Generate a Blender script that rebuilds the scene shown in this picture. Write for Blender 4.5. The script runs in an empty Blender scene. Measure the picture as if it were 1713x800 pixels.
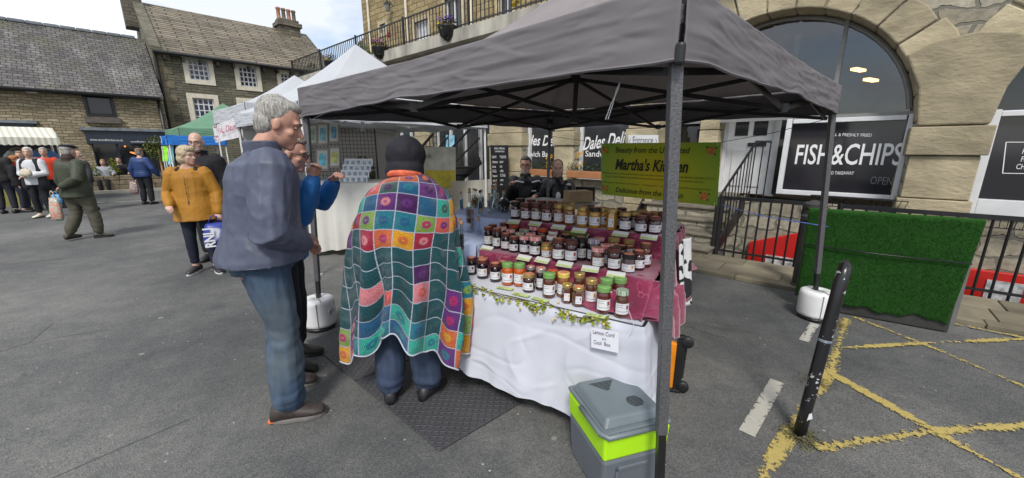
import bpy, math, random
from mathutils import Vector, Matrix, noise
random.seed(7)
R = math.radians
scene = bpy.context.scene
COL = scene.collection
# ------------------------------------------------------------------ camera, world, sun, exposure
CAMH = 1.62; PITCH = R(13.2); FPX = 640.0
cam_d = bpy.data.cameras.new('camera'); cam_d.sensor_width = 36; cam_d.lens = 36*FPX/1713
cam_d.clip_start = .05; cam_d.clip_end = 2000
cam = bpy.data.objects.new('camera', cam_d); COL.objects.link(cam)
cam.location = (0, 0, CAMH); cam.rotation_euler = (math.pi/2-PITCH, 0, 0)
scene.camera = cam
w = bpy.data.worlds.new('World'); scene.world = w; w.use_nodes = True
wn = w.node_tree; wn.nodes.clear()
out = wn.nodes.new('ShaderNodeOutputWorld'); bg = wn.nodes.new('ShaderNodeBackground')
SUN_EL, SUN_AZ = R(50), R(186)
sky = wn.nodes.new('ShaderNodeTexSky'); sky.sky_type = 'NISHITA'; sky.sun_disc = False
sky.sun_elevation = SUN_EL; sky.sun_rotation = SUN_AZ
tc = wn.nodes.new('ShaderNodeTexCoord'); mp = wn.nodes.new('ShaderNodeMapping'); mp.inputs['Scale'].default_value = (1, 1, 2.2)
mp.inputs['Location'].default_value = (3.1, .4, .2)
nz = wn.nodes.new('ShaderNodeTexNoise'); nz.inputs['Scale'].default_value = 2.1; nz.inputs['Detail'].default_value = 7; nz.inputs['Roughness'].default_value = .55
cr = wn.nodes.new('ShaderNodeValToRGB'); cr.color_ramp.elements[0].position = .345; cr.color_ramp.elements[1].position = .49
cc = wn.nodes.new('ShaderNodeValToRGB'); cc.color_ramp.elements[0].color = (5.2, 5.5, 6.1, 1); cc.color_ramp.elements[1].color = (8.2, 8.3, 8.5, 1)
cc.color_ramp.elements[0].position = .45; cc.color_ramp.elements[1].position = .68
nz2 = wn.nodes.new('ShaderNodeTexNoise'); nz2.inputs['Scale'].default_value = 3.3; nz2.inputs['Detail'].default_value = 6
mx = wn.nodes.new('ShaderNodeMixRGB')
L = wn.links.new
L(tc.outputs['Generated'], mp.inputs['Vector']); L(mp.outputs[0], nz.inputs['Vector']); L(mp.outputs[0], nz2.inputs['Vector'])
L(nz.outputs['Fac'], cr.inputs[0]); L(nz2.outputs['Fac'], cc.inputs[0])
L(cr.outputs[0], mx.inputs[0]); L(sky.outputs[0], mx.inputs[1]); L(cc.outputs[0], mx.inputs[2])
L(mx.outputs[0], bg.inputs[0]); L(bg.outputs[0], out.inputs[0]); bg.inputs[1].default_value = .1
sd = bpy.data.lights.new('sun', 'SUN'); sd.energy = 1.7; sd.angle = R(13); sd.color = (1, .96, .9)
so = bpy.data.objects.new('sun', sd); COL.objects.link(so)
so.rotation_euler = Vector((-math.sin(SUN_AZ)*math.cos(SUN_EL), -math.cos(SUN_AZ)*math.cos(SUN_EL), -math.sin(SUN_EL))).to_track_quat('-Z', 'Y').to_euler()
vs = scene.view_settings; vs.view_transform = 'Standard'; vs.look = 'None'; vs.exposure = .84; vs.gamma = 1
# ------------------------------------------------------------------ photo geometry helpers
def ray(px, py):
    U = (px-856.5)/FPX; V = (400-py)/FPX
    return Vector((U, math.cos(PITCH)+V*math.sin(PITCH), -math.sin(PITCH)+V*math.cos(PITCH)))
CAM = Vector((0, 0, CAMH))
def at(px, py, z=0.0):
    r = ray(px, py); return CAM + r*((z-CAMH)/r.z)
def aty(px, py, y):
    r = ray(px, py); return CAM + r*(y/r.y)
class Fr:
    """vertical plane frame: e along, n away; x=e*P, y=n*P"""
    def __init__(s, ex, ey):
        l = math.hypot(ex, ey); s.e = Vector((ex/l, ey/l, 0)); s.n = Vector((-ey/l, ex/l, 0)); s.rz = math.atan2(ey, ex)
    def px(s, px, py, c):
        r = ray(px, py); P = CAM + r*(c/r.dot(s.n)); return P
    def loc(s, px, py, c):
        P = s.px(px, py, c); return P.dot(s.e), P.z
    def w(s, x, y, z): return s.e*x + s.n*y + Vector((0, 0, z))
FL = Fr(1.005, 1.027); FR = Fr(.753, -.658); FT = Fr(.856, -.517)
# ------------------------------------------------------------------ materials
class N:
    def __init__(s, m): s.m = m; s.t = m.node_tree; s.t.nodes.clear()
    def __call__(s, kind, **kw):
        n = s.t.nodes.new('ShaderNode'+kind)
        for k, v in kw.items():
            if k.startswith('i_'):
                k = k[2:]; k = int(k) if k.isdigit() else k.replace('_', ' ')
                if isinstance(v, bpy.types.NodeSocket): s.t.links.new(v, n.inputs[k])
                else: n.inputs[k].default_value = v
            else: setattr(n, k, v)
        return n
    def link(s, a, b): s.t.links.new(a, b)
def c4(c): return (c[0], c[1], c[2], 1)
MC = {}
def sock(n, v):  # math helper
    return v
def math_(n, op, a, b=None, clamp=False):
    m = n('Math', operation=op, use_clamp=clamp)
    for i, v in enumerate((a, b)):
        if v is None: continue
        if isinstance(v, (int, float)): m.inputs[i].default_value = v
        else: n.link(v, m.inputs[i])
    return m.outputs[0]
def ramp(n, fac, pts):
    r = n('ValToRGB'); n.link(fac, r.inputs[0]); el = r.color_ramp.elements
    while len(el) < len(pts): el.new(.5)
    for e, (p, c) in zip(el, pts): e.position = p; e.color = c4(c) if hasattr(c, '__len__') else (c, c, c, 1)
    return r.outputs[0]
def mixc(n, fac, a, b, mode='MIX'):
    m = n('MixRGB', blend_type=mode)
    for i, v in enumerate((fac, a, b)):
        if isinstance(v, bpy.types.NodeSocket): n.link(v, m.inputs[i])
        elif isinstance(v, (int, float)) and i == 0: m.inputs[0].default_value = v
        else: m.inputs[i].default_value = c4(v)
    return m.outputs[0]
def M(name, col, rough=.6, var=.12, vs=6, bump=0, bs=60, metal=0, coat=0, transl=0, alpha=1, island=0, spec=.5, sheen=0, stretch=(1, 1, 1)):
    if name in MC: return MC[name]
    m = bpy.data.materials.new(name); m.use_nodes = True; n = N(m); MC[name] = m
    o = n('OutputMaterial'); b = n('BsdfPrincipled', i_Roughness=rough, i_Metallic=metal)
    b.inputs['Coat Weight'].default_value = coat; b.inputs['Specular IOR Level'].default_value = spec
    if sheen: b.inputs['Sheen Weight'].default_value = sheen
    t = n('TexCoord').outputs['Object']
    if stretch != (1, 1, 1):
        mp_ = n('Mapping'); mp_.inputs['Scale'].default_value = stretch; n.link(t, mp_.inputs[0]); t = mp_.outputs[0]
    nz_ = n('TexNoise', i_Vector=t, i_Scale=vs, i_Detail=5.0)
    f = ramp(n, nz_.outputs['Fac'], [(.3, 0), (.7, 1)])
    col_o = mixc(n, f, [c*(1-var) for c in col], [min(1, c*(1+var)) for c in col])
    if island:
        g = n('NewGeometry').outputs['Random Per Island']
        col_o = mixc(n, 1.0, col_o, mixc(n, g, (1-island,)*3, (1, 1, 1)), 'MULTIPLY')
    n.link(col_o, b.inputs['Base Color'])
    if bump:
        nb = n('TexNoise', i_Vector=t, i_Scale=float(bs), i_Detail=4.0)
        bp = n('Bump', i_Height=nb.outputs['Fac'], i_Strength=min(1, bump), i_Distance=.02 if bs < 30 else .004); n.link(bp.outputs[0], b.inputs['Normal'])
    sh = b.outputs[0]
    if transl:
        tr = n('BsdfTranslucent'); n.link(col_o, tr.inputs[0]); ms = n('MixShader', i_0=transl); n.link(sh, ms.inputs[1]); n.link(tr.outputs[0], ms.inputs[2]); sh = ms.outputs[0]
    n.link(sh, o.inputs[0]); return m
def stone(name, c1, c2, mortar, bw, bh, dist=.05, msz=.012, rough=.85, bump=.7, side='xz', big=.25, squash=1.0, tint=None):
    """coursed stone: brick texture in the wall's own coordinates"""
    if name in MC: return MC[name]
    m = bpy.data.materials.new(name); m.use_nodes = True; n = N(m); MC[name] = m
    o = n('OutputMaterial'); b = n('BsdfPrincipled', i_Roughness=rough)
    t = n('TexCoord').outputs['Object']; s = n('SeparateXYZ', i_0=t)
    nd = n('TexNoise', i_Vector=t, i_Scale=2.6, i_Detail=3.0)
    sx = math_(n, 'ADD', s.outputs[0], s.outputs[1]) if side == 'xz' else s.outputs[0]
    zz = s.outputs[2]
    nsep = n('SeparateColor', i_0=nd.outputs['Color'])
    dx = math_(n, 'MULTIPLY', math_(n, 'SUBTRACT', nsep.outputs[0], .5), dist*2)
    dz = math_(n, 'MULTIPLY', math_(n, 'SUBTRACT', nsep.outputs[1], .5), dist*2)
    cb = n('CombineXYZ', i_0=math_(n, 'ADD', sx, dx), i_1=math_(n, 'ADD', zz, dz))
    br = n('TexBrick', i_Vector=cb.outputs[0], i_Color1=(0, 0, 0, 1), i_Color2=(1, 1, 1, 1), i_Mortar=(.5, .5, .5, 1), i_Scale=1.0)
    br.inputs['Mortar Size'].default_value = msz; br.inputs['Brick Width'].default_value = bw; br.inputs['Row Height'].default_value = bh
    br.inputs['Mortar Smooth'].default_value = .35; br.inputs['Bias'].default_value = 0
    br.offset = .43; br.squash = squash; br.squash_frequency = 3
    nl = n('TexNoise', i_Vector=t, i_Scale=.9, i_Detail=5.0); nf = n('TexNoise', i_Vector=t, i_Scale=14.0, i_Detail=6.0)
    base = mixc(n, br.outputs['Color'], c1, c2)
    base = mixc(n, ramp(n, nl.outputs['Fac'], [(.4, 0), (.65, big*2 if big < .5 else 1)]), base, tint or [c*.55 for c in c1])
    base = mixc(n, .55, base, mixc(n, ramp(n, nf.outputs['Fac'], [(.3, 0), (.7, 1)]), (.55, .55, .55), (1.35, 1.35, 1.35)), 'MULTIPLY')
    base = mixc(n, br.outputs['Fac'], base, mortar)
    n.link(base, b.inputs['Base Color'])
    h = math_(n, 'SUBTRACT', math_(n, 'MULTIPLY', nf.outputs['Fac'], .6), br.outputs['Fac'])
    bp = n('Bump', i_Height=h, i_Strength=bump, i_Distance=.03); n.link(bp.outputs[0], b.inputs['Normal'])
    n.link(b.outputs[0], o.inputs[0]); return m
def glass_dark(name, col=(.02, .022, .025), rough=.04):
    return M(name, col, rough=rough, var=.3, vs=1.2, spec=.6)
def clear_glass(name, tint=(.92, .97, .96), fac=.22, base=0):
    if name in MC: return MC[name]
    m = bpy.data.materials.new(name); m.use_nodes = True; n = N(m); MC[name] = m
    o = n('OutputMaterial'); g = n('BsdfGlossy', i_Roughness=.04); t = n('BsdfTransparent', i_0=c4(tint))
    fr = n('LayerWeight', i_Blend=fac); ms = n('MixShader', i_0=math_(n, 'ADD', fr.outputs['Facing'], base, True))
    n.link(t.outputs[0], ms.inputs[1]); n.link(g.outputs[0], ms.inputs[2]); n.link(ms.outputs[0], o.inputs[0]); return m
# ------------------------------------------------------------------ mesh builder
WM = {}
def wm(o):
    while o.parent: o = o.parent
    return WM.get(o.name, Matrix())
class MB:
    def __init__(s): s.v = []; s.f = []; s.mi = []; s.uv = None
    def add(s, vs_, fs, mi=0):
        k = len(s.v); s.v += [Vector(v) for v in vs_]; s.f += [[k+i for i in f] for f in fs]; s.mi += [mi]*len(fs)
    def box(s, c, d, rz=0, mi=0, rx=0, ry=0, mat=None):
        mt = mat or (Matrix.Rotation(rz, 3, 'Z') @ Matrix.Rotation(ry, 3, 'Y') @ Matrix.Rotation(rx, 3, 'X'))
        c = Vector(c); q = [c + mt @ Vector((x*d[0]/2, y*d[1]/2, z*d[2]/2)) for z in (-1, 1) for y in (-1, 1) for x in (-1, 1)]
        s.add(q, [(0, 2, 3, 1), (4, 5, 7, 6), (0, 1, 5, 4), (2, 6, 7, 3), (0, 4, 6, 2), (1, 3, 7, 5)], mi)
    def b2(s, x0, x1, y0, y1, z0, z1, mi=0): s.box(((x0+x1)/2, (y0+y1)/2, (z0+z1)/2), (abs(x1-x0), abs(y1-y0), abs(z1-z0)), mi=mi)
    def hexa(s, b, t, mi=0):   # b,t: 4 pts bottom / top ccw
        s.add(list(b)+list(t), [(3, 2, 1, 0), (4, 5, 6, 7), (0, 1, 5, 4), (1, 2, 6, 5), (2, 3, 7, 6), (3, 0, 4, 7)], mi)
    def quad(s, a, b, c, d, mi=0): s.add([a, b, c, d], [(0, 1, 2, 3)], mi)
    def prism(s, poly, vec, mi=0):
        n_ = len(poly); vec = Vector(vec); p = [Vector(q) for q in poly]
        s.add(p+[q+vec for q in p], [list(range(n_))[::-1], list(range(n_, 2*n_))]+[(i, (i+1) % n_, n_+(i+1) % n_, n_+i) for i in range(n_)], mi)
    def bar(s, a, b, wd, hd=None, mi=0):
        a = Vector(a); b = Vector(b); d = b-a
        if d.length < 1e-6: return
        hd = hd or wd; z = d.normalized(); x = z.cross(Vector((0, 0, 1)))
        if x.length < .05: x = Vector((1, 0, 0)).cross(z)*-1
        x.normalize(); y = z.cross(x); mt = Matrix((x, y, z)).transposed()
        s.box((a+b)/2, (wd, hd, d.length), mat=mt, mi=mi)
    def tube(s, pts, rads, seg=8, cap=True, mi=0, sy=1.0, round_=False):
        pts = [Vector(p) for p in pts]
        if isinstance(rads, (int, float)): rads = [rads]*len(pts)
        rads = list(rads)
        if round_:
            d0 = (pts[0]-pts[1]).normalized(); d1 = (pts[-1]-pts[-2]).normalized()
            P = [pts[0]+d0*rads[0]*.95, pts[0]+d0*rads[0]*.7]+pts+[pts[-1]+d1*rads[-1]*.7, pts[-1]+d1*rads[-1]*.95]
            rads = [rads[0]*.3, rads[0]*.72]+rads+[rads[-1]*.72, rads[-1]*.3]; pts = P
        n_ = len(pts); rings = []; px_ = None
        for i in range(n_):
            d = (pts[min(i+1, n_-1)]-pts[max(i-1, 0)]).normalized()
            if px_ is None:
                px_ = d.cross(Vector((0, 0, 1)))
                if px_.length < .1: px_ = d.cross(Vector((0, 1, 0)))
            px_ = (px_ - d*px_.dot(d)).normalized(); py_ = d.cross(px_)
            rings.append([pts[i]+px_*math.cos(2*math.pi*k/seg)*rads[i]+py_*math.sin(2*math.pi*k/seg)*rads[i]*sy for k in range(seg)])
        s.loft(rings, cap, mi)
    def loft(s, rings, cap=True, mi=0, closed=True):
        n_ = len(rings[0]); v = [p for r in rings for p in r]; f = []
        for i in range(len(rings)-1):
            for k in range(n_ if closed else n_-1):
                k2 = (k+1) % n_; f.append((i*n_+k, i*n_+k2, (i+1)*n_+k2, (i+1)*n_+k))
        if cap: f.append(list(range(n_))[::-1]); f.append([(len(rings)-1)*n_+k for k in range(n_)])
        s.add(v, f, mi)
    def lathe(s, prof, c=(0, 0, 0), seg=20, mi=0, cap=True, sx=1, sy=1):
        c = Vector(c); s.loft([[c+Vector((math.cos(2*math.pi*k/seg)*r*sx, math.sin(2*math.pi*k/seg)*r*sy, z)) for k in range(seg)] for r, z in prof], cap, mi)
    def ell(s, c, r, seg=14, rings=9, mt=None, mi=0):
        c = Vector(c); mt = mt or Matrix.Identity(3)
        rr = []
        for i in range(rings):
            a = math.pi*(i+.5)/rings
            rr.append([c+mt @ Vector((r[0]*math.sin(a)*math.cos(2*math.pi*k/seg), r[1]*math.sin(a)*math.sin(2*math.pi*k/seg), -r[2]*math.cos(a))) for k in range(seg)])
        s.loft(rr, True, mi)
    def grid(s, nu, nv, fn, mi=0, mfn=None):
        k = len(s.v)
        for j in range(nv+1):
            for i in range(nu+1): s.v.append(Vector(fn(i/nu, j/nv)))
        for j in range(nv):
            for i in range(nu):
                a = k+j*(nu+1)+i; s.f.append([a, a+1, a+nu+2, a+nu+1]); s.mi.append(mfn(i/nu, j/nv) if mfn else mi)
    def mesh(s, name, tr=None):
        me = bpy.data.meshes.new(name)
        vv = [tr @ v for v in s.v] if tr else s.v
        me.from_pydata([tuple(v) for v in vv], [], s.f)
        for p, i in zip(me.polygons, s.mi): p.material_index = i
        me.update(); return me
    def build(s, name, mats, parent=None, world=False, smooth=False, bevel=0, solid=0, subsurf=0, origin=None, remesh=0, fold=None, autos=None, smooth_it=0, fn=None):
        tr = None
        if origin is not None: tr = Matrix.Translation(-Vector(origin))
        elif world and parent is not None: tr = wm(parent).inverted()
        me = s.mesh(name, tr)
        for m_ in (mats if isinstance(mats, (list, tuple)) else [mats]): me.materials.append(m_)
        o = bpy.data.objects.new(name, me); COL.objects.link(o)
        if parent is not None: o.parent = parent
        if origin is not None: o.location = origin
        if remesh or bevel or solid or subsurf:
            if remesh:
                r = o.modifiers.new('r', 'REMESH'); r.mode = 'VOXEL'; r.voxel_size = remesh
                if smooth_it: q = o.modifiers.new('q', 'SMOOTH'); q.iterations = smooth_it; q.factor = .6
            if bevel: q = o.modifiers.new('b', 'BEVEL'); q.width = bevel; q.segments = 2; q.limit_method = 'ANGLE'; q.angle_limit = R(35)
            if solid: q = o.modifiers.new('s', 'SOLIDIFY'); q.thickness = solid; q.offset = 0
            if subsurf: q = o.modifiers.new('u', 'SUBSURF'); q.levels = subsurf; q.render_levels = subsurf
            dg = bpy.context.evaluated_depsgraph_get(); dg.update()
            nm = bpy.data.meshes.new_from_object(o.evaluated_get(dg), depsgraph=dg); o.modifiers.clear(); old = o.data; o.data = nm; bpy.data.meshes.remove(old); nm.name = name
        me = o.data
        if fold:
            me.update(); ns = [v.normal.copy() for v in me.vertices]
            for v, n_ in zip(me.vertices, ns): v.co += n_*fold(v.co)
        if fn:
            for v in me.vertices: v.co = fn(v.co)
        if smooth or remesh:
            for p in me.polygons: p.use_smooth = True
        if autos is not None: me.set_sharp_from_angle(angle=R(autos))
        me.update(); return o
def tag(o, label=None, cat=None, group=None, kind=None):
    for k, v in (('label', label), ('category', cat), ('group', group), ('kind', kind)):
        if v: o[k] = v
    return o
def root(name, label, cat, loc=(0, 0, 0), rz=0, group=None, sc=1):
    o = bpy.data.objects.new(name, None); COL.objects.link(o); o.empty_display_size = .2
    o.location = loc; o.rotation_euler = (0, 0, rz); o.scale = (sc,)*3 if not hasattr(sc, '__len__') else sc
    WM[o.name] = Matrix.Translation(Vector(loc)) @ Matrix.Rotation(rz, 4, 'Z') @ Matrix.Diagonal((o.scale[0], o.scale[1], o.scale[2], 1))
    return tag(o, label, cat, group)
_TC = {}
def text(body, mat, corners, parent=None, name='lettering', shear=0, bold=0, world=True, align='CENTER', spacing=1, thick=0):
    """lettering mapped on the quad ll, lr, ul (world points)"""
    cu = bpy.data.curves.new('t', 'FONT'); cu.body = body; cu.size = 1; cu.shear = shear; cu.offset = bold; cu.align_x = align; cu.resolution_u = 3; cu.space_line = spacing
    to = bpy.data.objects.new('t', cu); COL.objects.link(to); dg = bpy.context.evaluated_depsgraph_get(); dg.update()
    me = bpy.data.meshes.new_from_object(to.evaluated_get(dg)); bpy.data.objects.remove(to)
    xs = [v.co.x for v in me.vertices]; ys = [v.co.y for v in me.vertices]; x0, x1, y0, y1 = min(xs), max(xs), min(ys), max(ys)
    ll, lr, ul = [Vector(c) for c in corners[:3]]; ur = Vector(corners[3]) if len(corners) > 3 else lr+ul-ll
    inv = wm(parent).inverted() if (world and parent) else Matrix()
    for v in me.vertices:
        a = (v.co.x-x0)/(x1-x0); b = (v.co.y-y0)/(y1-y0)
        v.co = inv @ (ll*(1-a)*(1-b)+lr*a*(1-b)+ul*(1-a)*b+ur*a*b)
    me.materials.clear(); me.materials.append(mat)
    o = bpy.data.objects.new(name, me); COL.objects.link(o); me.name = name
    if parent: o.parent = parent
    return o
def structure(o): o['kind'] = 'structure'; return o
def wall_holes(mb, x0, x1, z0, z1, holes, y=0, depth=.2, mi=0):
    xs = sorted({x0, x1, *[h[0] for h in holes], *[h[1] for h in holes]}); zs = sorted({z0, z1, *[h[2] for h in holes], *[h[3] for h in holes]})
    for a, b in zip(xs, xs[1:]):
        for c, d in zip(zs, zs[1:]):
            mx_, mz_ = (a+b)/2, (c+d)/2
            if any(h[0] < mx_ < h[1] and h[2] < mz_ < h[3] for h in holes) or not (x0 <= mx_ <= x1): continue
            mb.quad((a, y, c), (b, y, c), (b, y, d), (a, y, d), mi)
    for h in holes:
        a, b, c, d = h; Y = y+depth
        mb.quad((a, y, c), (a, y, d), (a, Y, d), (a, Y, c), mi); mb.quad((b, y, d), (b, y, c), (b, Y, c), (b, Y, d), mi)
        mb.quad((a, y, d), (b, y, d), (b, Y, d), (a, Y, d), mi); mb.quad((b, y, c), (a, y, c), (a, Y, c), (b, Y, c), mi)
# ------------------------------------------------------------------ shared materials
m_black = M('black_metal', (.012, .012, .013), rough=.4, var=.3, bump=.15, bs=80)
m_white = M('white_paint', (.62, .63, .64), rough=.45, var=.06)
m_cream = M('cream_paint', (.62, .57, .46), rough=.6, var=.1)
m_sand = M('dressed_sandstone', (.44, .375, .245), rough=.9, var=.3, vs=2.2, bump=.6, bs=14, island=.38, stretch=(1, 1, 1.8))
m_shopglass = glass_dark('shop_glass', (.03, .032, .035), .05)
m_housepane = glass_dark('house_pane', (.02, .025, .05), .06)
m_lead = M('lead_flashing', (.16, .18, .2), rough=.6, var=.25)
m_letterw = M('white_lettering', (.75, .75, .75), rough=.5, var=.02)
m_letterk = M('dark_lettering', (.01, .01, .008), rough=.6, var=.02)
# ------------------------------------------------------------------ ground
def asphalt():
    m = bpy.data.materials.new('asphalt'); m.use_nodes = True; n = N(m)
    o = n('OutputMaterial'); b = n('BsdfPrincipled'); t = n('TexCoord').outputs['Object']
    big = n('TexNoise', i_Vector=t, i_Scale=.45, i_Detail=6.0, i_Roughness=.6); mid = n('TexNoise', i_Vector=t, i_Scale=5.0, i_Detail=8.0, i_Roughness=.7)
    gr = n('TexVoronoi', i_Vector=t, i_Scale=120.0); fine = n('TexNoise', i_Vector=t, i_Scale=170.0, i_Detail=2.0)
    c = mixc(n, ramp(n, big.outputs['Fac'], [(.35, 0), (.68, 1)]), (.05, .054, .057), (.125, .126, .124))
    c = mixc(n, ramp(n, mid.outputs['Fac'], [(.35, 0), (.7, 1)]), c, mixc(n, 1, c, (1.45, 1.4, 1.33), 'MULTIPLY'))
    c = mixc(n, .8, c, mixc(n, gr.outputs['Color'], (.55, .55, .55), (1.5, 1.48, 1.42)), 'MULTIPLY')
    ch = n('TexVoronoi', i_Vector=t, i_Scale=26.0); chs = n('SeparateColor', i_0=ch.outputs['Color'])
    chip = math_(n, 'MULTIPLY', math_(n, 'GREATER_THAN', chs.outputs[0], .965), math_(n, 'LESS_THAN', ch.outputs['Distance'], .16))
    c = mixc(n, chip, c, (.36, .35, .33))
    gum = n('TexVoronoi', i_Vector=t, i_Scale=3.1); gs = n('SeparateColor', i_0=gum.outputs['Color'])
    g = math_(n, 'MULTIPLY', math_(n, 'GREATER_THAN', gs.outputs[1], .72), math_(n, 'LESS_THAN', math_(n, 'ADD', gum.outputs['Distance'], math_(n, 'MULTIPLY', mid.outputs['Fac'], .08)), .1))
    c = mixc(n, g, c, (.22, .215, .2))
    dn = n('TexNoise', i_Vector=t, i_Scale=1.3, i_Detail=5.0); dv = mixc(n, .12, t, dn.outputs['Color'])
    ck = n('TexVoronoi', feature='DISTANCE_TO_EDGE', i_Vector=dv, i_Scale=.55); m1 = n('TexNoise', i_Vector=t, i_Scale=.3, i_Detail=2.0)
    crk = math_(n, 'MULTIPLY', math_(n, 'LESS_THAN', ck.outputs['Distance'], .0035), math_(n, 'GREATER_THAN', m1.outputs['Fac'], .53))
    c = mixc(n, math_(n, 'MULTIPLY', crk, .55), c, (.02, .021, .022))
    stn = n('TexNoise', i_Vector=t, i_Scale=1.1, i_Detail=6.0, i_Roughness=.65, i_Distortion=.6)
    c = mixc(n, ramp(n, stn.outputs['Fac'], [(.6, 0), (.72, .55)]), c, mixc(n, 1, c, (1.7, 1.62, 1.45), 'MULTIPLY'))
    c = mixc(n, ramp(n, stn.outputs['Fac'], [(.28, .6), (.38, 0)]), c, mixc(n, 1, c, (.5, .5, .5), 'MULTIPLY'))
    n.link(c, b.inputs['Base Color']); b.inputs['Roughness'].default_value = .82
    h = math_(n, 'ADD', math_(n, 'MULTIPLY', gr.outputs['Distance'], .8), math_(n, 'MULTIPLY', mid.outputs['Fac'], 1.2))
    bp = n('Bump', i_Height=h, i_Strength=.75, i_Distance=.006); n.link(bp.outputs[0], b.inputs['Normal']); n.link(b.outputs[0], o.inputs[0]); return m
m_asph = asphalt()
HS0, HS1, HC0, HC1 = -1.42, 8.0, 6.34, 7.1
b = MB(); W = FR.w; V3 = lambda x, y, z: Vector((x, y, z))
V3 = lambda x, y, z: Vector((x, y, z))
for (a0, a1, c0, c1) in ((-500, 500, -500, HC0), (-500, 500, HC1+.3, 500), (-500, HS0, HC0, HC1+.3), (HS1, 500, HC0, HC1+.3)):
    b.quad(W(a0, c0, 0), W(a1, c0, 0), W(a1, c1, 0), W(a0, c1, 0))
structure(b.build('ground', m_asph))
b = MB(); zb = -1.3
b.quad(W(HS0, HC0, zb), W(HS1, HC0, zb), W(HS1, HC1+.3, zb), W(HS0, HC1+.3, zb))
b.quad(W(HS0, HC0, zb), W(HS0, HC0, 0), W(HS1, HC0, 0), W(HS1, HC0, zb))
b.quad(W(HS0, HC0, zb), W(HS0, HC1+.3, zb), W(HS0, HC1+.3, 0), W(HS0, HC0, 0))
b.quad(W(HS1, HC0, zb), W(HS1, HC0, 0), W(HS1, HC1+.3, 0), W(HS1, HC1+.3, zb))
structure(b.build('basement_area', M('area_render', (.12, .115, .1), rough=.9, var=.4, vs=3)))
# pavement of stone flags along the arcade
m_flag = M('stone_flags', (.22, .19, .13), rough=.85, var=.35, vs=2.5, bump=.6, bs=30, island=.35)
b = MB(); random.seed(3)
b.prism([W(-19, 5.36, 0), W(HS1, 5.36, 0), W(HS1, 6.33, 0), W(-19, 6.33, 0)], (0, 0, .035))
for r0, r1 in ((5.34, 5.5), (5.515, 5.92), (5.935, 6.33)):
    s = -19.0
    while s < HS1:
        l = random.uniform(.55, 1.0)*(1.4 if r0 < 5.4 else 1); e = min(s+l, HS1); z = .045+random.uniform(0, .008)
        b.hexa([W(s, r0, 0), W(e-.015, r0, 0), W(e-.015, r1, 0), W(s, r1, 0)], [W(s, r0, z), W(e-.015, r0, z), W(e-.015, r1, z), W(s, r1, z)]); s = e
structure(b.build('pavement', m_flag, bevel=.006))
b = MB(); W2 = FL.w
b.prism([W2(-30, 21.0, 0), W2(9, 21.0, 0), W2(9, 22.5, 0), W2(-30, 22.5, 0)], (0, 0, .1))
structure(b.build('far_pavement', M('pale_flags', (.33, .31, .27), rough=.85, var=.2, vs=4, bump=.4, bs=20)))
# painted markings (worn)
def worn(name, col, thr=.5, edge=.12):
    m = bpy.data.materials.new(name); m.use_nodes = True; n = N(m)
    o = n('OutputMaterial'); bb = n('BsdfPrincipled', i_Roughness=.75); t = n('TexCoord').outputs['Object']; g = n('TexCoord').outputs['UV']
    a = n('TexNoise', i_Vector=t, i_Scale=2.3, i_Detail=4.0); f = n('TexNoise', i_Vector=t, i_Scale=38.0, i_Detail=5.0, i_Roughness=.75)
    s = n('SeparateXYZ', i_0=g); ed = math_(n, 'MULTIPLY', math_(n, 'ABSOLUTE', math_(n, 'SUBTRACT', s.outputs[1], .5)), edge*2)
    v = math_(n, 'SUBTRACT', math_(n, 'ADD', math_(n, 'MULTIPLY', a.outputs['Fac'], .55), math_(n, 'MULTIPLY', f.outputs['Fac'], .75)), ed)
    k = math_(n, 'GREATER_THAN', v, thr)
    n.link(mixc(n, f.outputs['Fac'], [c*.6 for c in col], col), bb.inputs['Base Color'])
    tr = n('BsdfTransparent'); ms = n('MixShader', i_0=k); n.link(tr.outputs[0], ms.inputs[1]); n.link(bb.outputs[0], ms.inputs[2]); n.link(ms.outputs[0], o.inputs[0]); return m
m_yel = worn('worn_yellow_paint', (.5, .39, .12), .58, .16); m_whp = worn('worn_white_paint', (.5, .48, .42), .535, .14)
def strip(name, pts, wd, mat, z):
    P = [at(*p) for p in pts]; n_ = len(P); vs_ = []; uv = []
    for i, p in enumerate(P):
        d = (P[min(i+1, n_-1)]-P[max(i-1, 0)]); d.z = 0; d.normalize(); q = Vector((-d.y, d.x, 0))*wd/2
        vs_ += [p+q, p-q]
    me = bpy.data.meshes.new(name); me.from_pydata([(v.x, v.y, z) for v in vs_], [], [(2*i, 2*i+1, 2*i+3, 2*i+2) for i in range(n_-1)])
    ul = me.uv_layers.new(name='UVMap')
    for l in me.loops: ul.data[l.index].uv = (l.vertex_index//2, l.vertex_index % 2)
    me.materials.append(mat); o = bpy.data.objects.new(name, me); COL.objects.link(o); return structure(o)
strip('yellow_edge_line', [(1416, 533), (1392, 615), (1335, 700), (1268, 812)], .095, m_yel, .004)
strip('yellow_hatch_line', [(1389, 625), (1545, 712), (1735, 818)], .085, m_yel, .008)
strip('yellow_hatch_line', [(1428, 531), (1557, 581), (1740, 660)], .07, m_yel, .008)
strip('yellow_hatch_line', [(1404, 584), (1560, 575), (1740, 568)], .07, m_yel, .012)
strip('yellow_hatch_line', [(1364, 752), (1557, 725), (1740, 712)], .08, m_yel, .012)
strip('yellow_hatch_line', [(1589, 542), (1740, 573)], .07, m_yel, .016)
strip('white_bay_line', [(1363, 542), (1345, 571)], .075, m_whp, .004)
strip('white_bay_line', [(1300, 638), (1249, 726)], .085, m_whp, .004)
strip('white_road_line', [(150, 340), (300, 333)], .1, m_whp, .004)
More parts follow.
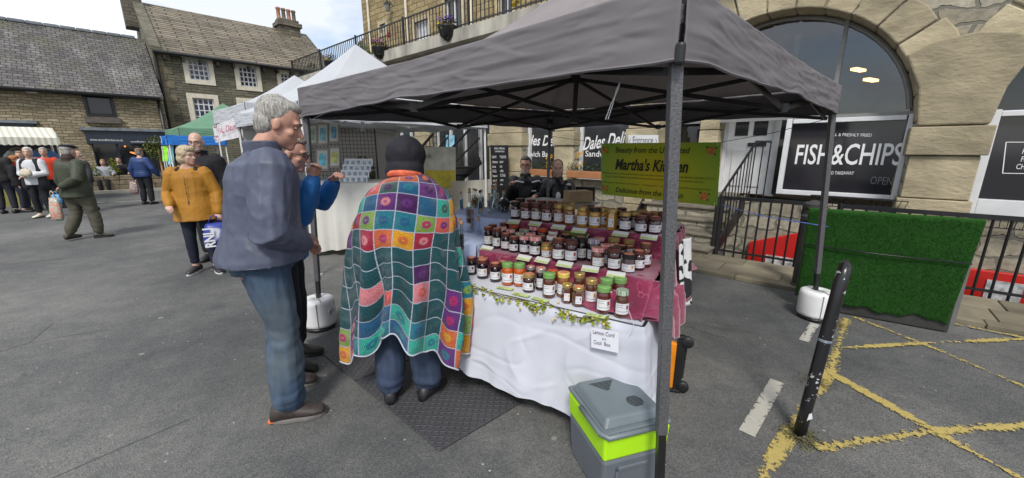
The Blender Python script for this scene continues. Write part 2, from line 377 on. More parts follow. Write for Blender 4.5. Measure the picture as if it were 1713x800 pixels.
# moss and grit round the bollard foot
def mossm():
    m = bpy.data.materials.new('moss_patch'); m.use_nodes = True; n = N(m); o = n('OutputMaterial'); bb = n('BsdfPrincipled', i_Roughness=.95); t = n('TexCoord').outputs['Object']
    f = n('TexNoise', i_Vector=t, i_Scale=55.0, i_Detail=4.0, i_Roughness=.7); s = n('SeparateXYZ', i_0=t); r_ = math_(n, 'SQRT', math_(n, 'ADD', math_(n, 'MULTIPLY', s.outputs[0], s.outputs[0]), math_(n, 'MULTIPLY', s.outputs[1], s.outputs[1])))
    k = math_(n, 'GREATER_THAN', math_(n, 'SUBTRACT', f.outputs['Fac'], math_(n, 'MULTIPLY', r_, 1.1)), .47)
    bb.inputs['Base Color'].default_value = (.1, .085, .03, 1); tr = n('BsdfTransparent'); ms = n('MixShader', i_0=k); n.link(tr.outputs[0], ms.inputs[1]); n.link(bb.outputs[0], ms.inputs[2]); n.link(ms.outputs[0], o.inputs[0]); return m
m_moss = mossm()
for (px, py, r) in ((1345, 735, .17), (1400, 545, .4), (1365, 640, .2)):
    b = MB(); c = at(px, py); b.add([c+Vector((math.cos(a*.35)*r, math.sin(a*.35)*r, .018)) for a in range(18)], [list(range(18))])
    mo = structure(b.build('moss', m_moss, origin=c)); mo.scale = (1, 1, 1)
# ------------------------------------------------------------------ windows
def rect(fr, p0, p1, c):
    x0, z0 = fr.loc(p0[0], (p0[1]+p1[1])/2, c); x1, z1 = fr.loc(p1[0], (p0[1]+p1[1])/2, c)
    zt = (fr.loc(p0[0], p0[1], c)[1]+fr.loc(p1[0], p0[1], c)[1])/2; zb_ = (fr.loc(p0[0], p1[1], c)[1]+fr.loc(p1[0], p1[1], c)[1])/2
    return x0, x1, zb_, zt
def fbox(b, fr, x0, x1, c0, c1, z0, z1, mi=0):
    b.hexa([fr.w(x0, c0, z0), fr.w(x1, c0, z0), fr.w(x1, c1, z0), fr.w(x0, c1, z0)], [fr.w(x0, c0, z1), fr.w(x1, c0, z1), fr.w(x1, c1, z1), fr.w(x0, c1, z1)], mi)
def fquads(b, fr, mbl):   # transfer local wall_holes mesh
    pass
def gridwin(par, fr, x0, x1, z0, z1, c, nx, nz, sur=.16, mat_s=None, mat_f=None, pane=None, rec=.12):
    b = MB()
    for (a, bb, d, e) in ((x0-sur, x1+sur, z1, z1+sur), (x0-sur, x1+sur, z0-sur, z0), (x0-sur, x0, z0, z1), (x1, x1+sur, z0, z1)): fbox(b, fr, a, bb, c-.035, c+.1, d, e)
    f = b.build('window', mat_s or m_cream, par, world=True)
    b = MB(); t = .03; y0, y1 = c+rec-.05, c+rec
    for i in range(nx+1): x = x0+(x1-x0)*i/nx; k = t*(1.6 if i in (0, nx) else .8); fbox(b, fr, x-k, x+k, y0, y1, z0, z1)
    for i in range(nz+1): z = z0+(z1-z0)*i/nz; k = t*(1.6 if i in (0, nz) else .8); fbox(b, fr, x0, x1, y0+.004, y1-.004, z-k, z+k)
    b.build('frame', mat_f or m_white, f, world=True)
    b = MB(); b.quad(fr.w(x0, y1-.01, z0), fr.w(x1, y1-.01, z0), fr.w(x1, y1-.01, z1), fr.w(x0, y1-.01, z1)); b.build('pane', pane or m_housepane, f, world=True)
    return f
def lwall(fr, x0, x1, z0, z1, holes, c, depth):
    t = MB(); wall_holes(t, x0, x1, z0, z1, holes, c, depth); b = MB(); b.add([fr.w(v.x, v.y, v.z) for v in t.v], t.f); return b
# ------------------------------------------------------------------ slate roofed shop on the left
CL = 22.4
xl = FL.loc(-260, 250, CL)[0]-14; xr = FL.loc(284, 225, CL)[0]
t = root('slate_roofed_shop', 'low honey stone shop under a long grey slate roof with a dark fascia', 'building', FL.w((xl+xr)/2, CL, 0), FL.rz)
wr = rect(FL, (145, 156), (187, 192), CL); sh = rect(FL, (160, 240), (278, 300), CL); sh = (sh[0], sh[1], .62, sh[3])
dr = rect(FL, (84, 243), (104, 320), CL); dr = (dr[0], dr[1], .1, dr[3]); lw = rect(FL, (-90, 220), (46, 330), CL); lw = (lw[0], lw[1], .5, lw[3])
m_st1 = stone('honey_rubble', (.23, .19, .11), (.42, .35, .23), (.12, .1, .07), .3, .1, .08, .013)
ez = 3.86
lwall(FL, xl, xr, 0, ez, [wr, sh, dr, lw], CL, .25).build('wall', m_st1, t, world=True)
b = MB(); b.quad(FL.w(xl, CL, 0), FL.w(xl, CL+6.4, 0), FL.w(xl, CL+6.4, ez), FL.w(xl, CL, ez)); b.quad(FL.w(xl, CL+6.4, 0), FL.w(xr, CL+6.4, 0), FL.w(xr, CL+6.4, ez), FL.w(xl, CL+6.4, ez)); b.add([FL.w(xl, CL, ez), FL.w(xl, CL+6.4, ez), FL.w(xl, CL+3.2, 6.55)], [(0, 1, 2)])
b.build('back_wall', m_st1, t, world=True)
def slate(name, c1, c2, bw, bh, zk, tint, stain=(.2, .2, .2), dark=.35, msz_=.012):
    m = bpy.data.materials.new(name); m.use_nodes = True; n = N(m); o = n('OutputMaterial'); bb = n('BsdfPrincipled', i_Roughness=.7)
    tt = n('TexCoord').outputs['Object']; s = n('SeparateXYZ', i_0=tt)
    cb = n('CombineXYZ', i_0=s.outputs[0], i_1=math_(n, 'MULTIPLY', s.outputs[2], zk))
    br = n('TexBrick', i_Vector=cb.outputs[0], i_Color1=(0, 0, 0, 1), i_Color2=(1, 1, 1, 1), i_Mortar=(.5, .5, .5, 1), i_Scale=1.0); br.inputs['Brick Width'].default_value = bw; br.inputs['Row Height'].default_value = bh; br.inputs['Mortar Size'].default_value = msz_; br.inputs['Mortar Smooth'].default_value = .1
    st = n('Mapping'); st.inputs['Scale'].default_value = (1.2, .3, .25); n.link(tt, st.inputs[0])
    a = n('TexNoise', i_Vector=st.outputs[0], i_Scale=1.6, i_Detail=7.0, i_Roughness=.7); f = n('TexNoise', i_Vector=tt, i_Scale=1.1, i_Detail=5.0)
    c = mixc(n, br.outputs['Color'], c1, c2); c = mixc(n, ramp(n, a.outputs['Fac'], [(.5, 0), (.72, .75)]), c, stain); c = mixc(n, ramp(n, f.outputs['Fac'], [(.5, 0), (.75, .8)]), c, tint)
    c = mixc(n, br.outputs['Fac'], c, [v*dark for v in c1]); n.link(c, bb.inputs['Base Color'])
    # each course tilts up towards its lower edge
    fr_ = math_(n, 'FRACT', math_(n, 'DIVIDE', math_(n, 'MULTIPLY', s.outputs[2], zk), bh))
    h = math_(n, 'SUBTRACT', math_(n, 'ADD', math_(n, 'SUBTRACT', 1.0, fr_), math_(n, 'MULTIPLY', br.outputs['Color'], .4)), br.outputs['Fac'])
    bp = n('Bump', i_Height=h, i_Strength=.8, i_Distance=.04); n.link(bp.outputs[0], bb.inputs['Normal']); n.link(bb.outputs[0], o.inputs[0]); return m
m_slate = slate('welsh_slate', (.06, .055, .052), (.128, .12, .112), .24, .16, 1.55, (.1, .095, .05), (.3, .285, .27))
b = MB(); zr = 6.55
def slope(b, fr, x0, x1, c0, z0, c1, z1, th=.08):
    b.hexa([fr.w(x0, c0, z0-th), fr.w(x1, c0, z0-th), fr.w(x1, c1, z1-th), fr.w(x0, c1, z1-th)], [fr.w(x0, c0, z0), fr.w(x1, c0, z0), fr.w(x1, c1, z1), fr.w(x0, c1, z1)])
slope(b, FL, xl-.2, xr, CL-.25, ez-.12, CL+3.2, zr); slope(b, FL, xl-.2, xr, CL+6.6, ez-.12, CL+3.2, zr-.002)
b.build('roof', m_slate, t, world=True)
b = MB(); x = xl
while x < xr-.4: fbox(b, FL, x, x+.44, CL+3.08, CL+3.32, zr-.06, zr+.07); x += .45
b.build('ridge_tiles', m_lead, t, world=True, bevel=.03)
b = MB(); b.tube([FL.w(xl, CL-.3, ez-.2), FL.w(xr-.1, CL-.3, ez-.2)], .07); b.build('gutter', m_black, t, world=True, smooth=True)
b = MB(); b.tube([FL.w(xr-.15, CL-.1, ez-.2), FL.w(xr-.15, CL-.1, 0)], .06); b.build('downpipe', m_black, t, world=True, smooth=True)
gridwin(t, FL, *wr, CL, 1, 1, .07, m_black, m_black, m_shopglass)
b = MB(); fbox(b, FL, wr[0]-.15, wr[1]+.15, CL-.22, CL-.02, wr[2]-.32, wr[2]-.1); b.build('window_box', M('weathered_oak', (.1, .085, .07), var=.3, bump=.4), t, world=True)
sg = rect(FL, (143, 218), (280, 241), CL-.15); m_navy = M('dark_navy_paint', (.018, .026, .042), rough=.45, var=.15)
b = MB(); fbox(b, FL, sg[0], sg[1], CL-.18, CL-.005, sg[2], sg[3]-.04); fa = b.build('fascia', m_navy, t, world=True)
b = MB(); fbox(b, FL, sg[0]-.1, sg[1]+.1, CL-.26, CL-.003, sg[3]-.037, sg[3]+.07); b.build('cornice', m_lead, t, world=True)
def ftext(s, fr, c, p_ll, p_lr, hpx, mat, par, **kw):
    a = fr.px(p_ll[0], p_ll[1], c); bq = fr.px(p_lr[0], p_lr[1], c); u = fr.px(p_ll[0], p_ll[1]-hpx, c); u = Vector((a.x, a.y, u.z))
    return text(s, mat, (a, bq, u), par, **kw)
ftext('www.carandkitchen.co.uk', FL, CL-.185, (151, 235.5), (206, 236.5), 3.6, m_letterw, fa)
ftext('carandkitchen    carandkitchen', FL, CL-.185, (219, 238.3), (272, 239), 3, m_letterw, fa)
b = MB(); fbox(b, FL, sh[0], sh[1], CL+.1, CL+.12, sh[2], sh[3]); b.build('shop_window', glass_dark('cafe_glass', (.022, .024, .026), .05), t, world=True)
b = MB()
for i in range(4): x = sh[0]+(sh[1]-sh[0])*i/3; fbox(b, FL, x-.04, x+.04, CL+.03, CL+.098, sh[2], sh[3])
fbox(b, FL, sh[0], sh[1], CL+.02, CL+.1, sh[2], sh[2]+.1); b.build('window_frame', m_navy, t, world=True)
b = MB(); fbox(b, FL, lw[0], lw[1], CL+.1, CL+.12, lw[2], lw[3]); b.build('shop_window', m_shopglass, t, world=True)
sg2 = rect(FL, (-95, 205), (57, 219), CL-.15)
b = MB(); fbox(b, FL, sg2[0], sg2[1], CL-.18, CL-.005, sg2[2], sg2[3]); b.build('fascia', m_navy, t, world=True)
b = MB(); fbox(b, FL, sg2[0], sg2[1]+.1, CL-.26, CL-.003, sg2[3]+.003, sg2[3]+.1); b.build('cornice', m_lead, t, world=True)
b = MB(); fbox(b, FL, dr[0], dr[1], CL+.15, CL+.2, dr[2], dr[3]); b.build('door', m_navy, t, world=True)
al = FL.px(52, 150, CL-.05); b = MB(); b.ell(al, (.22, .06, .12), mt=Matrix.Rotation(FL.rz, 3, 'Z')); b.build('alarm_box', m_white, t, world=True, smooth=True)
# warm pendant lamps glowing behind the cafe window are lit lamps; they hang just inside the glass
m_glow = bpy.data.materials.new('lamp_glow'); m_glow.use_nodes = True; n_ = N(m_glow); e_ = n_('Emission', i_Color=(1, .33, .1, 1), i_Strength=.8); o_ = n_('OutputMaterial'); n_.link(e_.outputs[0], o_.inputs[0])
for px, py, sx in ((223, 256, .11), (229, 258, .07), (209, 245, .03)):
    P = FL.px(px, py, CL+.085); b = MB(); b.ell(P, (sx, .012, .035), mt=Matrix.Rotation(FL.rz, 3, 'Z') @ Matrix.Rotation(.35, 3, 'Y')); b.build('lamp', m_glow, t, world=True, smooth=True)
# ------------------------------------------------------------------ tall stone house
CH = 23.4
hx0 = FL.loc(257, 100, CH)[0]; hx1 = FL.loc(560, 130, CH)[0]; hz = FL.loc(250, 80, CH)[1]; hez = FL.loc(380, 98, CH)[1]
m_st2 = stone('grey_brown_rubble', (.115, .108, .075), (.2, .185, .13), (.06, .055, .042), .5, .11, .06, .013, big=.2)
t = root('stone_house', 'tall brown stone house with stone slate roof, cream window surrounds and two chimneys', 'building', FL.w((hx0+hx1)/2, CH, 0), FL.rz)
wins = [rect(FL, (316, 101), (349, 134), CH), rect(FL, (401, 113), (429, 145), CH), rect(FL, (471, 125), (495, 149), CH), rect(FL, (325, 165), (360, 205), CH), rect(FL, (406, 172), (440, 206), CH), rect(FL, (478, 178), (505, 206), CH)]
wins = [list(w_) for w_ in wins]
lwall(FL, hx0, hx1, 0, hez, [tuple(w_) for w_ in wins], CH, .2).build('wall', m_st2, t, world=True)
dep = 3.9; hrz = FL.px(350, 28, CH+dep).z
b = MB(); A = FL.w
for x in (hx0, hx1): b.add([A(x, CH, 0), A(x, CH+2*dep, 0), A(x, CH+2*dep, hez), A(x, CH+dep, hrz), A(x, CH, hez)], [(0, 1, 2, 3, 4)])
b.quad(A(hx0, CH+2*dep, 0), A(hx1, CH+2*dep, 0), A(hx1, CH+2*dep, hez), A(hx0, CH+2*dep, hez))
b.build('gable_wall', m_st2, t, world=True)
m_sslate = slate('stone_slate', (.1, .08, .052), (.23, .19, .125), 1.1, .2, 1.7, (.06, .055, .025), (.26, .22, .16), .15, .028)
b = MB(); slope(b, FL, hx0+.25, hx1+.1, CH-.3, hez-.1, CH+dep, hrz+.06); slope(b, FL, hx0+.25, hx1+.1, CH+2*dep+.3, hez-.1, CH+dep, hrz+.058)
b.build('roof', m_sslate, t, world=True)
b = MB(); slope(b, FL, hx0-.08, hx0+.28, CH-.3, hez+.06, CH+dep, hrz+.22, .2); b.build('gable_coping', m_st2, t, world=True)
b = MB(); b.tube([A(hx0, CH-.35, hez-.16), A(hx1, CH-.35, hez-.16)], .07)
x = hx0+.3
while x < hx1: fbox(b, FL, x, x+.1, CH-.3, CH, hez-.42, hez-.26); x += .62
b.build('gutter', m_black, t, world=True)
b = MB(); b.tube([A(hx0+.05, CH-.12, hez-.16), A(hx0+.12, CH-.12, 0)], .06); b.build('downpipe', m_black, t, world=True)
b = MB(); z = 0; i = 0
while z < hez-.3: l = .55 if i % 2 else .32; fbox(b, FL, hx0-.015, hx0+l, CH-.02, CH+.1, z, z+.27); z += .285; i += 1
b.build('quoins', M('quoin_stone', (.2, .165, .1), var=.3, bump=.5, bs=20, island=.3), t, world=True)
for w_ in wins: gridwin(t, FL, *w_, CH, 4, 4, .19)
m_chim = stone('chimney_stone', (.11, .095, .07), (.19, .165, .12), (.06, .05, .04), .4, .15, .05)
m_pot = M('terracotta_pot', (.3, .13, .07), var=.2)
for (pa, pb, ytop, pots) in ((466, 499, 40, 4), (214, 244, -18, 2)):
    c_ = CH+dep; x0, z0 = FL.loc(pa, 60, c_); x1, _ = FL.loc(pb, 60, c_); zt = FL.px((pa+pb)/2, ytop, c_).z
    b = MB(); fbox(b, FL, x0, x1, c_-.45, c_+.45, hrz-1.2, zt-.25); fbox(b, FL, x0-.1, x1+.1, c_-.55, c_+.55, zt-.25, zt-.03); fbox(b, FL, x0+.02, x1-.02, c_-.4, c_+.4, zt-.028, zt+.15)
    ch = b.build('chimney', m_chim, t, world=True)
    for k in range(pots):
        b = MB(); x = x0+(x1-x0)*(k+.5)/pots; b.lathe([(.13, 0), (.15, .05), (.11, .1), (.1, .55), (.13, .6), (.12, .68)], A(x, c_, zt+.1), 12); b.build('chimney_pot', m_pot if k % 2 == 0 else m_chim, ch, world=True, smooth=True)
# ------------------------------------------------------------------ arcade building on the right
C0 = 7.1; S0, S1 = -18.2, 8.0; ZT = 4.18
t = arc = root('arcade_building', 'long yellow sandstone market hall with round arches, shopfronts and a balcony above', 'building', FR.w(-1, C0, 0), FR.rz)
m_rub = stone('arcade_rubble', (.24, .22, .17), (.4, .37, .29), (.16, .15, .12), .5, .2, .16, .022, big=.15, tint=(.22, .17, .09))
arches = [(-1.1, 1.94, 1.62), (2.74, 1.94, 1.62), (6.6, 1.94, 1.4)]
rects = [(-9.3, -6.92, 0, 2.7), (-5.86, -4.95, 1.0, 2.7), (-4.45, -3.27, 1.0, 2.7), (-12.2, -10.1, 0, 2.7), (-15.6, -13.2, 0, 2.7)]
def ztop_open(s):
    for c, z, r in arches:
        if abs(s-c) < r: return z+math.sqrt(r*r-(s-c)**2)
    for a, b_, z0_, z1_ in rects:
        if a < s < b_: return z1_
    return None
cuts = set([S0, S1]); 
for c, z, r in arches:
    for k in range(33): cuts.add(min(S1, round(c-r*math.cos(math.pi*k/32), 4)))
for a, b_, *_ in rects: cuts |= {a, b_}
cuts = sorted(c for c in cuts if c <= S1); b = MB()
def zo(s, side):
    v = ztop_open(s+side*1e-4); return v
for a, c in zip(cuts, cuts[1:]):
    m_ = (a+c)/2
    if ztop_open(m_) is None: b.quad(W(a, C0, -1.4), W(c, C0, -1.4), W(c, C0, ZT), W(a, C0, ZT))
    else:
        za, zc = ztop_open(a+1e-4) or 1.94, ztop_open(c-1e-4) or 1.94
        if len([q for q in arches if abs(m_-q[0]) < q[2]]):
            b.quad(W(a, C0, za), W(c, C0, zc), W(c, C0, ZT), W(a, C0, ZT)); b.quad(W(a, C0, za), W(a, C0+.9, za), W(c, C0+.9, zc), W(c, C0, zc))
        else: b.quad(W(a, C0, 2.7), W(c, C0, 2.7), W(c, C0, ZT), W(a, C0, ZT)); b.quad(W(a, C0, 2.7), W(a, C0+.3, 2.7), W(c, C0+.3, 2.7), W(c, C0, 2.7))
for c, z, r in arches:
    for sg_ in (-1, 1): x = c+sg_*r; b.quad(W(x, C0, -1.4), W(x, C0+.9, -1.4), W(x, C0+.9, z), W(x, C0, z))
for a, c, z0_, z1_ in rects:
    for x in (a, c): b.quad(W(x, C0, z0_), W(x, C0+.3, z0_), W(x, C0+.3, z1_), W(x, C0, z1_))
    if z0_: b.quad(W(a, C0, 0), W(c, C0, 0), W(c, C0, z0_), W(a, C0, z0_)); b.quad(W(a, C0, z0_), W(c, C0, z0_), W(c, C0+.3, z0_), W(a, C0+.3, z0_))
b.quad(W(S0, C0, 0), W(S0, C0+8, 0), W(S0, C0+8, ZT), W(S0, C0, ZT)); b.quad(W(S0, C0, ZT), W(S1, C0, ZT), W(S1, C0+8, ZT), W(S0, C0+8, ZT))
# low wall under the shop windows, down into the basement area
b.quad(W(-1.44, C0+.02, -1.4), W(S1, C0+.02, -1.4), W(S1, C0+.02, .86), W(-1.44, C0+.02, .86)); b.quad(W(-1.32, C0+.02, -1.4), W(-1.32, C0+.02, .86), W(-1.32, C0+.9, .86), W(-1.32, C0+.9, -1.4))
b.build('wall', m_rub, t, world=True)
# arch rings: separate voussoirs
random.seed(11)
for c, z, r in arches[:2]:
    b = MB(); n_ = 15
    for k in range(n_):
        a0 = math.pi*k/n_+.006; a1 = math.pi*(k+1)/n_-.006; ro = r+.4+random.uniform(-.05, .1); pr = random.uniform(.02, .045)
        q = lambda rr, a, y: W(c+rr*math.cos(a), y, z+rr*math.sin(a)); am = (a0+a1)/2
        F_ = [q(r-.012, a0, C0-pr), q(r-.012, am, C0-pr), q(r-.012, a1, C0-pr), q(ro, a1, C0-pr), q(ro+.02, am, C0-pr), q(ro, a0, C0-pr)]
        b.prism(F_, FR.n*.5)
    b.build('arch_ring', m_sand, t, world=True, bevel=.018)
# pillars of dressed blocks
def pillar(s0, s1, blocks, dep=.55, c0=C0):
    b = MB()
    for z0_, z1_, ex in blocks:
        j = random.uniform(0, .012); b_ = ex+j
        b.hexa([W(s0-b_, c0-.05-b_, z0_), W(s1+b_, c0-.05-b_, z0_), W(s1+b_, c0+dep, z0_), W(s0-b_, c0+dep, z0_)], [W(s0-b_, c0-.05-b_, z1_-.012), W(s1+b_, c0-.05-b_, z1_-.012), W(s1+b_, c0+dep, z1_-.012), W(s0-b_, c0+dep, z1_-.012)])
    b.build('pillar', m_sand, t, world=True, bevel=.012)
pillar(.53, 1.12, [(-1.4, -.6, .02), (-.6, 0, .02), (0, .55, .03), (.55, 1.02, .02), (1.02, 1.55, 0), (1.55, 1.9, .045)])
b = MB(); F_ = [W(.53, C0-.075, 1.905), W(1.12, C0-.075, 1.905), W(1.17, C0-.075, 2.3), W(1.33, C0-.075, 2.72), W(1.15, C0-.075, 2.86), W(.85, C0-.075, 2.92), W(.5, C0-.075, 2.86), W(.3, C0-.075, 2.75), W(.47, C0-.075, 2.35)]
b.prism(F_, FR.n*.3); b.build('springer_stone', m_sand, t, world=True, bevel=.02)
for s0_, s1_ in ((-6.9, -5.88), (-4.93, -4.47), (-3.25, -2.74), (-10.05, -9.35), (4.4, 5.1)):
    pillar(s0_, s1_, [(0, .6, .03), (.6, 1.1, .01), (1.1, 1.7, .0), (1.7, 2.0, .04), (2.0, 2.65, .0)])
pillar(-2.1, -1.8, [(0, .7, .0), (.7, 1.3, .0), (1.3, 1.95, .0), (1.95, 2.6, .0)], dep=.4, c0=C0+.35)
# balcony slab
m_conc = M('weathered_render', (.36, .34, .29), rough=.9, var=.35, vs=3, bump=.5, bs=15, stretch=(1, 1, .35))
b = MB(); fbox(b, FR, S0, S1, C0-.28, C0+3, 4.182, 4.48); b.build('balcony_slab', m_conc, t, world=True, bevel=.01)
# glazing, shopfronts
zt1 = 2.02; cw = C0+.36
cx0, _ = FR.loc(1312, 255, cw); cx1 = .5; b = MB()
def pane(name, x0, x1, z0, z1, c, mat, par=t): 
    b = MB(); fbox(b, FR, x0, x1, c, c+.015, z0, z1); return b.build(name, mat, par, world=True)
m_film = M('charcoal_window_film', (.022, .022, .026), rough=.09, var=.15, vs=1.5, spec=.6)
fw = pane('window', cx0+.06, cx1-.02, 1.0, zt1-.02, cw, m_film)
b = MB()
for (x0, x1, z0, z1) in ((cx0-.02, cx0+.05, .93, zt1+.05), (cx1-.035, cx1+.02, .93, zt1+.05), (cx0+.05, cx1-.035, .93, 1.0), (cx0+.06, cx1-.05, zt1-.02, zt1+.04)): fbox(b, FR, x0, x1, cw-.08, cw+.04, z0, z1)
b.build('window_frame', m_white, t, world=True, bevel=.006)
ftext('FISH&CHIPS', FR, cw-.003, (1329, 275), (1507, 277), 33, m_letterw, fw, bold=.01)
ftext('BULL & FRESHLY FRIED', FR, cw-.003, (1385, 227.5), (1458, 229), 5, m_letterw, fw)
ftext('TO TAKEAWAY', FR, cw-.003, (1386, 292), (1428, 292.5), 5.5, m_letterw, fw)
# things pictured through / on the pane: open sign and yellow wedge sign
ftext('OPEN', FR, cw-.0035, (1455, 308), (1492, 310), 13, M('faint_grey_print', (.13, .13, .14), rough=.3), fw)
yb = [FR.px(x, y, cw-.004) for x, y in ((1489, 322), (1508, 323), (1522, 262), (1505, 262))]
b = MB(); b.quad(*yb); b.build('yellow_sign', M('dull_yellow', (.16, .12, .02), rough=.3), fw, world=True)
# door left of the chip shop window
cd = C0+.75; dx0, _ = FR.loc(1203, 270, cd); dx1, _ = FR.loc(1300, 270, cd)
b = MB(); fbox(b, FR, dx0+.1, dx1-.1, cd, cd+.05, .86, 2.35); dj = b.build('door', m_white, t, world=True)
b = MB()
for (x0, x1, z0, z1) in ((dx0-.02, dx0+.1, .84, 2.5), (dx1-.1, dx1+.02, .84, 2.5), (dx0+.1, dx1-.1, 2.35, 2.5)): fbox(b, FR, x0, x1, cd-.06, cd+.05, z0, z1)
b.build('door_frame', m_white, t, world=True, bevel=.006)
dm = (dx0+dx1)/2
for x0, x1 in ((dx0+.2, dm-.04), (dm+.04, dx1-.2)):
    b = MB(); fbox(b, FR, x0, x1, cd-.012, cd-.003, 1.85, 2.25); b.build('door_pane', m_shopglass, dj, world=True)
    for z0, z1 in ((.98, 1.62),):
        b = MB(); fbox(b, FR, x0, x1, cd-.018, cd-.002, z0, z1); b.build('door_panel', m_white, dj, world=True, bevel=.008)
b = MB(); fbox(b, FR, dm-.02, dm+.25, cd-.03, cd-.002, 1.67, 1.73); b.build('letterbox', m_black, dj, world=True)
pane('side_panel', dx1+.02, cx0-.03, .9, 3.3, cw+.1, m_shopglass); pane('side_window', -2.7, dx0-.03, 1.0, 3.3, cd+.02, m_shopglass)
# fanlight with mullions; dim room and two lit ceiling lights behind it
m_fan = clear_glass('fanlight_glass', (.6, .6, .58), .4, .12)
c, z, r = arches[0]; b = MB(); pts = []
for k in range(25):
    a = math.pi*k/24; pts.append(W(c+(r-.02)*math.cos(a), cw+.02, max(zt1+.05, z+(r-.02)*math.sin(a))))
b.add(pts, [list(range(25))]); b.build('fanlight', m_fan, t, world=True)
b = MB()
for s_ in (-1.9, -1.55, -.35):
    h = z+math.sqrt(r*r-(s_-c)**2)-.02; fbox(b, FR, s_-.025, s_+.025, cw-.04, cw+.015, zt1+.05, h)
b.tube([W(c+(r-.05)*math.cos(math.pi*k/24), cw, z+(r-.05)*math.sin(math.pi*k/24)) for k in range(1, 24)], .03, 6); fbox(b, FR, -2.7, .5, cw-.045, cw+.018, zt1+.04, zt1+.09)
b.build('fanlight_frame', M('grey_frame', (.2, .2, .19)), t, world=True)
b = MB(); x0, x1, y0, y1 = -2.9, .9, C0+.92, C0+5
m_room = M('room_walls', (.3, .29, .26), var=.2)
b.quad(W(x0, y1, 0), W(x1, y1, 0), W(x1, y1, 3.9), W(x0, y1, 3.9)); b.quad(W(x0, y0, 3.9), W(x1, y0, 3.9), W(x1, y1, 3.9), W(x0, y1, 3.9)); b.quad(W(x0, y0, .8), W(x1, y0, .8), W(x1, y1, .8), W(x0, y1, .8))
b.quad(W(x0, y0, .8), W(x0, y1, .8), W(x0, y1, 3.9), W(x0, y0, 3.9)); b.quad(W(x1, y0, .8), W(x1, y1, .8), W(x1, y1, 3.9), W(x1, y0, 3.9)); b.build('room', m_room, t, world=True)
m_tube = bpy.data.materials.new('lit_tube'); m_tube.use_nodes = True; n_ = N(m_tube); e_ = n_('Emission', i_Color=(1, .62, .25, 1), i_Strength=3); o_ = n_('OutputMaterial'); n_.link(e_.outputs[0], o_.inputs[0])
for (px, py) in ((1436, 117), (1457, 134)):
    P = FR.px(px, py, C0+2.2); b = MB(); b.box(P, (.34, .09, .04), rz=FR.rz+1.2); b.build('ceiling_light', m_tube, t, world=True)
# second arch on the right
c2 = arches[1]; cw2 = C0+.36
w2 = pane('window', 1.22, 4.3, 1.0, zt1-.02, cw2, m_film)
b = MB()
for (x0, x1, z0, z1) in ((1.12, 1.24, .66, zt1+.06), (1.24, 4.3, .66, 1.02), (1.24, 4.3, zt1-.02, zt1+.04)): fbox(b, FR, x0, x1, cw2-.08, cw2+.04, z0, z1)
b.build('window_frame', m_white, t, world=True, bevel=.006)
b = MB(); pts = [W(c2[0]+1.6*math.cos(math.pi*k/24), cw2+.02, max(zt1+.05, z+1.6*math.sin(math.pi*k/24))) for k in range(25)]; b.add(pts, [list(range(25))]); b.build('fanlight', m_film, t, world=True)
ftext('HOT\nFISH\nCHIPS', FR, cw2-.003, (1699, 283), (1728, 284), 34, m_letterw, w2)
b = MB(); q = [FR.px(x, y, cw2-.002) for x, y in ((1677, 290), (1745, 291), (1745, 238), (1683, 238))]
for i in range(4): b.bar(q[i], q[(i+1) % 4], .008)
b.build('sign_border', m_letterw, w2, world=True)
# deli windows
for i, (x0, x1) in enumerate(((-5.86, -4.95), (-4.45, -3.27))):
    wd = pane('window', x0+.05, x1-.05, 1.06, 2.65, C0+.24, m_shopglass)
    b = MB()
    for (a, c_, z0, z1) in ((x0, x0+.07, 1.0, 2.7), (x1-.07, x1, 1.0, 2.7), (x0+.07, x1-.07, 1.0, 1.08), (x0+.07, x1-.07, 2.62, 2.7)): fbox(b, FR, a, c_, C0+.18, C0+.27, z0, z1)
    b.build('window_frame', m_white, t, world=True)
    if i == 0:
        ftext('Dales Deli', FR, C0+.235, (872, 243), (934, 245), 17, m_letterw, wd, shear=.35, bold=.02); ftext('Sandwich Bar', FR, C0+.235, (868, 262), (921, 263), 9, m_letterw, wd, bold=.012)
    else:
        a = FR.px(975, 252, C0+.235); bq = FR.px(1046, 243, C0+.235); u = a+Vector((0, 0, .27)); text('Dales Deli', m_letterw, (a, bq, u), wd, shear=.35, bold=.02)
        ftext('Sandwich Bar', FR, C0+.235, (979, 262), (1052, 264), 10, m_letterw, wd, bold=.012)
for (x0, x1) in ((-9.3, -6.92), (-12.2, -10.1), (-15.6, -13.2)):
    pane('shopfront_glass', x0, x1, .05, 2.7, C0+.27, m_shopglass)
    b = MB()
    for k in range(5): x = x0+(x1-x0)*k/4; fbox(b, FR, x-.03, x+.03, C0+.2, C0+.268, .05, 2.7)
    b.build('window_frame', m_white, t, world=True)
# red basement joinery
m_red = M('red_paint', (.5, .018, .014), rough=.4, var=.1)
for (pa, pb, za) in ((1250, 1345, .38), (1622, 1760, .2)):
    x0, _ = FR.loc(pa, 430, C0-.02); x1, _ = FR.loc(pb, 430, C0-.02)
    b = MB(); fbox(b, FR, x0, x1, C0-.06, C0+.01, -1.25, za) if za < .3 else b.prism([W(x0, C0-.06, -1.25), W(x1, C0-.06, -1.25), W(x1, C0-.06, za+.06), W(x0, C0-.06, .16)], FR.n*.07)
    rd = b.build('basement_door', m_red, t, world=True, bevel=.008)
    xm = x0+(x1-x0)*(.35 if za > .3 else .3)
    b = MB(); fbox(b, FR, xm, xm+(.38 if za > .3 else .28), C0-.075, C0-.063, -.35, 0.0 if za > .3 else .1); b.build('pale_notice', M('notice', (.5, .5, .5) if za > .3 else (.05, .09, .09), var=.6, vs=14), rd, world=True)
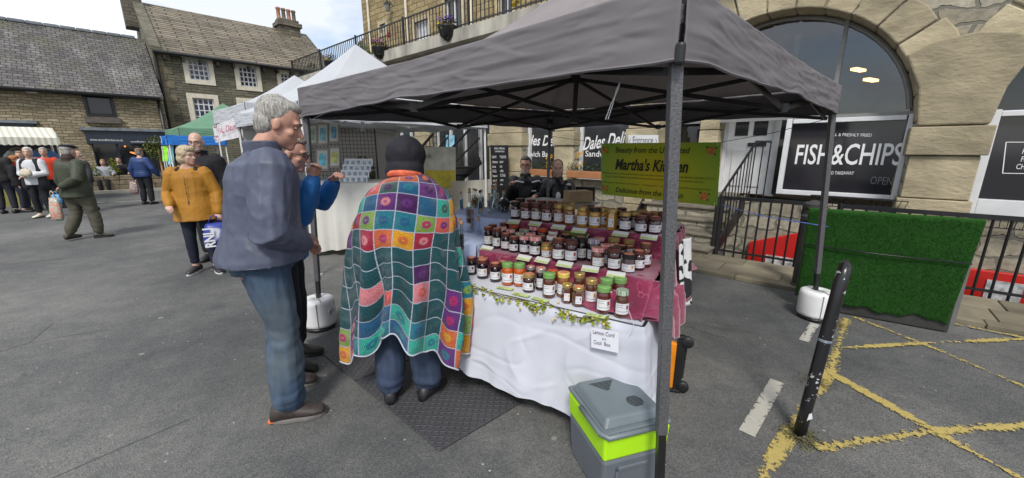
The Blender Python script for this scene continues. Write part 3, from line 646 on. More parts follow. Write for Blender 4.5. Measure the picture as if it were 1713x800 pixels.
# upper storey set back behind the balcony
CU = 9.9; ux0, _ = FR.loc(608, 50, CU)
t2 = root('upper_house', 'yellow stone house rising behind the balcony railing', 'building', FR.w((ux0+S1)/2, CU, 4.48), FR.rz)
m_up = stone('upper_ashlar', (.24, .18, .085), (.36, .28, .14), (.1, .08, .05), .5, .2, .05, .014, big=.12)
ow = [rect(FR, (695, 34), (718, 76), CU), rect(FR, (835, -30), (857, 30), CU), rect(FR, (636, 40), (646, 55), CU), rect(FR, (745, -5), (772, 50), CU)]
ow[0] = (*ow[0][:2], 4.6, ow[0][3]); ow[3] = (*ow[3][:2], 4.6, ow[3][3]); ow[1] = (*ow[1][:2], 4.6, ow[1][3])
lwall(FR, ux0, S1, 4.48, 10, ow, CU, .15).build('wall', m_up, t2, world=True)
b = MB(); b.quad(W(ux0, CU, 4.48), W(ux0, CU+6, 4.48), W(ux0, CU+6, 10), W(ux0, CU, 10)); b.quad(W(ux0, CU, 10), W(S1, CU, 10), W(S1, CU+6, 10), W(ux0, CU+6, 10)); b.build('side_wall', m_up, t2, world=True)
for k, o_ in enumerate(ow): gridwin(t2, FR, *o_, CU, 2, 2 if k else 3, .14, m_sand, m_white, m_shopglass if k % 2 else M('curtained_pane', (.45, .46, .5), rough=.15, var=.1))
for (pa) in (683, 791, 620): x, _ = FR.loc(pa, 40, CU); b = MB(); b.tube([W(x, CU-.08, 4.5), W(x, CU-.08, 9.9)], .05); b.build('downpipe', m_cream, t2, world=True)
P = FR.px(648, 12, CU-.25); lt = root('wall_lantern', 'black wall lantern on a bracket on the upper house', 'lantern', P, FR.rz)
b = MB(); b.lathe([(.05, -.16), (.08, -.15), (.12, .08), (.15, .1), (.06, .2), (.02, .26)], seg=6); b.build('lamp_glass', M('lantern_glass', (.12, .13, .13), rough=.1), lt)
b = MB(); b.tube([(0, 0, .1), (0, .12, .25), (0, .25, .1)], .015); b.lathe([(.16, .1), (.05, .22), (.02, .28)], seg=6); b.build('bracket', m_black, lt)
# balcony railing
zb0, zb1 = 4.48, 5.18; t = root('balcony_railing', 'long black iron railing along the balcony edge', 'railing', FR.w(-8, C0-.2, zb0), FR.rz)
b = MB(); fbox(b, FR, S0, S1, C0-.22, C0-.18, zb1-.03, zb1); b.build('top_rail', m_black, t, world=True); b = MB(); fbox(b, FR, S0, S1, C0-.21, C0-.19, zb0+.06, zb0+.09); b.build('bottom_rail', m_black, t, world=True)
b = MB(); x = S0
while x < S1: fbox(b, FR, x-.009, x+.009, C0-.209, C0-.191, zb0, zb1-.03); x += .135
b.build('balusters', m_black, t, world=True)
b = MB(); x = S0
while x < S1: b = MB(); fbox(b, FR, x-.025, x+.025, C0-.225, C0-.175, zb0, zb1+.05); x += 2.7; b.build('post', m_black, t, world=True)
# distant chimney by the upper house
P = aty(601, 60, 34); t = root('distant_house', 'far stone house end with a single terracotta chimney pot', 'building', (P.x, P.y, 0), FR.rz)
b = MB(); z6 = aty(601, 72, 34).z; b.b2(-2.5, 2.5, 0, 6, 0, z6-1.2); b.prism([(-2.5, 0, z6-1.2), (2.5, 0, z6-1.2), (0, 0, z6+.2)], (0, 6, 0)); b.build('wall', m_st2, t)
b = MB(); b.b2(-.5, .5, .5, 1.2, z6-.4, z6+.5); b.lathe([(.2, z6+.5), (.16, z6+1.2), (.2, z6+1.3)], (0, .85, 0), 10); b.build('chimney', m_pot, t)
# ------------------------------------------------------------------ steps and railings by the chip shop
sx0, sx1 = -2.8, -1.42
t = root('stone_steps', 'worn stone steps with dark side stringer up to the white door', 'steps', FR.w((sx0+sx1)/2, 6.2, 0), FR.rz)
m_step = M('step_stone', (.16, .14, .11), var=.35, vs=5, bump=.6, bs=25)
for k in range(5):
    z0 = .17*k; c_ = 6.02+.29*k
    b = MB(); fbox(b, FR, sx0+.02*k, sx1, c_+.03, 7.86, z0+.001*k, z0+.125); b.build('riser', m_rub, t, world=True)
    b = MB(); fbox(b, FR, sx0-.03, sx1+.02, c_, c_+.34, z0+.128, z0+.17); b.build('tread', m_step, t, world=True, bevel=.012)
b = MB(); fbox(b, FR, sx0, sx1, 7.5, 7.86, .8, .86); b.build('landing', m_step, t, world=True)
for x, dx_ in ((sx1+.0, .2), (sx0-.07, 0)):
    b = MB(); b.prism([W(x, 6.34, .04), W(x, 6.34, .2), W(x+dx_, 7.22, .9), W(x+dx_, 7.22, .7), W(x, 6.5, .04)], FR.e*.03); b.build('stringer', m_black, t, world=True)
t = root('stair_railing', 'black iron stair railing sloping up to the white door', 'railing', FR.w(-1.42, 6.3, 0), FR.rz)
p0, p1, p2 = W(-1.43, 6.32, 0), W(-1.2, 7.28, .84), W(-1.02, 7.4, .84); H9 = V3(0, 0, .9)
b = MB(); b.bar(p0, p0+H9, .045); b.build('newel_post', m_black, t, world=True)
b = MB(); b.tube([p0+H9, p1+H9, p2+H9], .021, 6); b.build('handrail', m_black, t, world=True)
b = MB(); b.bar(p0+V3(0, 0, .13), p1+V3(0, 0, .1), .022); b.build('lower_rail', m_black, t, world=True)
b = MB()
for k in range(1, 10): q_ = p0.lerp(p1, k/10); b.bar(q_+V3(0, 0, .1), q_+H9, .012)
for k in range(0, 3): q_ = p1.lerp(p2, k/2); b.bar(q_, q_+H9, .014)
b.build('balusters', m_black, t, world=True)
def flat_rail(label, x0, x1, c, h, post):
    t = root('area_railing', label, 'railing', FR.w((x0+x1)/2, c, .03), FR.rz); b = MB()
    b.bar(W(x0, c, h), W(x1, c, h), .03, .05); b.build('top_rail', m_black, t, world=True); b = MB(); b.bar(W(x0, c, .12), W(x1, c, .12), .02, .03); b.build('bottom_rail', m_black, t, world=True)
    b = MB(); x = x0+.12
    while x < x1-.05: b.bar(W(x, c, .03), W(x, c, h), .018); x += .125
    b.build('balusters', m_black, t, world=True)
    for x in (x0, x1): b = MB(); b.bar(W(x, c, 0), W(x, c, h+.03), post); b.build('post', m_black, t, world=True)
ra, _ = FR.loc(1196, 428, 6.36); rb, _ = FR.loc(1326, 462, 6.2)
flat_rail('black iron area railing beside the steps, left of the turf covered board', ra, rb, 6.36, .92, .05)
rc, _ = FR.loc(1640, 480, 6.3)
flat_rail('black iron area railing at the right edge, right of the turf covered board', rb+.35, 7.9, 6.36, .92, .045)
# stairs further back (left of menu board)
t = root('entrance_stairs', 'dark metal entrance stairs with black handrails behind the menu board', 'stairs', FR.w(-7.9, 6.4, 0), FR.rz)
for k in range(6): b = MB(); fbox(b, FR, -9.0+.3*k, -8.7+.3*k, 5.9, 6.9, .2*k+.15, .2*k+.2); b.build('tread', m_black, t, world=True)
for c_ in (5.9, 6.9):
    b = MB(); b.bar(W(-9.1, c_, .1), W(-7.1, c_, 1.35), .05, .2); b.bar(W(-9.1, c_, 1.05), W(-7.1, c_, 2.35), .045); b.bar(W(-9.1, c_, .6), W(-7.1, c_, 1.9), .03)
    for k in range(15): x = -9.1+2*k/14; z = .1+1.25*k/14; b.bar(W(x, c_, z), W(x, c_, z+1.0), .018)
    b.build('handrail', m_black, t, world=True)
# ------------------------------------------------------------------ pop-up gazebos
def fabric(name, col, transl=.25, rough=.75, var=.1, stripes=None, bump=.35, bs=9):
    m = M(name, col, rough=rough, var=var, vs=2.5, transl=transl, bump=bump, bs=bs, spec=.3); return m
m_leg = M('hammered_grey_steel', (.1, .1, .105), rough=.42, var=.35, vs=120, bump=.5, bs=220, metal=.2)
m_wleg = M('white_pole', (.55, .55, .53), rough=.4)
def nz3(p, k=1.0): return noise.noise(Vector(p)*k)
def gazebo(label, tops, feet, apex, zb, roofmat, valmat, legmat, barmat, group='pop-up gazebos in the market', scale=1, truss=True, legw=.04, sag=.35, seed=0, drop=.27, vhem=0.0):
    """tops: 4 outer corners (W,S,E,N) at the valance bottom height list zb ; apex point"""
    cx_ = sum((Vector(p) for p in tops), Vector())/4
    t = root('gazebo', label, 'gazebo', (cx_.x, cx_.y, 0), 0, group)
    T = [Vector(p) for p in tops]; A = Vector(apex)
    def up(i): return T[i]+Vector((0, 0, drop))
    # roof: four panels, slightly concave, with creases at the hips
    for i in range(4):
        p, q = up(i), up((i+1) % 4); b = MB()
        def fn(u, v, p=p, q=q):
            e = p.lerp(q, u); x = e.lerp(A, v); s = math.sin(math.pi*u)*(1-v)
            z = -sag*.16*math.sin(math.pi*v)*(1.0) - .05*s*math.sin(math.pi*min(1, v*1.3))
            z += .007*nz3((x.x*3+seed, x.y*3, 1.3))*(1-v*.5)+.003*max(0, 1-abs(nz3((x.x*2.5, x.y*2.5+seed, 4)))*5)**2 - .02*s*(1-v)**6
            return x+Vector((0, 0, z+.004))
        b.grid(24, 22, fn); b.build('roof_panel', roofmat, t, world=True, smooth=True, solid=.004)
    for i in range(4):
        p, q = T[i], T[(i+1) % 4]; d = (q-p).normalized(); nrm = Vector((d.y, -d.x, 0))
        if nrm.dot(cx_-p) > 0: nrm = -nrm
        b = MB()
        def fn(u, v, p=p, q=q):
            tp = up(i).lerp(up((i+1) % 4), u); lo = p.lerp(q, u); x = tp.lerp(lo, v); s = math.sin(math.pi*u)
            L_ = u*(q-p).length
            w_ = .014*v*nz3((L_*1.6+seed, v*.7, 3))+.008*nz3((L_*2.2+v*2.2, v*4+seed-L_*.9, 7)); w_ += .004*max(0, 1-abs(nz3((L_*1.5+v*1.1+seed, v*3.4-L_*1.3, 2)))*5)**2-.003*max(0, 1-abs(nz3((L_*2.3-v*1.2, v*4.2+L_*.8+seed, 5)))*6)**2+.0008*nz3((L_*19+v*12, v*22-L_*9, 2))
            zz = -vhem*s*v - .02*s*(1-v) + .014*nz3((L_*3, 5+seed, 0))*v
            return x + nrm*(.012+(w_+.02*v)*min(1, s*6+.15)) + Vector((0, 0, zz))
        b.grid(240, 30, fn); vl = b.build('valance', valmat, t, world=True, smooth=True, solid=.003)
        b = MB(); b.tube([fn(k/40, 1.0) for k in range(41)], .006, 5); b.build('hem', valmat, vl, world=True)
    for i in range(4):
        tp, ft = T[i]+(cx_-T[i]).normalized()*.04, Vector(feet[i]); tp.z = T[i].z+drop-.06
        mid = ft.lerp(tp, .22)
        b = MB(); b.bar(mid, tp, legw); lg = b.build('leg', legmat, t, world=True, bevel=.004)
        b = MB(); b.bar(ft, mid, legw*.78); b.build('inner_leg', barmat, lg, world=True)
        b = MB(); b.bar(ft+Vector((0, 0, .001)), ft+Vector((0, 0, .012)), legw*1.9); b.build('foot_plate', barmat, lg, world=True)
        b = MB(); c_ = tp.copy(); c_.z = T[i].z+.09; b.box(c_, (legw*1.3, legw*1.3, .06), rz=R(45)); b.build('corner_bracket', barmat, lg, world=True, bevel=.006); 
    if truss:
        zt = zb+drop-.06; zl = zb-.04
        I = [Vector((p.x, p.y, 0))+(Vector((cx_.x-p.x, cx_.y-p.y, 0))).normalized()*.06 for p in T]
        def P(v, z): return Vector((v.x, v.y, z))
        C_ = Vector((cx_.x, cx_.y, 0))
        for i in range(4):
            a, c = I[i], I[(i+1) % 4]; m_ = (a+c)/2; b = MB(); w_, h_ = .013, .028
            off = (C_-m_).normalized()*.016
            for s_, e_ in ((a, m_), (c, m_)):
                b.bar(P(s_, zt), P(e_, zl), w_, h_); b.bar(P(s_+off, zl+.02), P(e_+off, zt), w_, h_)
            for v in (m_,): b.bar(P(v, zl-.02), P(v, zl+.03), .04); b.bar(P(v, zt-.03), P(v, zt+.02), .04)
            b.build('scissor_bars', barmat, t, world=True)
            b = MB(); b.bar(P(m_, zt), P(C_, zl+.05), w_, h_); b.bar(P(m_+off.cross(Vector((0, 0, 1))), zl), P(C_, zt+.12), w_, h_); b.build('cross_bar', barmat, t, world=True)
        b = MB(); b.bar(P(C_, zl), A-Vector((0, 0, .05)), .035); b.bar(P(C_, zl-.02), P(C_, zl+.06), .07); b.bar(P(C_, zt+.08), P(C_, zt+.15), .07); b.build('centre_pole', barmat, t, world=True)
    return t
m_roofg = fabric('mauve_grey_roof_fabric', (.31, .28, .28), .3); m_valg = fabric('grey_valance_fabric', (.175, .163, .172), .16, bump=.12, bs=5)
def V(x, y, z): return Vector((x, y, z))
TA, TC_, TB = aty(506, 198, 3.36), aty(1134, 103, 1.345), aty(1397, 192, 3.5)
TD = TA+TB-TC_; TD.z = 1.9
FA, FC, FB, FD = V(-1.79, 3.3, 0), V(.655, 1.385, 0), V(2.97, 3.5, 0), V(.5, 5.45, 0)
gz = gazebo('large grey gazebo sheltering the jam stall', [TA, TC_, TB, TD], [FA, FC, FB, FD], V(.56, 3.4, 2.93), 1.9, m_roofg, m_valg, m_leg, m_black, legw=.041, sag=1.2, drop=.235, vhem=-.02)
b = MB(); p = TC_+V(.0, -.012, .02); b.box(p, (.03, .03, .07), rz=R(45)); b.build('corner_cap', m_black, gz, world=True, bevel=.01)
m_wf = fabric('white_gazebo_fabric', (.64, .66, .69), .35, var=.04); m_cf = fabric('cream_gazebo_lining', (.6, .57, .5), .4, var=.05)
base = [V(-2.12, -.05, 0), V(0, -2.0, 0), V(2.12, .05, 0), V(0, 2.0, 0)]
def simple_gaz(label, cx, cy, zb, za, k, roof, val, legm, seed, drop=.26, truss=True):
    tops = [V(cx+p.x*k, cy+p.y*k, zb) for p in base]; feet = [V(cx+p.x*k*.985, cy+p.y*k*.985, 0) for p in base]
    return gazebo(label, tops, feet, V(cx, cy, za), zb, roof, val, legm, legm, truss=truss, legw=.035, sag=.7, seed=seed, drop=drop)
g1 = simple_gaz('white gazebo over the stall of framed prints, just behind the grey one', -2.55, 6.8, 1.98, 3.28, 1, m_wf, m_wf, m_wleg, 5, drop=.2)
g2 = simple_gaz('white gazebo hung with the red lettered banner', -5.1, 9.6, 2.2, 3.3, .95, m_wf, m_wf, m_wleg, 9, drop=.3)
m_green = fabric('sage_green_fabric', (.17, .33, .22), .25); m_blue = fabric('bright_blue_fabric', (.03, .2, .62), .2)
g3 = simple_gaz('sage green peaked gazebo in front of the tall stone house', -10.9, 15.2, 2.05, 3.3, 1.1, m_green, m_green, m_wleg, 12)
b_ = simple_gaz('blue charity gazebo with a white round emblem on its front', -9.75, 12.1, 1.75, 2.0, .46, m_blue, m_blue, m_wleg, 14, drop=.26)
P0 = V(-9.75-.46*2.12, 12.1-.05, 0); P1 = V(-9.75, 12.1-2*.46, 0)
em = MB(); d = (P1-P0).normalized(); nr = V(d.y, -d.x, 0); c_ = P0+(P1-P0)*.62+nr*.08+V(0, 0, 1.89); em.add([c_+d*math.cos(k*.2618)*.11+V(0, 0, math.sin(k*.2618)*.1) for k in range(24)], [list(range(24))]); em.build('emblem', m_letterw, b_, world=True)
em = MB(); 
for q in ((-.03, -.03, .08), (.02, .0, .05), (0, .04, .06)): em.bar(c_+nr*.005+d*q[0]+V(0, 0, q[1]-q[2]/2), c_+nr*.005+d*q[0]+V(0, 0, q[1]+q[2]/2), .03, .002)
em.build('emblem_mark', M('navy_ink', (.01, .02, .08)), b_, world=True)
# white banner with red writing on the second white gazebo
c0_ = aty(356, 240, 7.2); 
Q = [aty(361, 239, 8.0), aty(431, 222, 7.1), aty(425, 183, 7.1), aty(356, 212, 8.0)]
t = root('banner', 'small white banner with red handwriting hanging from a white gazebo', 'banner', Q[0], 0)
b = MB(); b.grid(14, 4, lambda u, v: Q[0].lerp(Q[1], u).lerp(Q[3].lerp(Q[2], u), v)+V(.02*math.sin(u*7), 0, .01*math.sin(u*9))); b.build('cloth', M('banner_white', (.66, .64, .66), var=.2, vs=7), t, world=True, solid=.004)
nq = V(.0, -.03, 0); q = lambda u, v: Q[0].lerp(Q[1], u).lerp(Q[3].lerp(Q[2], u), v)+nq*1.6
text('A. Dora Rigg', M('crimson_ink', (.45, .03, .12)), (q(.18, .3), q(.88, .3), q(.18, .72), q(.88, .72)), t, shear=.3)
b = MB(); random.seed(4)
for k in range(16): p = q(random.choice((random.uniform(.02, .14), random.uniform(.88, .98), random.uniform(.1, .9))), random.uniform(.08, .92)); b.ell(p, (.02, .004, .02), 6, 4)
b.build('flower_print', M('dusky_pink', (.35, .2, .25)), t, world=True)
t = root('side_sheet', 'plain white sheet tied beside the red lettered banner', 'sheet', aty(445, 200, 7.2), 0)
b = MB(); q2 = [aty(405, 232, 7.15), aty(478, 218, 6.9), aty(490, 158, 6.9), aty(402, 186, 7.15)]
b.grid(12, 6, lambda u, v: q2[0].lerp(q2[1], u).lerp(q2[3].lerp(q2[2], u), v)+V(0, .05*math.sin(u*9), 0)); b.build('cloth', m_wf, t, world=True, smooth=True, solid=.004)
# things under white gazebo: back wall with arched window, print grid, card rack, covered table
gw = [V(-2.55-2.05, 6.78, 0), V(-2.55, 8.72, 0)]
t = root('gazebo_side_wall', 'grey white fabric wall with a small arched window at the back of the print stall', 'gazebo wall', (gw[0]+gw[1])/2, 0)
dd = gw[1]-gw[0]; dn = V(-dd.y, dd.x, 0).normalized()
b = MB(); b.grid(60, 20, lambda u, v: gw[0]+dd*u+V(0, 0, .1+1.95*v)+dn*(.035*math.sin(u*23+v*3)*(1-v)+.03*nz3((u*6, v*4, 2)))); b.build('fabric', fabric('wall_fabric_grey', (.42, .4, .38), .3, var=.06), t, world=True, smooth=True)
pw = [aty(590+i, 1, 1) for i in (0,)]
def onseg(px, py, a, d, off=0):
    n_ = V(-d.y, d.x, 0).normalized(); r = ray(px, py); tt_ = (a.dot(n_)+off-CAM.dot(n_))/r.dot(n_); return CAM+r*tt_
b = MB(); lo = onseg(589, 300, gw[0], dd, -.06); hi = onseg(629, 300, gw[0], dd, -.06); top = onseg(608, 260, gw[0], dd, -.06); wv = hi-lo; hh = top.z-lo.z
b.add([lo, hi]+[lo+wv*(.5+.5*math.cos(a*math.pi/10))+V(0, 0, hh*(.25+.75*math.sin(a*math.pi/10))) for a in range(11)], [list(range(13))]); wnd = b.build('arched_window', M('green_view_pane', (.08, .09, .04), rough=.2, var=.8, vs=7), t, world=True)
b = MB(); b.bar(lo+wv*.5-dn*.02, lo+wv*.5+V(0, 0, hh)-dn*.02, .02); b.bar(lo+V(0, 0, hh*.4)-dn*.02, hi+V(0, 0, hh*.4)-dn*.02, .02); b.build('window_cross', m_wf, wnd, world=True)
# low white sheet along the right of the print stall
t = root('half_wall', 'low white fabric half wall sagging behind the bottles', 'gazebo wall', V(-1.2, 7.8, 0), 0)
ha, hb = V(-2.5, 8.7, 0), V(-.35, 6.82, 0); hd = hb-ha; hn = V(-hd.y, hd.x, 0).normalized()
b = MB(); b.grid(40, 14, lambda u, v: ha+hd*u+V(0, 0, .05+v*(1.0+.06*u-.25*math.sin(math.pi*u)*.3))+hn*(.04*math.sin(u*19+v*4)*(1-.4*v))); b.build('fabric', m_cf, t, world=True, smooth=True)
# table under cream cloth
tb = [at(522, 428, .06), at(722, 405, .06)]; tb[1] = V(-1.42, 5.95, .06)
tb[0] = V(-3.1, 5.75, .06)
dt = tb[1]-tb[0]; nt = V(-dt.y, dt.x, 0).normalized()
t = root('covered_table', 'long table under a cream white cloth in front of the framed prints', 'table', (tb[0]+tb[1])/2, 0)
b = MB(); H_ = 1.06
b.grid(70, 12, lambda u, v: tb[0]+dt*u+V(0, 0, H_*v+.06*(1-v)*math.sin(u*3))-nt*((1-v)*(.05+.03*math.sin(u*31)+.02*math.sin(u*57+1))))
b.grid(30, 4, lambda u, v: tb[0]+dt*u+nt*.75*v+V(0, 0, H_+.002)); 
for u0, sgn in ((0, -1), (1, 1)): b.grid(8, 8, lambda u, v, u0=u0: tb[0]+dt*u0+nt*.75*u+V(0, 0, H_*v+.001)-dt.normalized()*(1-v)*.06*(1 if u0 == 0 else -1))
b.build('tablecloth', fabric('cream_tablecloth', (.62, .61, .56), .1, var=.05), t, world=True, smooth=True)
# wire grid with framed prints
ga, gb = onseg(523, 300, tb[0], dt, .8), onseg(633, 300, tb[0], dt, .8); gd = (gb-ga); gd.z = 0; gn = V(-gd.y, gd.x, 0).normalized()
t = root('wire_display_grid', 'black wire grid panel standing behind the cream table', 'display grid', ga+gd*.5+V(0, 0, -ga.z), 0)
b = MB(); z0, z1 = 1.0, 1.95
for k in range(19): b.bar(V(ga.x, ga.y, z0)+gd*k/18, V(ga.x, ga.y, z1)+gd*k/18, .006)
for k in range(16): z = z0+(z1-z0)*k/15; b.bar(V(ga.x, ga.y, z), V(ga.x, ga.y, z)+gd, .006)
for k in (0, 1): b.bar(V(ga.x, ga.y, 0)+gd*k, V(ga.x, ga.y, z1)+gd*k, .02)
b.build('wire_panel', m_black, t, world=True)
prints = [(512, 207, 531, 243, (.3, .4, .3), 'green and grey landscape print, upper left on the wire grid'), (531, 205, 549, 244, (.2, .42, .5), 'blue and yellow seascape print, upper middle on the wire grid'), (550, 203, 567, 240, (.12, .3, .4), 'dark teal seascape print, upper right on the wire grid'), (529, 248, 550, 286, (.15, .5, .6), 'bright turquoise print, lower left on the wire grid'), (551, 245, 569, 281, (.5, .5, .15), 'yellow meadow print, lower right on the wire grid')]
for x0, y0, x1, y1, colr, lab in prints:
    O_ = [onseg(a, c, tb[0], dt, .74) for a, c in ((x0, y1), (x1, y1), (x1, y0), (x0, y0))]; cc_ = sum(O_, V(0, 0, 0))/4
    t = root('framed_print', lab, 'picture', cc_, 0, 'framed prints on the wire grid')
    b = MB(); b.prism(O_, gn*.02); b.build('mount', M('print_frame', (.3, .27, .23)), t, world=True)
    s_ = [cc_+(o-cc_)*.8-gn*.004 for o in O_]; b = MB(); b.quad(*s_); b.build('mat_board', M('mat_board', (.55, .57, .52)), t, world=True)
    s_ = [cc_+(o-cc_)*.52-gn*.008 for o in O_]; b = MB(); b.quad(*s_); b.build('picture', M('picture_%s' % lab[:6], colr, var=.6, vs=9), t, world=True)
# tiered card rack
t = root('card_rack', 'white tiered rack of greetings cards on the cream table', 'card rack', onseg(590, 307, tb[0], dt, .3), 0)
m_card = M('greeting_card', (.7, .7, .72), var=.1, vs=30, island=.2); m_cardp = M('card_picture', (.35, .42, .5), var=.6, vs=25, island=.5)
dn_ = dt.normalized()
for rr in range(4):
    for k in range(5):
        P = onseg(572+k*9.5+rr*3, 307-rr*9.5, tb[0], dt, .25+.05*rr); b = MB(); wv = dn_*.085; uv = V(0, 0, .12)+nt*.04
        b.prism([P-wv/2, P+wv/2, P+wv/2+uv, P-wv/2+uv], -nt*.004); cd_ = b.build('card', m_card, t, world=True)
        b = MB(); q0 = P-nt*.006; b.quad(q0-wv*.3+uv*.2, q0+wv*.3+uv*.2, q0+wv*.3+uv*.75, q0-wv*.3+uv*.75); b.build('card_print', m_cardp, cd_, world=True)
b = MB(); e0 = onseg(612, 308, tb[0], dt, .3); b.bar(V(e0.x, e0.y, H_), V(e0.x, e0.y, H_+.32)+nt*.1, .012); b.bar(V(e0.x, e0.y, H_)+nt*.3, V(e0.x, e0.y, H_+.32)+nt*.1, .012); b.build('wire_stand', m_wleg, t, world=True)
# yellow and white poster stand seen right of the hood
P = aty(738, 285, 7.6); t = root('poster_board', 'cream poster board with a yellow band and the word Ink', 'poster', (P.x, P.y, 0), FR.rz)
q = [aty(a, c, 7.6) for a, c in ((709, 335), (762, 335), (762, 246), (709, 246))]
b = MB(); b.prism(q, (0, .02, 0)); b.build('board', M('pale_board', (.55, .53, .44), var=.2), t, world=True)
q3 = [aty(a, c, 7.59) for a, c in ((711, 315), (761, 315), (761, 285), (711, 285))]; b = MB(); b.quad(*q3); b.build('yellow_band', M('yellow_print', (.55, .45, .04), var=.3), t, world=True)
text('Ink', M('grey_ink', (.15, .15, .15)), (aty(709, 265, 7.58), aty(722, 265, 7.58), aty(709, 256, 7.58)), t)
t = root('blue_poster', 'pale blue poster stuck on the glass beside the entrance stairs', 'poster', FR.px(751, 245, C0+.2), 0); q = [FR.px(a, c, C0+.2) for a, c in ((746, 255), (760, 255), (760, 226), (746, 226))]
b = MB(); b.prism(q, FR.n*.004); b.build('sheet', M('blue_poster_sheet', (.25, .5, .65), var=.5, vs=9), t, world=True)
# ------------------------------------------------------------------ weights on gazebo legs
m_plw = M('white_weight_plastic', (.72, .72, .72), rough=.35, var=.08, vs=5)
def weight(c, lab, seam):
    t = root('leg_weight', lab, 'leg weight', c, 0, 'white gazebo leg weights')
    b = MB(); b.lathe([(.12, .035), (.138, .045), (.142, .07), (.142, .25), (.135, .28), (.115, .292), (.03, .294), (.028, .27)], seg=40); b.build('drum', m_plw, t, smooth=True)
    b = MB(); b.lathe([(.1, 0), (.128, .003), (.13, .03), (.1, .034)], seg=36); b.build('rubber_base', m_black, t, smooth=True)
    b = MB(); b.box((math.cos(seam)*.142, math.sin(seam)*.142, .16), (.006, .008, .23), rz=seam); b.box((0, 0, .2945), (.27, .006, .004), rz=seam+.3); b.build('seam', M('seam_grey', (.2, .2, .2)), t)
    b = MB(); a = seam+.9; b.ell((math.cos(a)*.14, math.sin(a)*.14, .18), (.01, .035, .03), mt=Matrix.Rotation(a, 3, 'Z')); b.build('handle_recess', M('recess_grey', (.45, .45, .45)), t, smooth=True)
weight(V(-1.79, 3.3, 0), 'white round weight on the gazebo leg behind the man in the navy jacket', -1.2)
weight(V(2.97, 3.5, 0), 'white round weight on the gazebo leg before the turf board', -1.9)
# ------------------------------------------------------------------ jam stall table (frame FT: s along, c away)
TW = FT.w; s0t, s1t, cf, cb_, zt_ = -2.35, -.36, 1.865, 2.82, .75
t = root('stall_table', 'trestle table of the jam stall under a white cloth', 'table', TW((s0t+s1t)/2, (cf+cb_)/2, 0), FT.rz)
m_trest = M('table_plastic', (.5, .5, .48), rough=.5); b = MB(); fbox(b, FT, s0t+.02, s1t-.02, cf+.02, cb_-.02, .71, .742); b.build('table_top', m_trest, t, world=True)
for x in (s0t+.2, s1t-.2):
    for c_ in (cf+.15, cb_-.12): b = MB(); b.bar(TW(x, c_, 0), TW(x, c_, .71), .03); b.build('leg', m_black, t, world=True)
def cloth_drape(s0, s1, c0, c1, zt, hemf, hems, flare=.05, amp=.012, seed=0, back=True):
    b = MB()
    def hz_(s): return hemf(s) if callable(hemf) else hemf
    b.grid(60, 10, lambda u, v: TW(s0+(s1-s0)*u, c0+(c1-c0)*v, zt+.003*nz3((u*9, v*4, seed))))
    Lf, Ls, rc = s1-s0, c1-c0, .05
    def skirt(u, v):
        d = u*(Lf+Ls); k_ = max(0, min(1, (d-(Lf-rc))/(2*rc))); an = k_*math.pi/2
        px_ = s0+min(d, Lf); py_ = c0+max(0, d-Lf); nx_, ny_ = math.sin(an), -math.cos(an)
        h = hemf(px_) if d < Lf else hemf(s1)+(hems(py_)-hemf(s1))*min(1, (py_-c0)/.5)
        z = zt-(zt-h)*v; cor = math.exp(-((d-Lf)/.1)**2)
        f = .005*max(0, 1-abs(nz3((d*2.6+v*1.6, v*2.2-d*.7, 6)))*6)**2-.004*max(0, 1-abs(nz3((d*1.9-v*2.3, v*2.6+d, 2)))*7)**2+amp*(math.sin(d*15+1.3*math.sin(d*5+v*2))*(v**.8))+.018*nz3((d*2.2, v*1.0, 4+seed))*v+.005*nz3((d*7+v*5, v*4, 9))*v+.008*math.sin(d*41+3*math.sin(d*3))*v*v+.05*cor*v
        o_ = .004+flare*v*.7+max(-.0, f+.012)+.012*math.sin(min(1, v*10)*math.pi/2)
        return TW(px_+nx_*o_, py_+ny_*o_, z)
    b.grid(300, 60, skirt)
    def side0(u, v):
        c = c0+(c1-c0)*u; return TW(s0-.004-flare*v, c, zt-(zt-.3)*v)
    b.grid(20, 10, side0)
    return b
m_cloth = fabric('white_tablecloth', (.6, .615, .68), .08, var=.04, bump=.25, bs=5)
hemf = lambda s: .07+.11*max(0, min(1, (-.36-s)/1.1))+.02*math.sin(s*6)
b = cloth_drape(s0t, s1t, cf, cb_, .752, hemf, lambda c: .12+.25*(c-cf)/.9)
o = b.build('tablecloth', m_cloth, None, origin=TW(-1.3, 2.3, .752), smooth=True); tag(o, 'long white tablecloth hanging to the ground over the jam stall table', 'tablecloth')
# stepped display risers under burgundy cloth
m_burg = M('burgundy_damask', (.2, .012, .055), rough=.42, var=.18, vs=5, bump=.4, bs=8, sheen=.5)
def damask():
    m = MC['burgundy_damask']; n = N.__new__(N); n.m = m; n.t = m.node_tree
    bs_ = [x for x in n.t.nodes if x.type == 'BSDF_PRINCIPLED'][0]; tt = n('TexCoord').outputs['Object']
    nn = n('TexNoise', i_Vector=tt, i_Scale=6.5, i_Detail=1.0, i_Distortion=2.6)
    k = math_(n, 'LESS_THAN', math_(n, 'ABSOLUTE', math_(n, 'SUBTRACT', nn.outputs['Fac'], .52)), .009)
    old = bs_.inputs['Base Color'].links[0].from_socket
    n.link(mixc(n, math_(n, 'MULTIPLY', k, .75), old, (.42, .09, .13)), bs_.inputs['Base Color'])
damask()
sL, sR = -1.6, -.37; c2t, z2t, c3t, z3t = 2.17, .905, 2.615, 1.06
t = root('display_step', 'two stepped display risers standing on the white tablecloth', 'display riser', TW(-1, 2.5, .755), FT.rz)
b = MB(); fbox(b, FT, sL+.02, sR-.06, c2t+.02, 2.8, .757, z2t-.012); b.build('lower_step', m_trest, t, world=True)
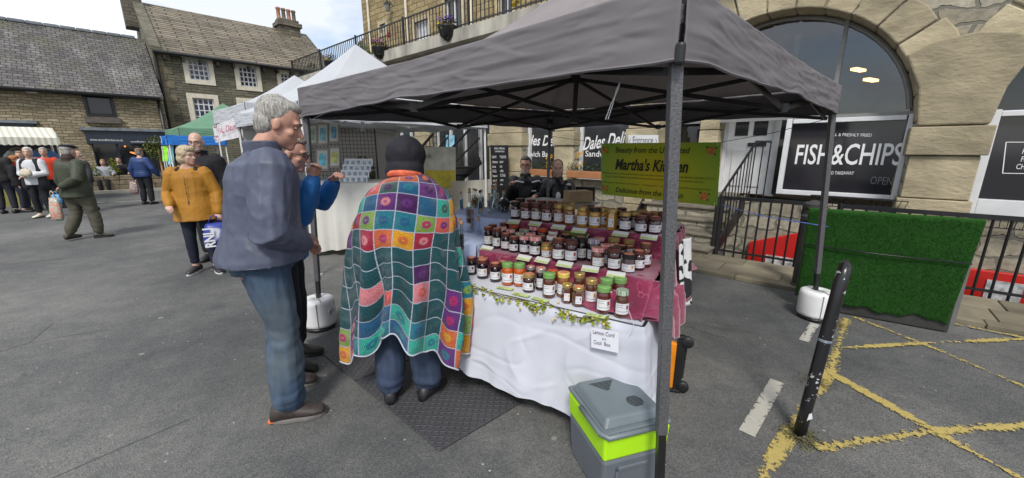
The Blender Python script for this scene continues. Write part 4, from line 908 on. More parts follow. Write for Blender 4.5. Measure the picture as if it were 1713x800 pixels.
b = MB(); fbox(b, FT, sL+.05, sR-.08, c3t+.02, 3.12, z2t-.01, z3t-.012); b.build('upper_step', m_trest, t, world=True)
b = MB()
prof = [(2.14, .757), (2.165, .83), (c2t, z2t-.004), (c2t+.03, z2t), (2.4, z2t), (c3t-.02, z2t+.002), (c3t-.004, z2t+.05), (c3t, z3t-.004), (c3t+.03, z3t), (2.9, z3t), (3.14, z3t), (3.16, .78)]
import bisect
acc = [0]
for (a, c), (d, e) in zip(prof, prof[1:]): acc.append(acc[-1]+math.hypot(d-a, e-c))
def pf(v):
    L_ = v*acc[-1]; i = max(0, min(len(prof)-2, bisect.bisect_right(acc, L_)-1)); f = (L_-acc[i])/(acc[i+1]-acc[i]); return prof[i][0]+(prof[i+1][0]-prof[i][0])*f, prof[i][1]+(prof[i+1][1]-prof[i][1])*f
def bfn(u, v):
    c, z = pf(v); s = sL+(sR-sL)*u; vert = 1 if (.757 < z < z2t-.01 or z2t+.01 < z < z3t-.01) else 0
    wv = .011*math.sin(s*31+2*math.sin(s*9))*vert
    if u > .72 and c < 2.3: k = (u-.72)/.28; c -= .2*k*max(0, (z2t-z)/(z2t-.757)) if z < z2t else 0; c -= .04*k
    return TW(s, c-wv, z)
b.grid(90, 120, bfn)
# cloth falling over the right hand end of the steps, onto the table and over its edge
def sfn(u, v):
    c = 1.93+1.2*u; zt0 = .758 if c < 2.1 else (z2t if c < c3t else z3t)
    zs = max(.758, min(z3t, .758+(c-1.97)*.62)) if c < c3t else z3t
    if c > c2t: zs = max(zs, z2t)
    k = v
    if k < .45: f = k/.45; z = zs-(zs-.765)*f; s = sR+.02+.045*f+.012*math.sin(c*38)
    else:
        f = (k-.45)/.55; z = .765-.25*f*max(0, math.sin(math.pi*min(1, u*1.25)))**.7*(1.0 if f > .25 else .3); s = sR+.065+.03*min(1, f*3)+.02*math.sin(c*27+f*2)+.03*f
    return TW(s, c, z)
b.grid(60, 34, sfn)
# swathe lying over the table's front right
def tfn(u, v):
    s = -.74+.44*u; c = 1.93+.27*v; k = u
    z = .76+.012+(.13)*(v**1.3)*(1)+.012*math.sin(s*33+v*4)+.008*nz3((s*12, v*6, 3)); z -= .012*(1-v)*(1-u)
    c2_ = c - .035*math.sin(u*3.1)*(1-v)
    return TW(s, c2_, z)
b.grid(40, 20, tfn)
o = b.build('burgundy_cloth', m_burg, None, origin=TW(-1, 2.6, .76), smooth=True, solid=.004); tag(o, 'burgundy scroll patterned cloth draped over the stepped jar display', 'tablecloth')
# black and white patterned cloth end at the back right
def cow():
    m = bpy.data.materials.new('black_white_print'); m.use_nodes = True; n = N(m); o = n('OutputMaterial'); bb = n('BsdfPrincipled', i_Roughness=.7); tt = n('TexCoord').outputs['Object']
    nn = n('TexNoise', i_Vector=tt, i_Scale=11.0, i_Detail=1.5); n.link(mixc(n, math_(n, 'GREATER_THAN', nn.outputs['Fac'], .52), (.6, .6, .6), (.012, .012, .014)), bb.inputs['Base Color']); n.link(bb.outputs[0], o.inputs[0]); return m
b = MB(); b.grid(14, 24, lambda u, v: TW(-.315+.04*u+.05*v+.012*math.sin(u*9), 2.58+.22*u, 1.04-.47*v)); o = b.build('patterned_cloth', cow(), None, origin=TW(-.25, 2.7, .8), smooth=True, solid=.004); tag(o, 'black and white blotchy cloth hanging behind the burgundy one', 'cloth')
# pale blue cloth over blocks for the bottles
m_bluec = fabric('pale_blue_cloth', (.47, .55, .76), .05, var=.06, bump=.3, bs=6)
b = MB()
def blk(s0, s1, c0, c1, z0, z1):
    b.grid(20, 30, lambda u, v: TW(s0+(s1-s0)*u, (c0+(c1-c0)*(v-.5)*2 if v > .5 else c0-.01*math.sin(u*19)*(1-v*2)-.02*(1-v*2)), z1 if v > .5 else z0+(z1-z0)*v*2))
    b.grid(10, 10, lambda u, v: TW(s1+.004+.01*math.sin(u*12)*(1-v), c0+(c1-c0)*u, z0+(z1-z0)*v)); b.grid(10, 10, lambda u, v: TW(s0-.004, c0+(c1-c0)*u, z0+(z1-z0)*v))
    b.grid(10, 6, lambda u, v: TW(s0+(s1-s0)*u, c1, z0+(z1-z0)*v))
blk(-2.3, -1.635, 2.2, 2.62, .756, .93); blk(-2.3, -1.625, 2.6, 3.1, .756, 1.06)
o = b.build('blue_cloth', m_bluec, None, origin=TW(-1.9, 2.5, .76), smooth=False); tag(o, 'pale blue cloth over raised blocks under the corked bottles', 'tablecloth')
# ------------------------------------------------------------------ jars
def jarmat(name, col): return M(name, col, rough=.12, var=.35, vs=28, coat=.8, spec=.5)
JC = {'dark': ((.010, .005, .006), 'near black'), 'darkred': ((.035, .006, .008), 'dark red'), 'brown': ((.085, .026, .01), 'brown'), 'redbrown': ((.09, .016, .01), 'red brown'), 'orange': ((.45, .09, .008), 'bright orange'), 'amber': ((.2, .06, .01), 'amber'), 'mustard': ((.42, .2, .02), 'mustard yellow'), 'plum': ((.035, .012, .016), 'plum')}
m_glassrim = M('jar_glass_rim', (.2, .2, .19), rough=.06, var=.2, coat=.8)
def gingham(name, a, c):
    m = bpy.data.materials.new(name); m.use_nodes = True; n = N(m); o = n('OutputMaterial'); bb = n('BsdfPrincipled', i_Roughness=.45); tt = n('TexCoord').outputs['Object']
    s = n('SeparateXYZ', i_0=tt); fx = math_(n, 'GREATER_THAN', math_(n, 'FRACT', math_(n, 'MULTIPLY', s.outputs[0], 9)), .5); fy = math_(n, 'GREATER_THAN', math_(n, 'FRACT', math_(n, 'MULTIPLY', s.outputs[1], 9)), .5)
    f = math_(n, 'MULTIPLY', math_(n, 'ADD', fx, fy), .5); n.link(mixc(n, f, a, c), bb.inputs['Base Color']); n.link(bb.outputs[0], o.inputs[0]); return m
LIDS = {'black': (M('lid_black', (.015, .014, .015), rough=.3), 'black'), 'brown': (M('lid_brown', (.09, .03, .022), rough=.35), 'dark brown'), 'green': (M('lid_green', (.16, .32, .09), rough=.4), 'pale green'),
 'gold': (M('lid_gold', (.5, .36, .13), rough=.3, metal=.6), 'gold'), 'silver': (M('lid_silver', (.5, .48, .44), rough=.3, metal=.6), 'silver'), 'yellow': (M('lid_yellow', (.6, .45, .1), rough=.35), 'yellow'),
 'orange': (M('lid_orange', (.45, .06, .02), rough=.4), 'orange red'), 'gingham': (gingham('lid_gingham', (.75, .7, .66), (.6, .03, .05)), 'red gingham'), 'navy': (gingham('lid_navy_gingham', (.7, .68, .66), (.08, .03, .12)), 'dark gingham'), 'ggreen': (gingham('lid_green_gingham', (.6, .62, .52), (.04, .16, .06)), 'green gingham'), 'white': (M('lid_white', (.68, .66, .62), rough=.4), 'white')}
m_stick = M('lid_sticker', (.55, .2, .12), rough=.5, var=.35, vs=9); m_label = M('paper_label', (.66, .66, .68), rough=.6, var=.03)
m_ltext = M('label_print', (.2, .2, .22), rough=.6); LE = [M('label_picture_red', (.35, .05, .04), var=.3), M('label_picture_olive', (.16, .16, .05), var=.3), M('label_picture_plum', (.12, .03, .1), var=.3), M('label_picture_ochre', (.55, .3, .05), var=.3)]
SHAPES = {'std': [(.40, 0), (.47, .02), (.5, .06), (.5, .66), (.47, .74), (.41, .79), (.41, .83)], 'hex': [(.42, 0), (.5, .03), (.5, .68), (.4, .8), (.4, .84)], 'squat': [(.36, 0), (.46, .05), (.5, .2), (.5, .48), (.46, .62), (.4, .72), (.4, .8)], 'conic': [(.4, 0), (.48, .04), (.5, .2), (.47, .5), (.4, .74), (.36, .8), (.36, .84)]}
JM = {}
def jarmeshes(shape):
    if shape in JM: return JM[shape]
    sg = 6 if shape == 'hex' else 22; b = MB(); pr = SHAPES[shape]; b.lathe(pr, seg=sg); me = b.mesh('jar_glass')
    for p in me.polygons: p.use_smooth = True
    me.set_sharp_from_angle(angle=R(40)); me.materials.append(None)
    r = pr[-1][0]; z = pr[-1][1]; b = MB(); b.lathe([(r*1.12, z-.02), (r*1.16, z-.01), (r*1.16, .98), (r*1.1, 1.0)], seg=26); lid = b.mesh('lid'); lid.materials.append(None)
    for p in lid.polygons: p.use_smooth = True
    lid.set_sharp_from_angle(angle=R(40))
    b = MB(); b.lathe([(r*.85, 1.0), (r*.82, 1.004)], seg=18); st = b.mesh('sticker'); st.materials.append(m_stick)
    b = MB(); ang = 1.05 if shape != 'hex' else .5; rr = .508 if shape != 'hex' else .45
    z0, z1 = (.16, .56) if shape != 'squat' else (.1, .5)
    def lf(u, v):
        a = -math.pi/2+(u-.5)*2*ang
        if shape == 'hex': return ((u-.5)*.5, -.443, z0+(z1-z0)*v)
        return (math.cos(a)*rr, math.sin(a)*rr, z0+(z1-z0)*v)
    def mf(u, v):
        if .70 <= u < .86 and .45 <= v < .8: return 2
        if (.08 <= u < .5 and (.6 <= v < .66 or .78 <= v < .83)) or (.08 <= u < .9 and .2 <= v < .24): return 1
        return 0
    b.grid(24, 22, lf, mfn=mf); lb = b.mesh('label'); lb.materials.append(m_label); lb.materials.append(m_ltext); lb.materials.append(None)
    for p in lb.polygons: p.use_smooth = True
    JM[shape] = (me, lid, st, lb); return JM[shape]
def child(name, me, par, mat=None, slot=0):
    o = bpy.data.objects.new(name, me); COL.objects.link(o); o.parent = par
    if mat is not None: o.material_slots[slot].link = 'OBJECT'; o.material_slots[slot].material = mat
    return o
JARS = []  # (row, cx, cy, w, h, content, lid, shape, z)
def J(row, z, *items):
    for it in items:
        cx, cy, w_, h_, co, li = it[:6]; sh_ = it[6] if len(it) > 6 else 'std'; JARS.append([row, z, cx, cy, w_, h_, co, li, sh_])
J('white tablecloth front row', .756, (146, 474, 48, 85, 'dark', 'brown'), (200, 493, 60, 92, 'dark', 'brown'), (263, 509, 58, 92, 'dark', 'brown'), (323, 527, 60, 112, 'orange', 'green'), (382, 532, 60, 114, 'orange', 'green'), (428, 561, 64, 90, 'plum', 'gold'), (527, 589, 66, 124, 'brown', 'green'), (617, 615, 56, 96, 'brown', 'gold', 'hex'), (672, 631, 62, 98, 'brown', 'gold', 'hex'), (795, 666, 74, 165, 'redbrown', 'green'), (885, 686, 74, 138, 'brown', 'ggreen', 'conic'))
J('white tablecloth second row', .756, (172, 463, 46, 82, 'dark', 'brown'), (212, 474, 50, 82, 'dark', 'brown'), (291, 500, 46, 88, 'dark', 'brown'), (440, 519, 44, 90, 'dark', 'silver'), (488, 551, 54, 112, 'dark', 'silver'), (545, 565, 56, 115, 'redbrown', 'orange'), (598, 586, 66, 136, 'amber', 'yellow'), (676, 588, 58, 130, 'brown', 'gold'), (735, 623, 62, 156, 'brown', 'gold'), (808, 622, 68, 140, 'redbrown', 'green'), (870, 622, 72, 130, 'redbrown', 'green'))
J('middle step front row', z2t+.001, (228, 337, 46, 98, 'dark', 'brown'), (272, 347, 48, 106, 'dark', 'brown'), (316, 356, 54, 84, 'dark', 'brown'), (356, 366, 54, 78, 'dark', 'brown'), (408, 374, 58, 88, 'dark', 'gingham'), (460, 387, 62, 98, 'dark', 'gingham'), (515, 396, 54, 76, 'mustard', 'gold'), (574, 411, 66, 122, 'darkred', 'brown'), (636, 419, 66, 114, 'darkred', 'brown'), (768, 446, 80, 102, 'brown', 'gingham'), (847, 459, 70, 116, 'darkred', 'brown'), (918, 469, 80, 92, 'darkred', 'black', 'squat'), (966, 456, 66, 98, 'darkred', 'brown'))
J('middle step second row', z2t+.001, (250, 318, 46, 90, 'dark', 'brown'), (296, 330, 48, 90, 'dark', 'gingham'), (338, 338, 48, 86, 'dark', 'gingham'), (385, 352, 50, 84, 'dark', 'ggreen'), (436, 362, 52, 90, 'darkred', 'gingham'), (490, 372, 52, 88, 'dark', 'brown'), (540, 380, 54, 96, 'darkred', 'white'), (687, 406, 54, 116, 'dark', 'black'), (738, 418, 64, 112, 'dark', 'navy'), (806, 436, 72, 104, 'brown', 'gingham'), (884, 424, 58, 92, 'brown', 'black'), (845, 396, 62, 102, 'amber', 'gold'), (1000, 440, 64, 124, 'redbrown', 'brown'))
J('middle step back row', z2t+.001, (306, 304, 46, 84, 'dark', 'brown'), (355, 312, 56, 84, 'darkred', 'orange'), (405, 328, 52, 76, 'dark', 'ggreen'), (447, 322, 60, 84, 'darkred', 'gingham'), (497, 335, 56, 86, 'darkred', 'orange'), (547, 345, 50, 82, 'dark', 'white'), (610, 362, 60, 84, 'dark', 'black'), (680, 372, 60, 84, 'darkred', 'black'), (775, 380, 60, 86, 'dark', 'gingham'), (920, 396, 62, 92, 'amber', 'gold'))
J('top step front row', z3t+.001, (362, 201, 54, 84, 'plum', 'black'), (413, 209, 56, 86, 'redbrown', 'brown'), (465, 214, 56, 90, 'brown', 'brown'), (518, 221, 64, 90, 'redbrown', 'brown'), (576, 226, 60, 104, 'amber', 'gold'), (626, 236, 64, 104, 'amber', 'gold'), (688, 244, 66, 104, 'mustard', 'gold'), (748, 251, 66, 108, 'mustard', 'black'), (827, 262, 56, 112, 'mustard', 'gold', 'hex'), (898, 269, 74, 96, 'darkred', 'gold'), (975, 279, 68, 88, 'darkred', 'brown'), (1044, 283, 72, 88, 'darkred', 'brown'), (1085, 276, 60, 104, 'redbrown', 'brown'), (1150, 290, 56, 90, 'redbrown', 'brown'))
J('top step back row', z3t+.001, (388, 186, 54, 84, 'darkred', 'black'), (440, 192, 56, 84, 'brown', 'brown'), (492, 197, 56, 84, 'redbrown', 'brown'), (545, 203, 58, 88, 'brown', 'brown'), (722, 225, 56, 90, 'mustard', 'brown'), (793, 240, 56, 94, 'mustard', 'gold'), (862, 244, 56, 84, 'darkred', 'brown'), (945, 256, 62, 90, 'darkred', 'gold'), (1012, 262, 62, 90, 'darkred', 'brown'), (885, 228, 52, 80, 'darkred', 'black'), (985, 240, 56, 80, 'dark', 'gold'), (1048, 252, 66, 84, 'dark', 'gold'))
J('very back of the top step', z3t+.001, (655, 152, 42, 54, 'amber', 'gold'), (698, 157, 50, 58, 'amber', 'gold'))
ORD = ['first', 'second', 'third', 'fourth', 'fifth', 'sixth', 'seventh', 'eighth', 'ninth', 'tenth', 'eleventh', 'twelfth', 'thirteenth', 'fourteenth']
random.seed(21)
byrow = {}
for j in JARS: byrow.setdefault(j[0], []).append(j)
placed = []
for row, js in byrow.items():
    js.sort(key=lambda j: j[2])
    for i, (row, z, cx, cy, w_, h_, co, li, sh_) in enumerate(js):
        P = at(740+cx/2.964, 300+(cy-w_*.12)/2.964, z); dep_ = P.y*math.cos(PITCH)+(CAMH-z)*math.sin(PITCH)
        rad = (w_/2.964)/FPX*dep_/2/1.04; rad = min(rad, .042); hh = (h_/2.964)/FPX*dep_*1.0; hh = max(.07, min(.15, hh))*(1.0)
        c_ = P.dot(FT.n); s_ = P.dot(FT.e)
        lo_, hi_ = {.756: (1.9, 2.12), z2t+.001: (c2t+.045, c3t-.045), z3t+.001: (c3t+.045, 3.1)}[z]
        c_ = max(lo_, min(hi_, c_)); s_ = min(s_, sR-.05) if z > .8 else s_
        # keep jars from cutting into one another
        for _ in range(60):
            hit = False
            for (s2, c2_, r2, z2_) in placed:
                if z2_ == z:
                    dx, dy = s_-s2, c_-c2_; dd_ = math.hypot(dx, dy); need = rad+r2+.002
                    if dd_ < need:
                        hit = True; c_ += (need-dd_)*(.7 if dy >= 0 else .7)+.002
                        if dd_ < 1e-6: s_ += .002
                        if c_ > hi_: c_ = hi_; s_ += .004*(1 if dx >= 0 else -1)
            if not hit: break
        placed.append((s_, c_, rad, z)); P = TW(s_, c_, z)
        lab = '%s jar with %s lid, %s from left, %s' % (JC[co][1], LIDS[li][1], ORD[i], row)
        if row.startswith('very'): lab = 'small amber jar, %s of the pair at the %s' % (('left', 'right')[i], row)
        zs = hh
        t = root('jar', lab, 'jar', P, random.uniform(-.3, .2)-.1, 'jars of preserves on the jam stall', sc=(rad*2, rad*2, zs))
        g, l, st, lb = jarmeshes(sh_)
        child('jar_glass', g, t, jarmat('preserve_'+co, JC[co][0])); lo2 = child('lid', l, t, LIDS[li][0])
        if li not in ('green', 'navy') and random.random() < .9: child('sticker', st, lo2)
        child('label', lb, t, random.choice(LE), 2)
# ------------------------------------------------------------------ price cards
m_pcard = M('price_card_green', (.42, .5, .2), rough=.6, var=.25, vs=40); m_pw = M('price_card_white', (.62, .63, .6), rough=.6)
cards = [(355, 212, z3t, 'left end of the top step'), (463, 222, z3t, 'top step below the brown jars'), (578, 238, z3t, 'top step below the first amber jar'), (680, 255, z3t, 'top step below the mustard jars'), (885, 272, z3t, 'top step below the dark red jar with gold lid'), (1025, 288, z3t, 'right end of the top step'),
 (225, 343, z2t, 'left end of the middle step'), (410, 390, z2t, 'middle step below the gingham lidded jars'), (500, 402, z2t, 'middle step below the small mustard jar'), (610, 422, z2t, 'middle step left of centre'), (735, 445, z2t, 'middle step below the pink gingham jar'), (862, 474, z2t, 'right end of the middle step'),
 (315, 540, .756, 'white cloth below the orange jars'), (395, 572, .756, 'white cloth above the garland'), (490, 596, .756, 'white cloth below the brown jar with green lid'), (768, 676, .756, 'white cloth beside the garland end')]
for k, (cx, cy, z, lab) in enumerate(cards):
    P = at(740+cx/2.964, 300+cy/2.964, z+.003); t = root('price_card', 'small green and white price card, %s' % lab, 'price card', P, FT.rz+random.uniform(-.12, .12), 'price cards on the jam stall')
    hang = -.55 if z > .8 else -.02
    mt = Matrix.Rotation(hang*-1, 3, 'X'); b = MB(); ww, dd_ = (.11, .035) if z < .8 else (.105, .05)
    b.box((0, -.012, .004), (ww, dd_, .002), mat=mt); b.build('card', m_pw if z > .8 else m_pcard, t)
    b = MB(); b.box(mt @ V(0, -dd_*.28, .002)+V(0, -.012, .004), (ww*.96, dd_*.36, .0012), mat=mt); b.build('green_band', m_pcard, t)
t = root('card_block', 'green patterned card lying across jars before the mustard jars', 'card', at(740+655/2.964, 300+275/2.964, z2t+.115), FT.rz); b = MB(); b.box((0, 0, 0), (.19, .075, .004), rx=R(18)); b.build('card', M('grass_print', (.14, .2, .02), var=.6, vs=60), t)
b = MB(); b.box((0, 0, -.004), (.2, .085, .003), rx=R(18)); b.build('backing', m_pw, t)
# ------------------------------------------------------------------ bottles
m_bg = clear_glass('bottle_glass', (.85, .91, .92), .5); m_cork = M('cork', (.42, .25, .12), var=.25, vs=30)
BP = [('tall square clear bottle with black painted trees', 235, 450, 68, 370, .93, 'amber'), ('slender clear bottle with blue swirls, nearest the crochet shawl', 155, 745, 52, 440, .757, 'white'), ('clear bottle with painted butterfly, low in front of the black lids', 310, 640, 62, 330, .757, 'teal'), ('rounded flask with turquoise dots behind the butterfly bottle', 325, 440, 84, 190, .93, 'teal'), ('tall narrow bottle left of the round flask', 445, 400, 70, 340, .93, 'white'), ('wide square bottle of dark glass beads by the top step', 515, 285, 110, 180, 1.06, 'dark'), ('small bottle of amber petals', 265, 245, 60, 160, 1.06, 'amber'), ('thin bottle beside the black corked one', 348, 240, 44, 150, 1.06, 'white'), ('clear bottle at the back behind the wide square bottle', 490, 245, 60, 230, 1.06, 'white'), ('narrow dark wine coloured bottle behind the jars', 635, 195, 34, 125, 1.06, 'dark'), ('fat bellied clear bottle in front of the seated bikers', 708, 150, 62, 150, 1.06, 'teal'), ('small dark bottle at the far left of the blue cloth', 100, 212, 34, 120, 1.06, 'dark'), ('slim clear bottle of silver glitter between the painted ones', 400, 410, 46, 260, .93, 'white'), ('dumpy bottle of orange beads behind the tall square one', 290, 330, 70, 150, .93, 'amber'), ('thin clear bottle at the back left of the blue cloth', 160, 262, 34, 150, 1.06, 'teal'), ('clear bottle of blue beads right behind the jug shaped one', 420, 262, 50, 190, 1.06, 'teal'), ('short clear bottle low beside the left hand jars', 165, 600, 40, 250, .93, 'dark'), ('tall bottle with black wax top', 318, 300, 40, 200, 1.06, 'black')]
for lab, cx, cy, w_, h_, z, tint in BP:
    P = at(740+cx/5, 300+(cy-8)/5, z); 
    if P.dot(FT.e) > sL and z < 1.0: P = TW(sL-.06, P.dot(FT.n), z)
    c_ = P.dot(FT.n); c_ = min(c_, 3.06); P = TW(P.dot(FT.e), c_, z)
    r_ = (w_/5)/FPX*P.y/2; h = (h_/5)/FPX*P.y
    t = root('bottle', lab, 'bottle', P, random.uniform(-.5, .5), 'decorated corked bottles on the blue cloth')
    b = MB(); b.lathe([(r_*.85, 0), (r_, .01), (r_, h*.52), (r_*.8, h*.6), (.013, h*.7), (.012, h*.9), (.016, h*.91), (.016, h*.93)], seg=20 if 'square' not in lab else 4); b.build('bottle_glass', m_bg, t, smooth='square' not in lab)
    b = MB(); b.lathe([(.010, h*.9), (.013, h), (.012, h*1.01)], seg=10); b.build('cork', m_black if tint == 'black' else m_cork, t)
    tc_ = {'amber': (.4, .17, .03), 'white': (.5, .55, .6), 'teal': (.05, .35, .42), 'dark': (.03, .03, .05), 'black': (.05, .08, .1)}[tint]
    b = MB()
    for k in range(46):
        a = random.uniform(0, 6.28); zz = random.uniform(.04, .95)*h*.5; q = r_*(random.uniform(.3, .8)); b.ell((math.cos(a)*q, math.sin(a)*q, zz+.01), (.006, .006, random.uniform(.006, .022)), 6, 4)
    b.build('contents', M('bottle_contents_'+tint, tc_, var=.5, vs=50, island=.6), t)
# ------------------------------------------------------------------ garland along the table edge
gp = [(112, 470), (130, 520), (180, 540), (235, 560), (262, 570), (330, 590), (400, 600), (440, 628), (470, 640), (520, 612), (575, 640), (610, 668), (650, 682), (700, 688), (745, 684), (795, 690), (815, 725)]
gpts = []
for cx, cy in gp:
    P = FT.px(740+cx/2.964, 300+cy/2.964, cf-.03); gpts.append(P)
t = root('leaf_garland', 'trailing garland of lime green leaves and pink buds along the white table edge', 'garland', gpts[0])
b = MB(); b.tube(gpts, .003, 6); b.build('stem', M('brown_vine', (.1, .04, .03)), t, world=True, smooth=True)
m_leaf = M('lime_leaf', (.4, .45, .03), rough=.5, var=.3, vs=20, island=.45, transl=.2); b = MB(); random.seed(9)
for i in range(len(gpts)-1):
    if i in (3, 9): continue
    for k in range(11):
        p = gpts[i].lerp(gpts[i+1], random.random())+V(random.uniform(-.015, .015), random.uniform(-.02, .0), random.uniform(-.02, .015)); a = random.uniform(0, 6.28); L_ = random.uniform(.018, .038)
        d = V(math.cos(a), random.uniform(-.6, .1), math.sin(a)*.9-.2).normalized(); sd_ = d.cross(V(0, 1, .3)).normalized()*L_*.3; nn = d.cross(sd_).normalized()*.004
        b.add([p, p+d*L_*.45+sd_+nn, p+d*L_, p+d*L_*.45-sd_+nn, p+d*L_*.5-nn], [(0, 1, 4), (1, 2, 4), (2, 3, 4), (3, 0, 4)])
b.build('leaves', m_leaf, t, world=True)['kind'] = 'stuff'
m_bud = M('cream_pink_bud', (.55, .42, .2), var=.4, vs=60)
for cx, cy in ((128, 560), (292, 603), (325, 600), (385, 640), (460, 660), (548, 700), (560, 690), (620, 672), (745, 690), (800, 720), (575, 612)):
    P = FT.px(740+cx/2.964, 300+cy/2.964, cf-.05); b = MB(); b.ell(P, (.007, .007, .009), 10, 7); b.build('bud', m_bud, t, world=True, smooth=True)
t = root('paper_notice', 'white paper notice reading Lemon Curd in Cool Box pinned to the tablecloth', 'notice', FT.px(1012, 570, cf-.07), 0)
Q = [FT.px(a, c, cf-.075) for a, c in ((989, 581), (1034.5, 591), (1035, 556), (989, 548))]; b = MB(); b.prism(Q, FT.n*.002); b.build('paper', M('white_paper', (.7, .71, .76), var=.02), t, world=True)
q = lambda u, v: Q[0].lerp(Q[1], u).lerp(Q[3].lerp(Q[2], u), v)-FT.n*.003
m_pen = M('pen_ink', (.1, .07, .12)); text('Lemon Curd', m_pen, (q(.07, .72), q(.85, .72), q(.07, .92), q(.85, .92)), t); text('in', m_pen, (q(.42, .5), q(.55, .5), q(.42, .62), q(.55, .62)), t); text('Cool  Box', m_pen, (q(.1, .22), q(.72, .22), q(.1, .42), q(.72, .42)), t)
b = MB(); p0 = FT.px(1052, 520, cf-.01); b.tube([p0, p0+V(.01, -.01, -.03), p0+V(.02, -.03, -.06), p0+V(.012, -.04, -.1), p0+V(.0, -.04, -.12)], .0015, 5); o = b.build('string', m_white, None, origin=p0, smooth=True); tag(o, 'loose end of white string on the table edge by the burgundy cloth', 'string')
p0 = aty(1041, 124, 1.62); b = MB()
for k in range(2): b.tube([p0+V(.004*k, 0, 0), aty(1034, 150, 1.62)+V(-.006*k, 0, 0), aty(1022+3*k, 175, 1.62), aty(1013+4*k, 200, 1.6)], .0022, 5)
o = b.build('string', m_white, None, origin=p0, smooth=True); tag(o, 'frayed white string dangling under the grey canopy', 'string')
# ------------------------------------------------------------------ green banner on far side of the stall
Qb = [onseg(a, c, TD, TB-TD, -.05) for a, c in ((1007, 325), (1200, 345), (1207, 238), (1005, 240))]
t = root('stall_banner', 'green and yellow stall banner reading Martha\'s Kitchen with orange flowers in its corners', 'banner', Qb[0])
def bann():
    m = bpy.data.materials.new('green_gradient_print'); m.use_nodes = True; n = N(m); o = n('OutputMaterial'); bb = n('BsdfPrincipled', i_Roughness=.45); s = n('SeparateXYZ', i_0=n('TexCoord').outputs['UV'])
    dx = math_(n, 'MULTIPLY', math_(n, 'SUBTRACT', s.outputs[0], .5), 1.75); dy = math_(n, 'MULTIPLY', math_(n, 'SUBTRACT', s.outputs[1], .4), 1.1)
    r_ = math_(n, 'SQRT', math_(n, 'ADD', math_(n, 'POWER', math_(n, 'ABSOLUTE', dx), 2), math_(n, 'POWER', math_(n, 'ABSOLUTE', dy), 2)))
    c = ramp(n, r_, [(.05, (.6, .48, .01)), (.55, (.38, .43, .02)), (.95, (.2, .36, .035))]); n.link(c, bb.inputs['Base Color']); tr = n('BsdfTranslucent'); n.link(c, tr.inputs[0]); ms = n('MixShader', i_0=.45); n.link(bb.outputs[0], ms.inputs[1]); n.link(tr.outputs[0], ms.inputs[2]); n.link(ms.outputs[0], o.inputs[0]); return m
bd = (Qb[1]-Qb[0]); bn = V(bd.y, -bd.x, 0).normalized()
qb = lambda u, v, k=0: Qb[0].lerp(Qb[1], u).lerp(Qb[3].lerp(Qb[2], u), v)+bn*(k+.008*math.sin(u*8)+.006*math.sin(v*5+u*4))
b = MB(); b.grid(40, 12, lambda u, v: qb(u, v)); o = b.build('sheet', bann(), t, world=True, smooth=True)
ul = o.data.uv_layers.new(name='UVMap')
for l in o.data.loops: vi = l.vertex_index; ul.data[l.index].uv = ((vi % 41)/40, (vi//41)/12)
def btext(s, u0, u1, v0, v1, tilt=0, **kw):
    k = .016; return text(s, m_letterk, (qb(u0, v0, k), qb(u1, v0-tilt, k), qb(u0, v1, k), qb(u1, v1-tilt, k)), t, **kw)
btext('Beauty from the Unwanted', .15, .785, .79, .93, shear=.25, bold=.012); btext("Martha's Kitchen", .145, .775, .5, .72, shear=.3, bold=.028)
btext("Handmade preserves, Hand-painted bottle lamps and other upcycled glassware, Keepsake Boxes, 'Little Box of God'", .02, .965, .405, .455)
btext("Die-cut Crosses, Quilled, notes and die-cut cards, Hand-painted pictures, crocheted ornaments, and more!", .05, .9, .34, .39)
btext("Martha's Kitchen Ormskirk - Instagram - etsy.com/shop/MarthasKitchen", .03, .95, .23, .27); btext('Delicious from the Surplus', .15, .745, .045, .17, shear=.25, bold=.012)
m_hib = M('orange_flower_print', (.62, .17, .04), var=.4, vs=30); m_hl = M('dark_leaf_print', (.04, .09, .02))
for (u, v, sc_) in ((.045, .87, .034), (.935, .87, .042), (.04, .13, .032), (.9, .14, .042)):
    c_ = qb(u, v, .013); ex_ = bd.normalized(); b = MB()
    for k in range(5):
        a = k*1.2566+.3; f = lambda r_, an: c_+ex_*math.cos(an)*r_*sc_+V(0, 0, math.sin(an)*r_*sc_); b.add([f(0, a), f(.9, a-.5), f(1.25, a), f(.9, a+.5)], [(0, 1, 2, 3)])
    fl = b.build('flower', m_hib, t, world=True)
    b = MB()
    for a in (-.7, .5, 2.4): g = lambda r_, an: c_-bn*.002+ex_*math.cos(an)*r_*sc_+V(0, 0, math.sin(an)*r_*sc_); b.add([g(.6, a), g(1.3, a-.2), g(1.7, a), g(1.3, a+.2)], [(0, 1, 2, 3)])
    b.build('leaf', m_hl, fl, world=True)
b = MB()
for u in (.02, .5, .98):
    for v in (.03, .97): b.ell(qb(u, v, .012), (.008, .004, .008), 10, 5)
b.build('eyelets', M('brass_eyelet', (.6, .55, .4), metal=.7, rough=.3), t, world=True)
b = MB(); b.tube([Qb[2], Qb[2].lerp(TB, .5)+V(0, 0, -.03), TB+V(0, 0, -.02)], .003, 5); b.build('cord', m_black, t, world=True); b = MB(); b.tube([Qb[3], Qb[3].lerp(V(TD.x, TD.y, 1.8), 1)], .003, 5); b.build('cord', m_black, t, world=True)
# blue cord to the right leg
b = MB(); p0 = FR.px(1206, 343, 6.3); p1 = V(2.93, 3.48, .92); b.tube([p0, p0.lerp(p1, .5)+V(0, 0, -.03), p1], .005, 6);  o = b.build('rope', M('blue_white_cord', (.1, .17, .55), var=.9, vs=60), None, origin=p0, smooth=True); tag(o, 'blue and white cord tied from the railing to the right gazebo leg', 'cord')
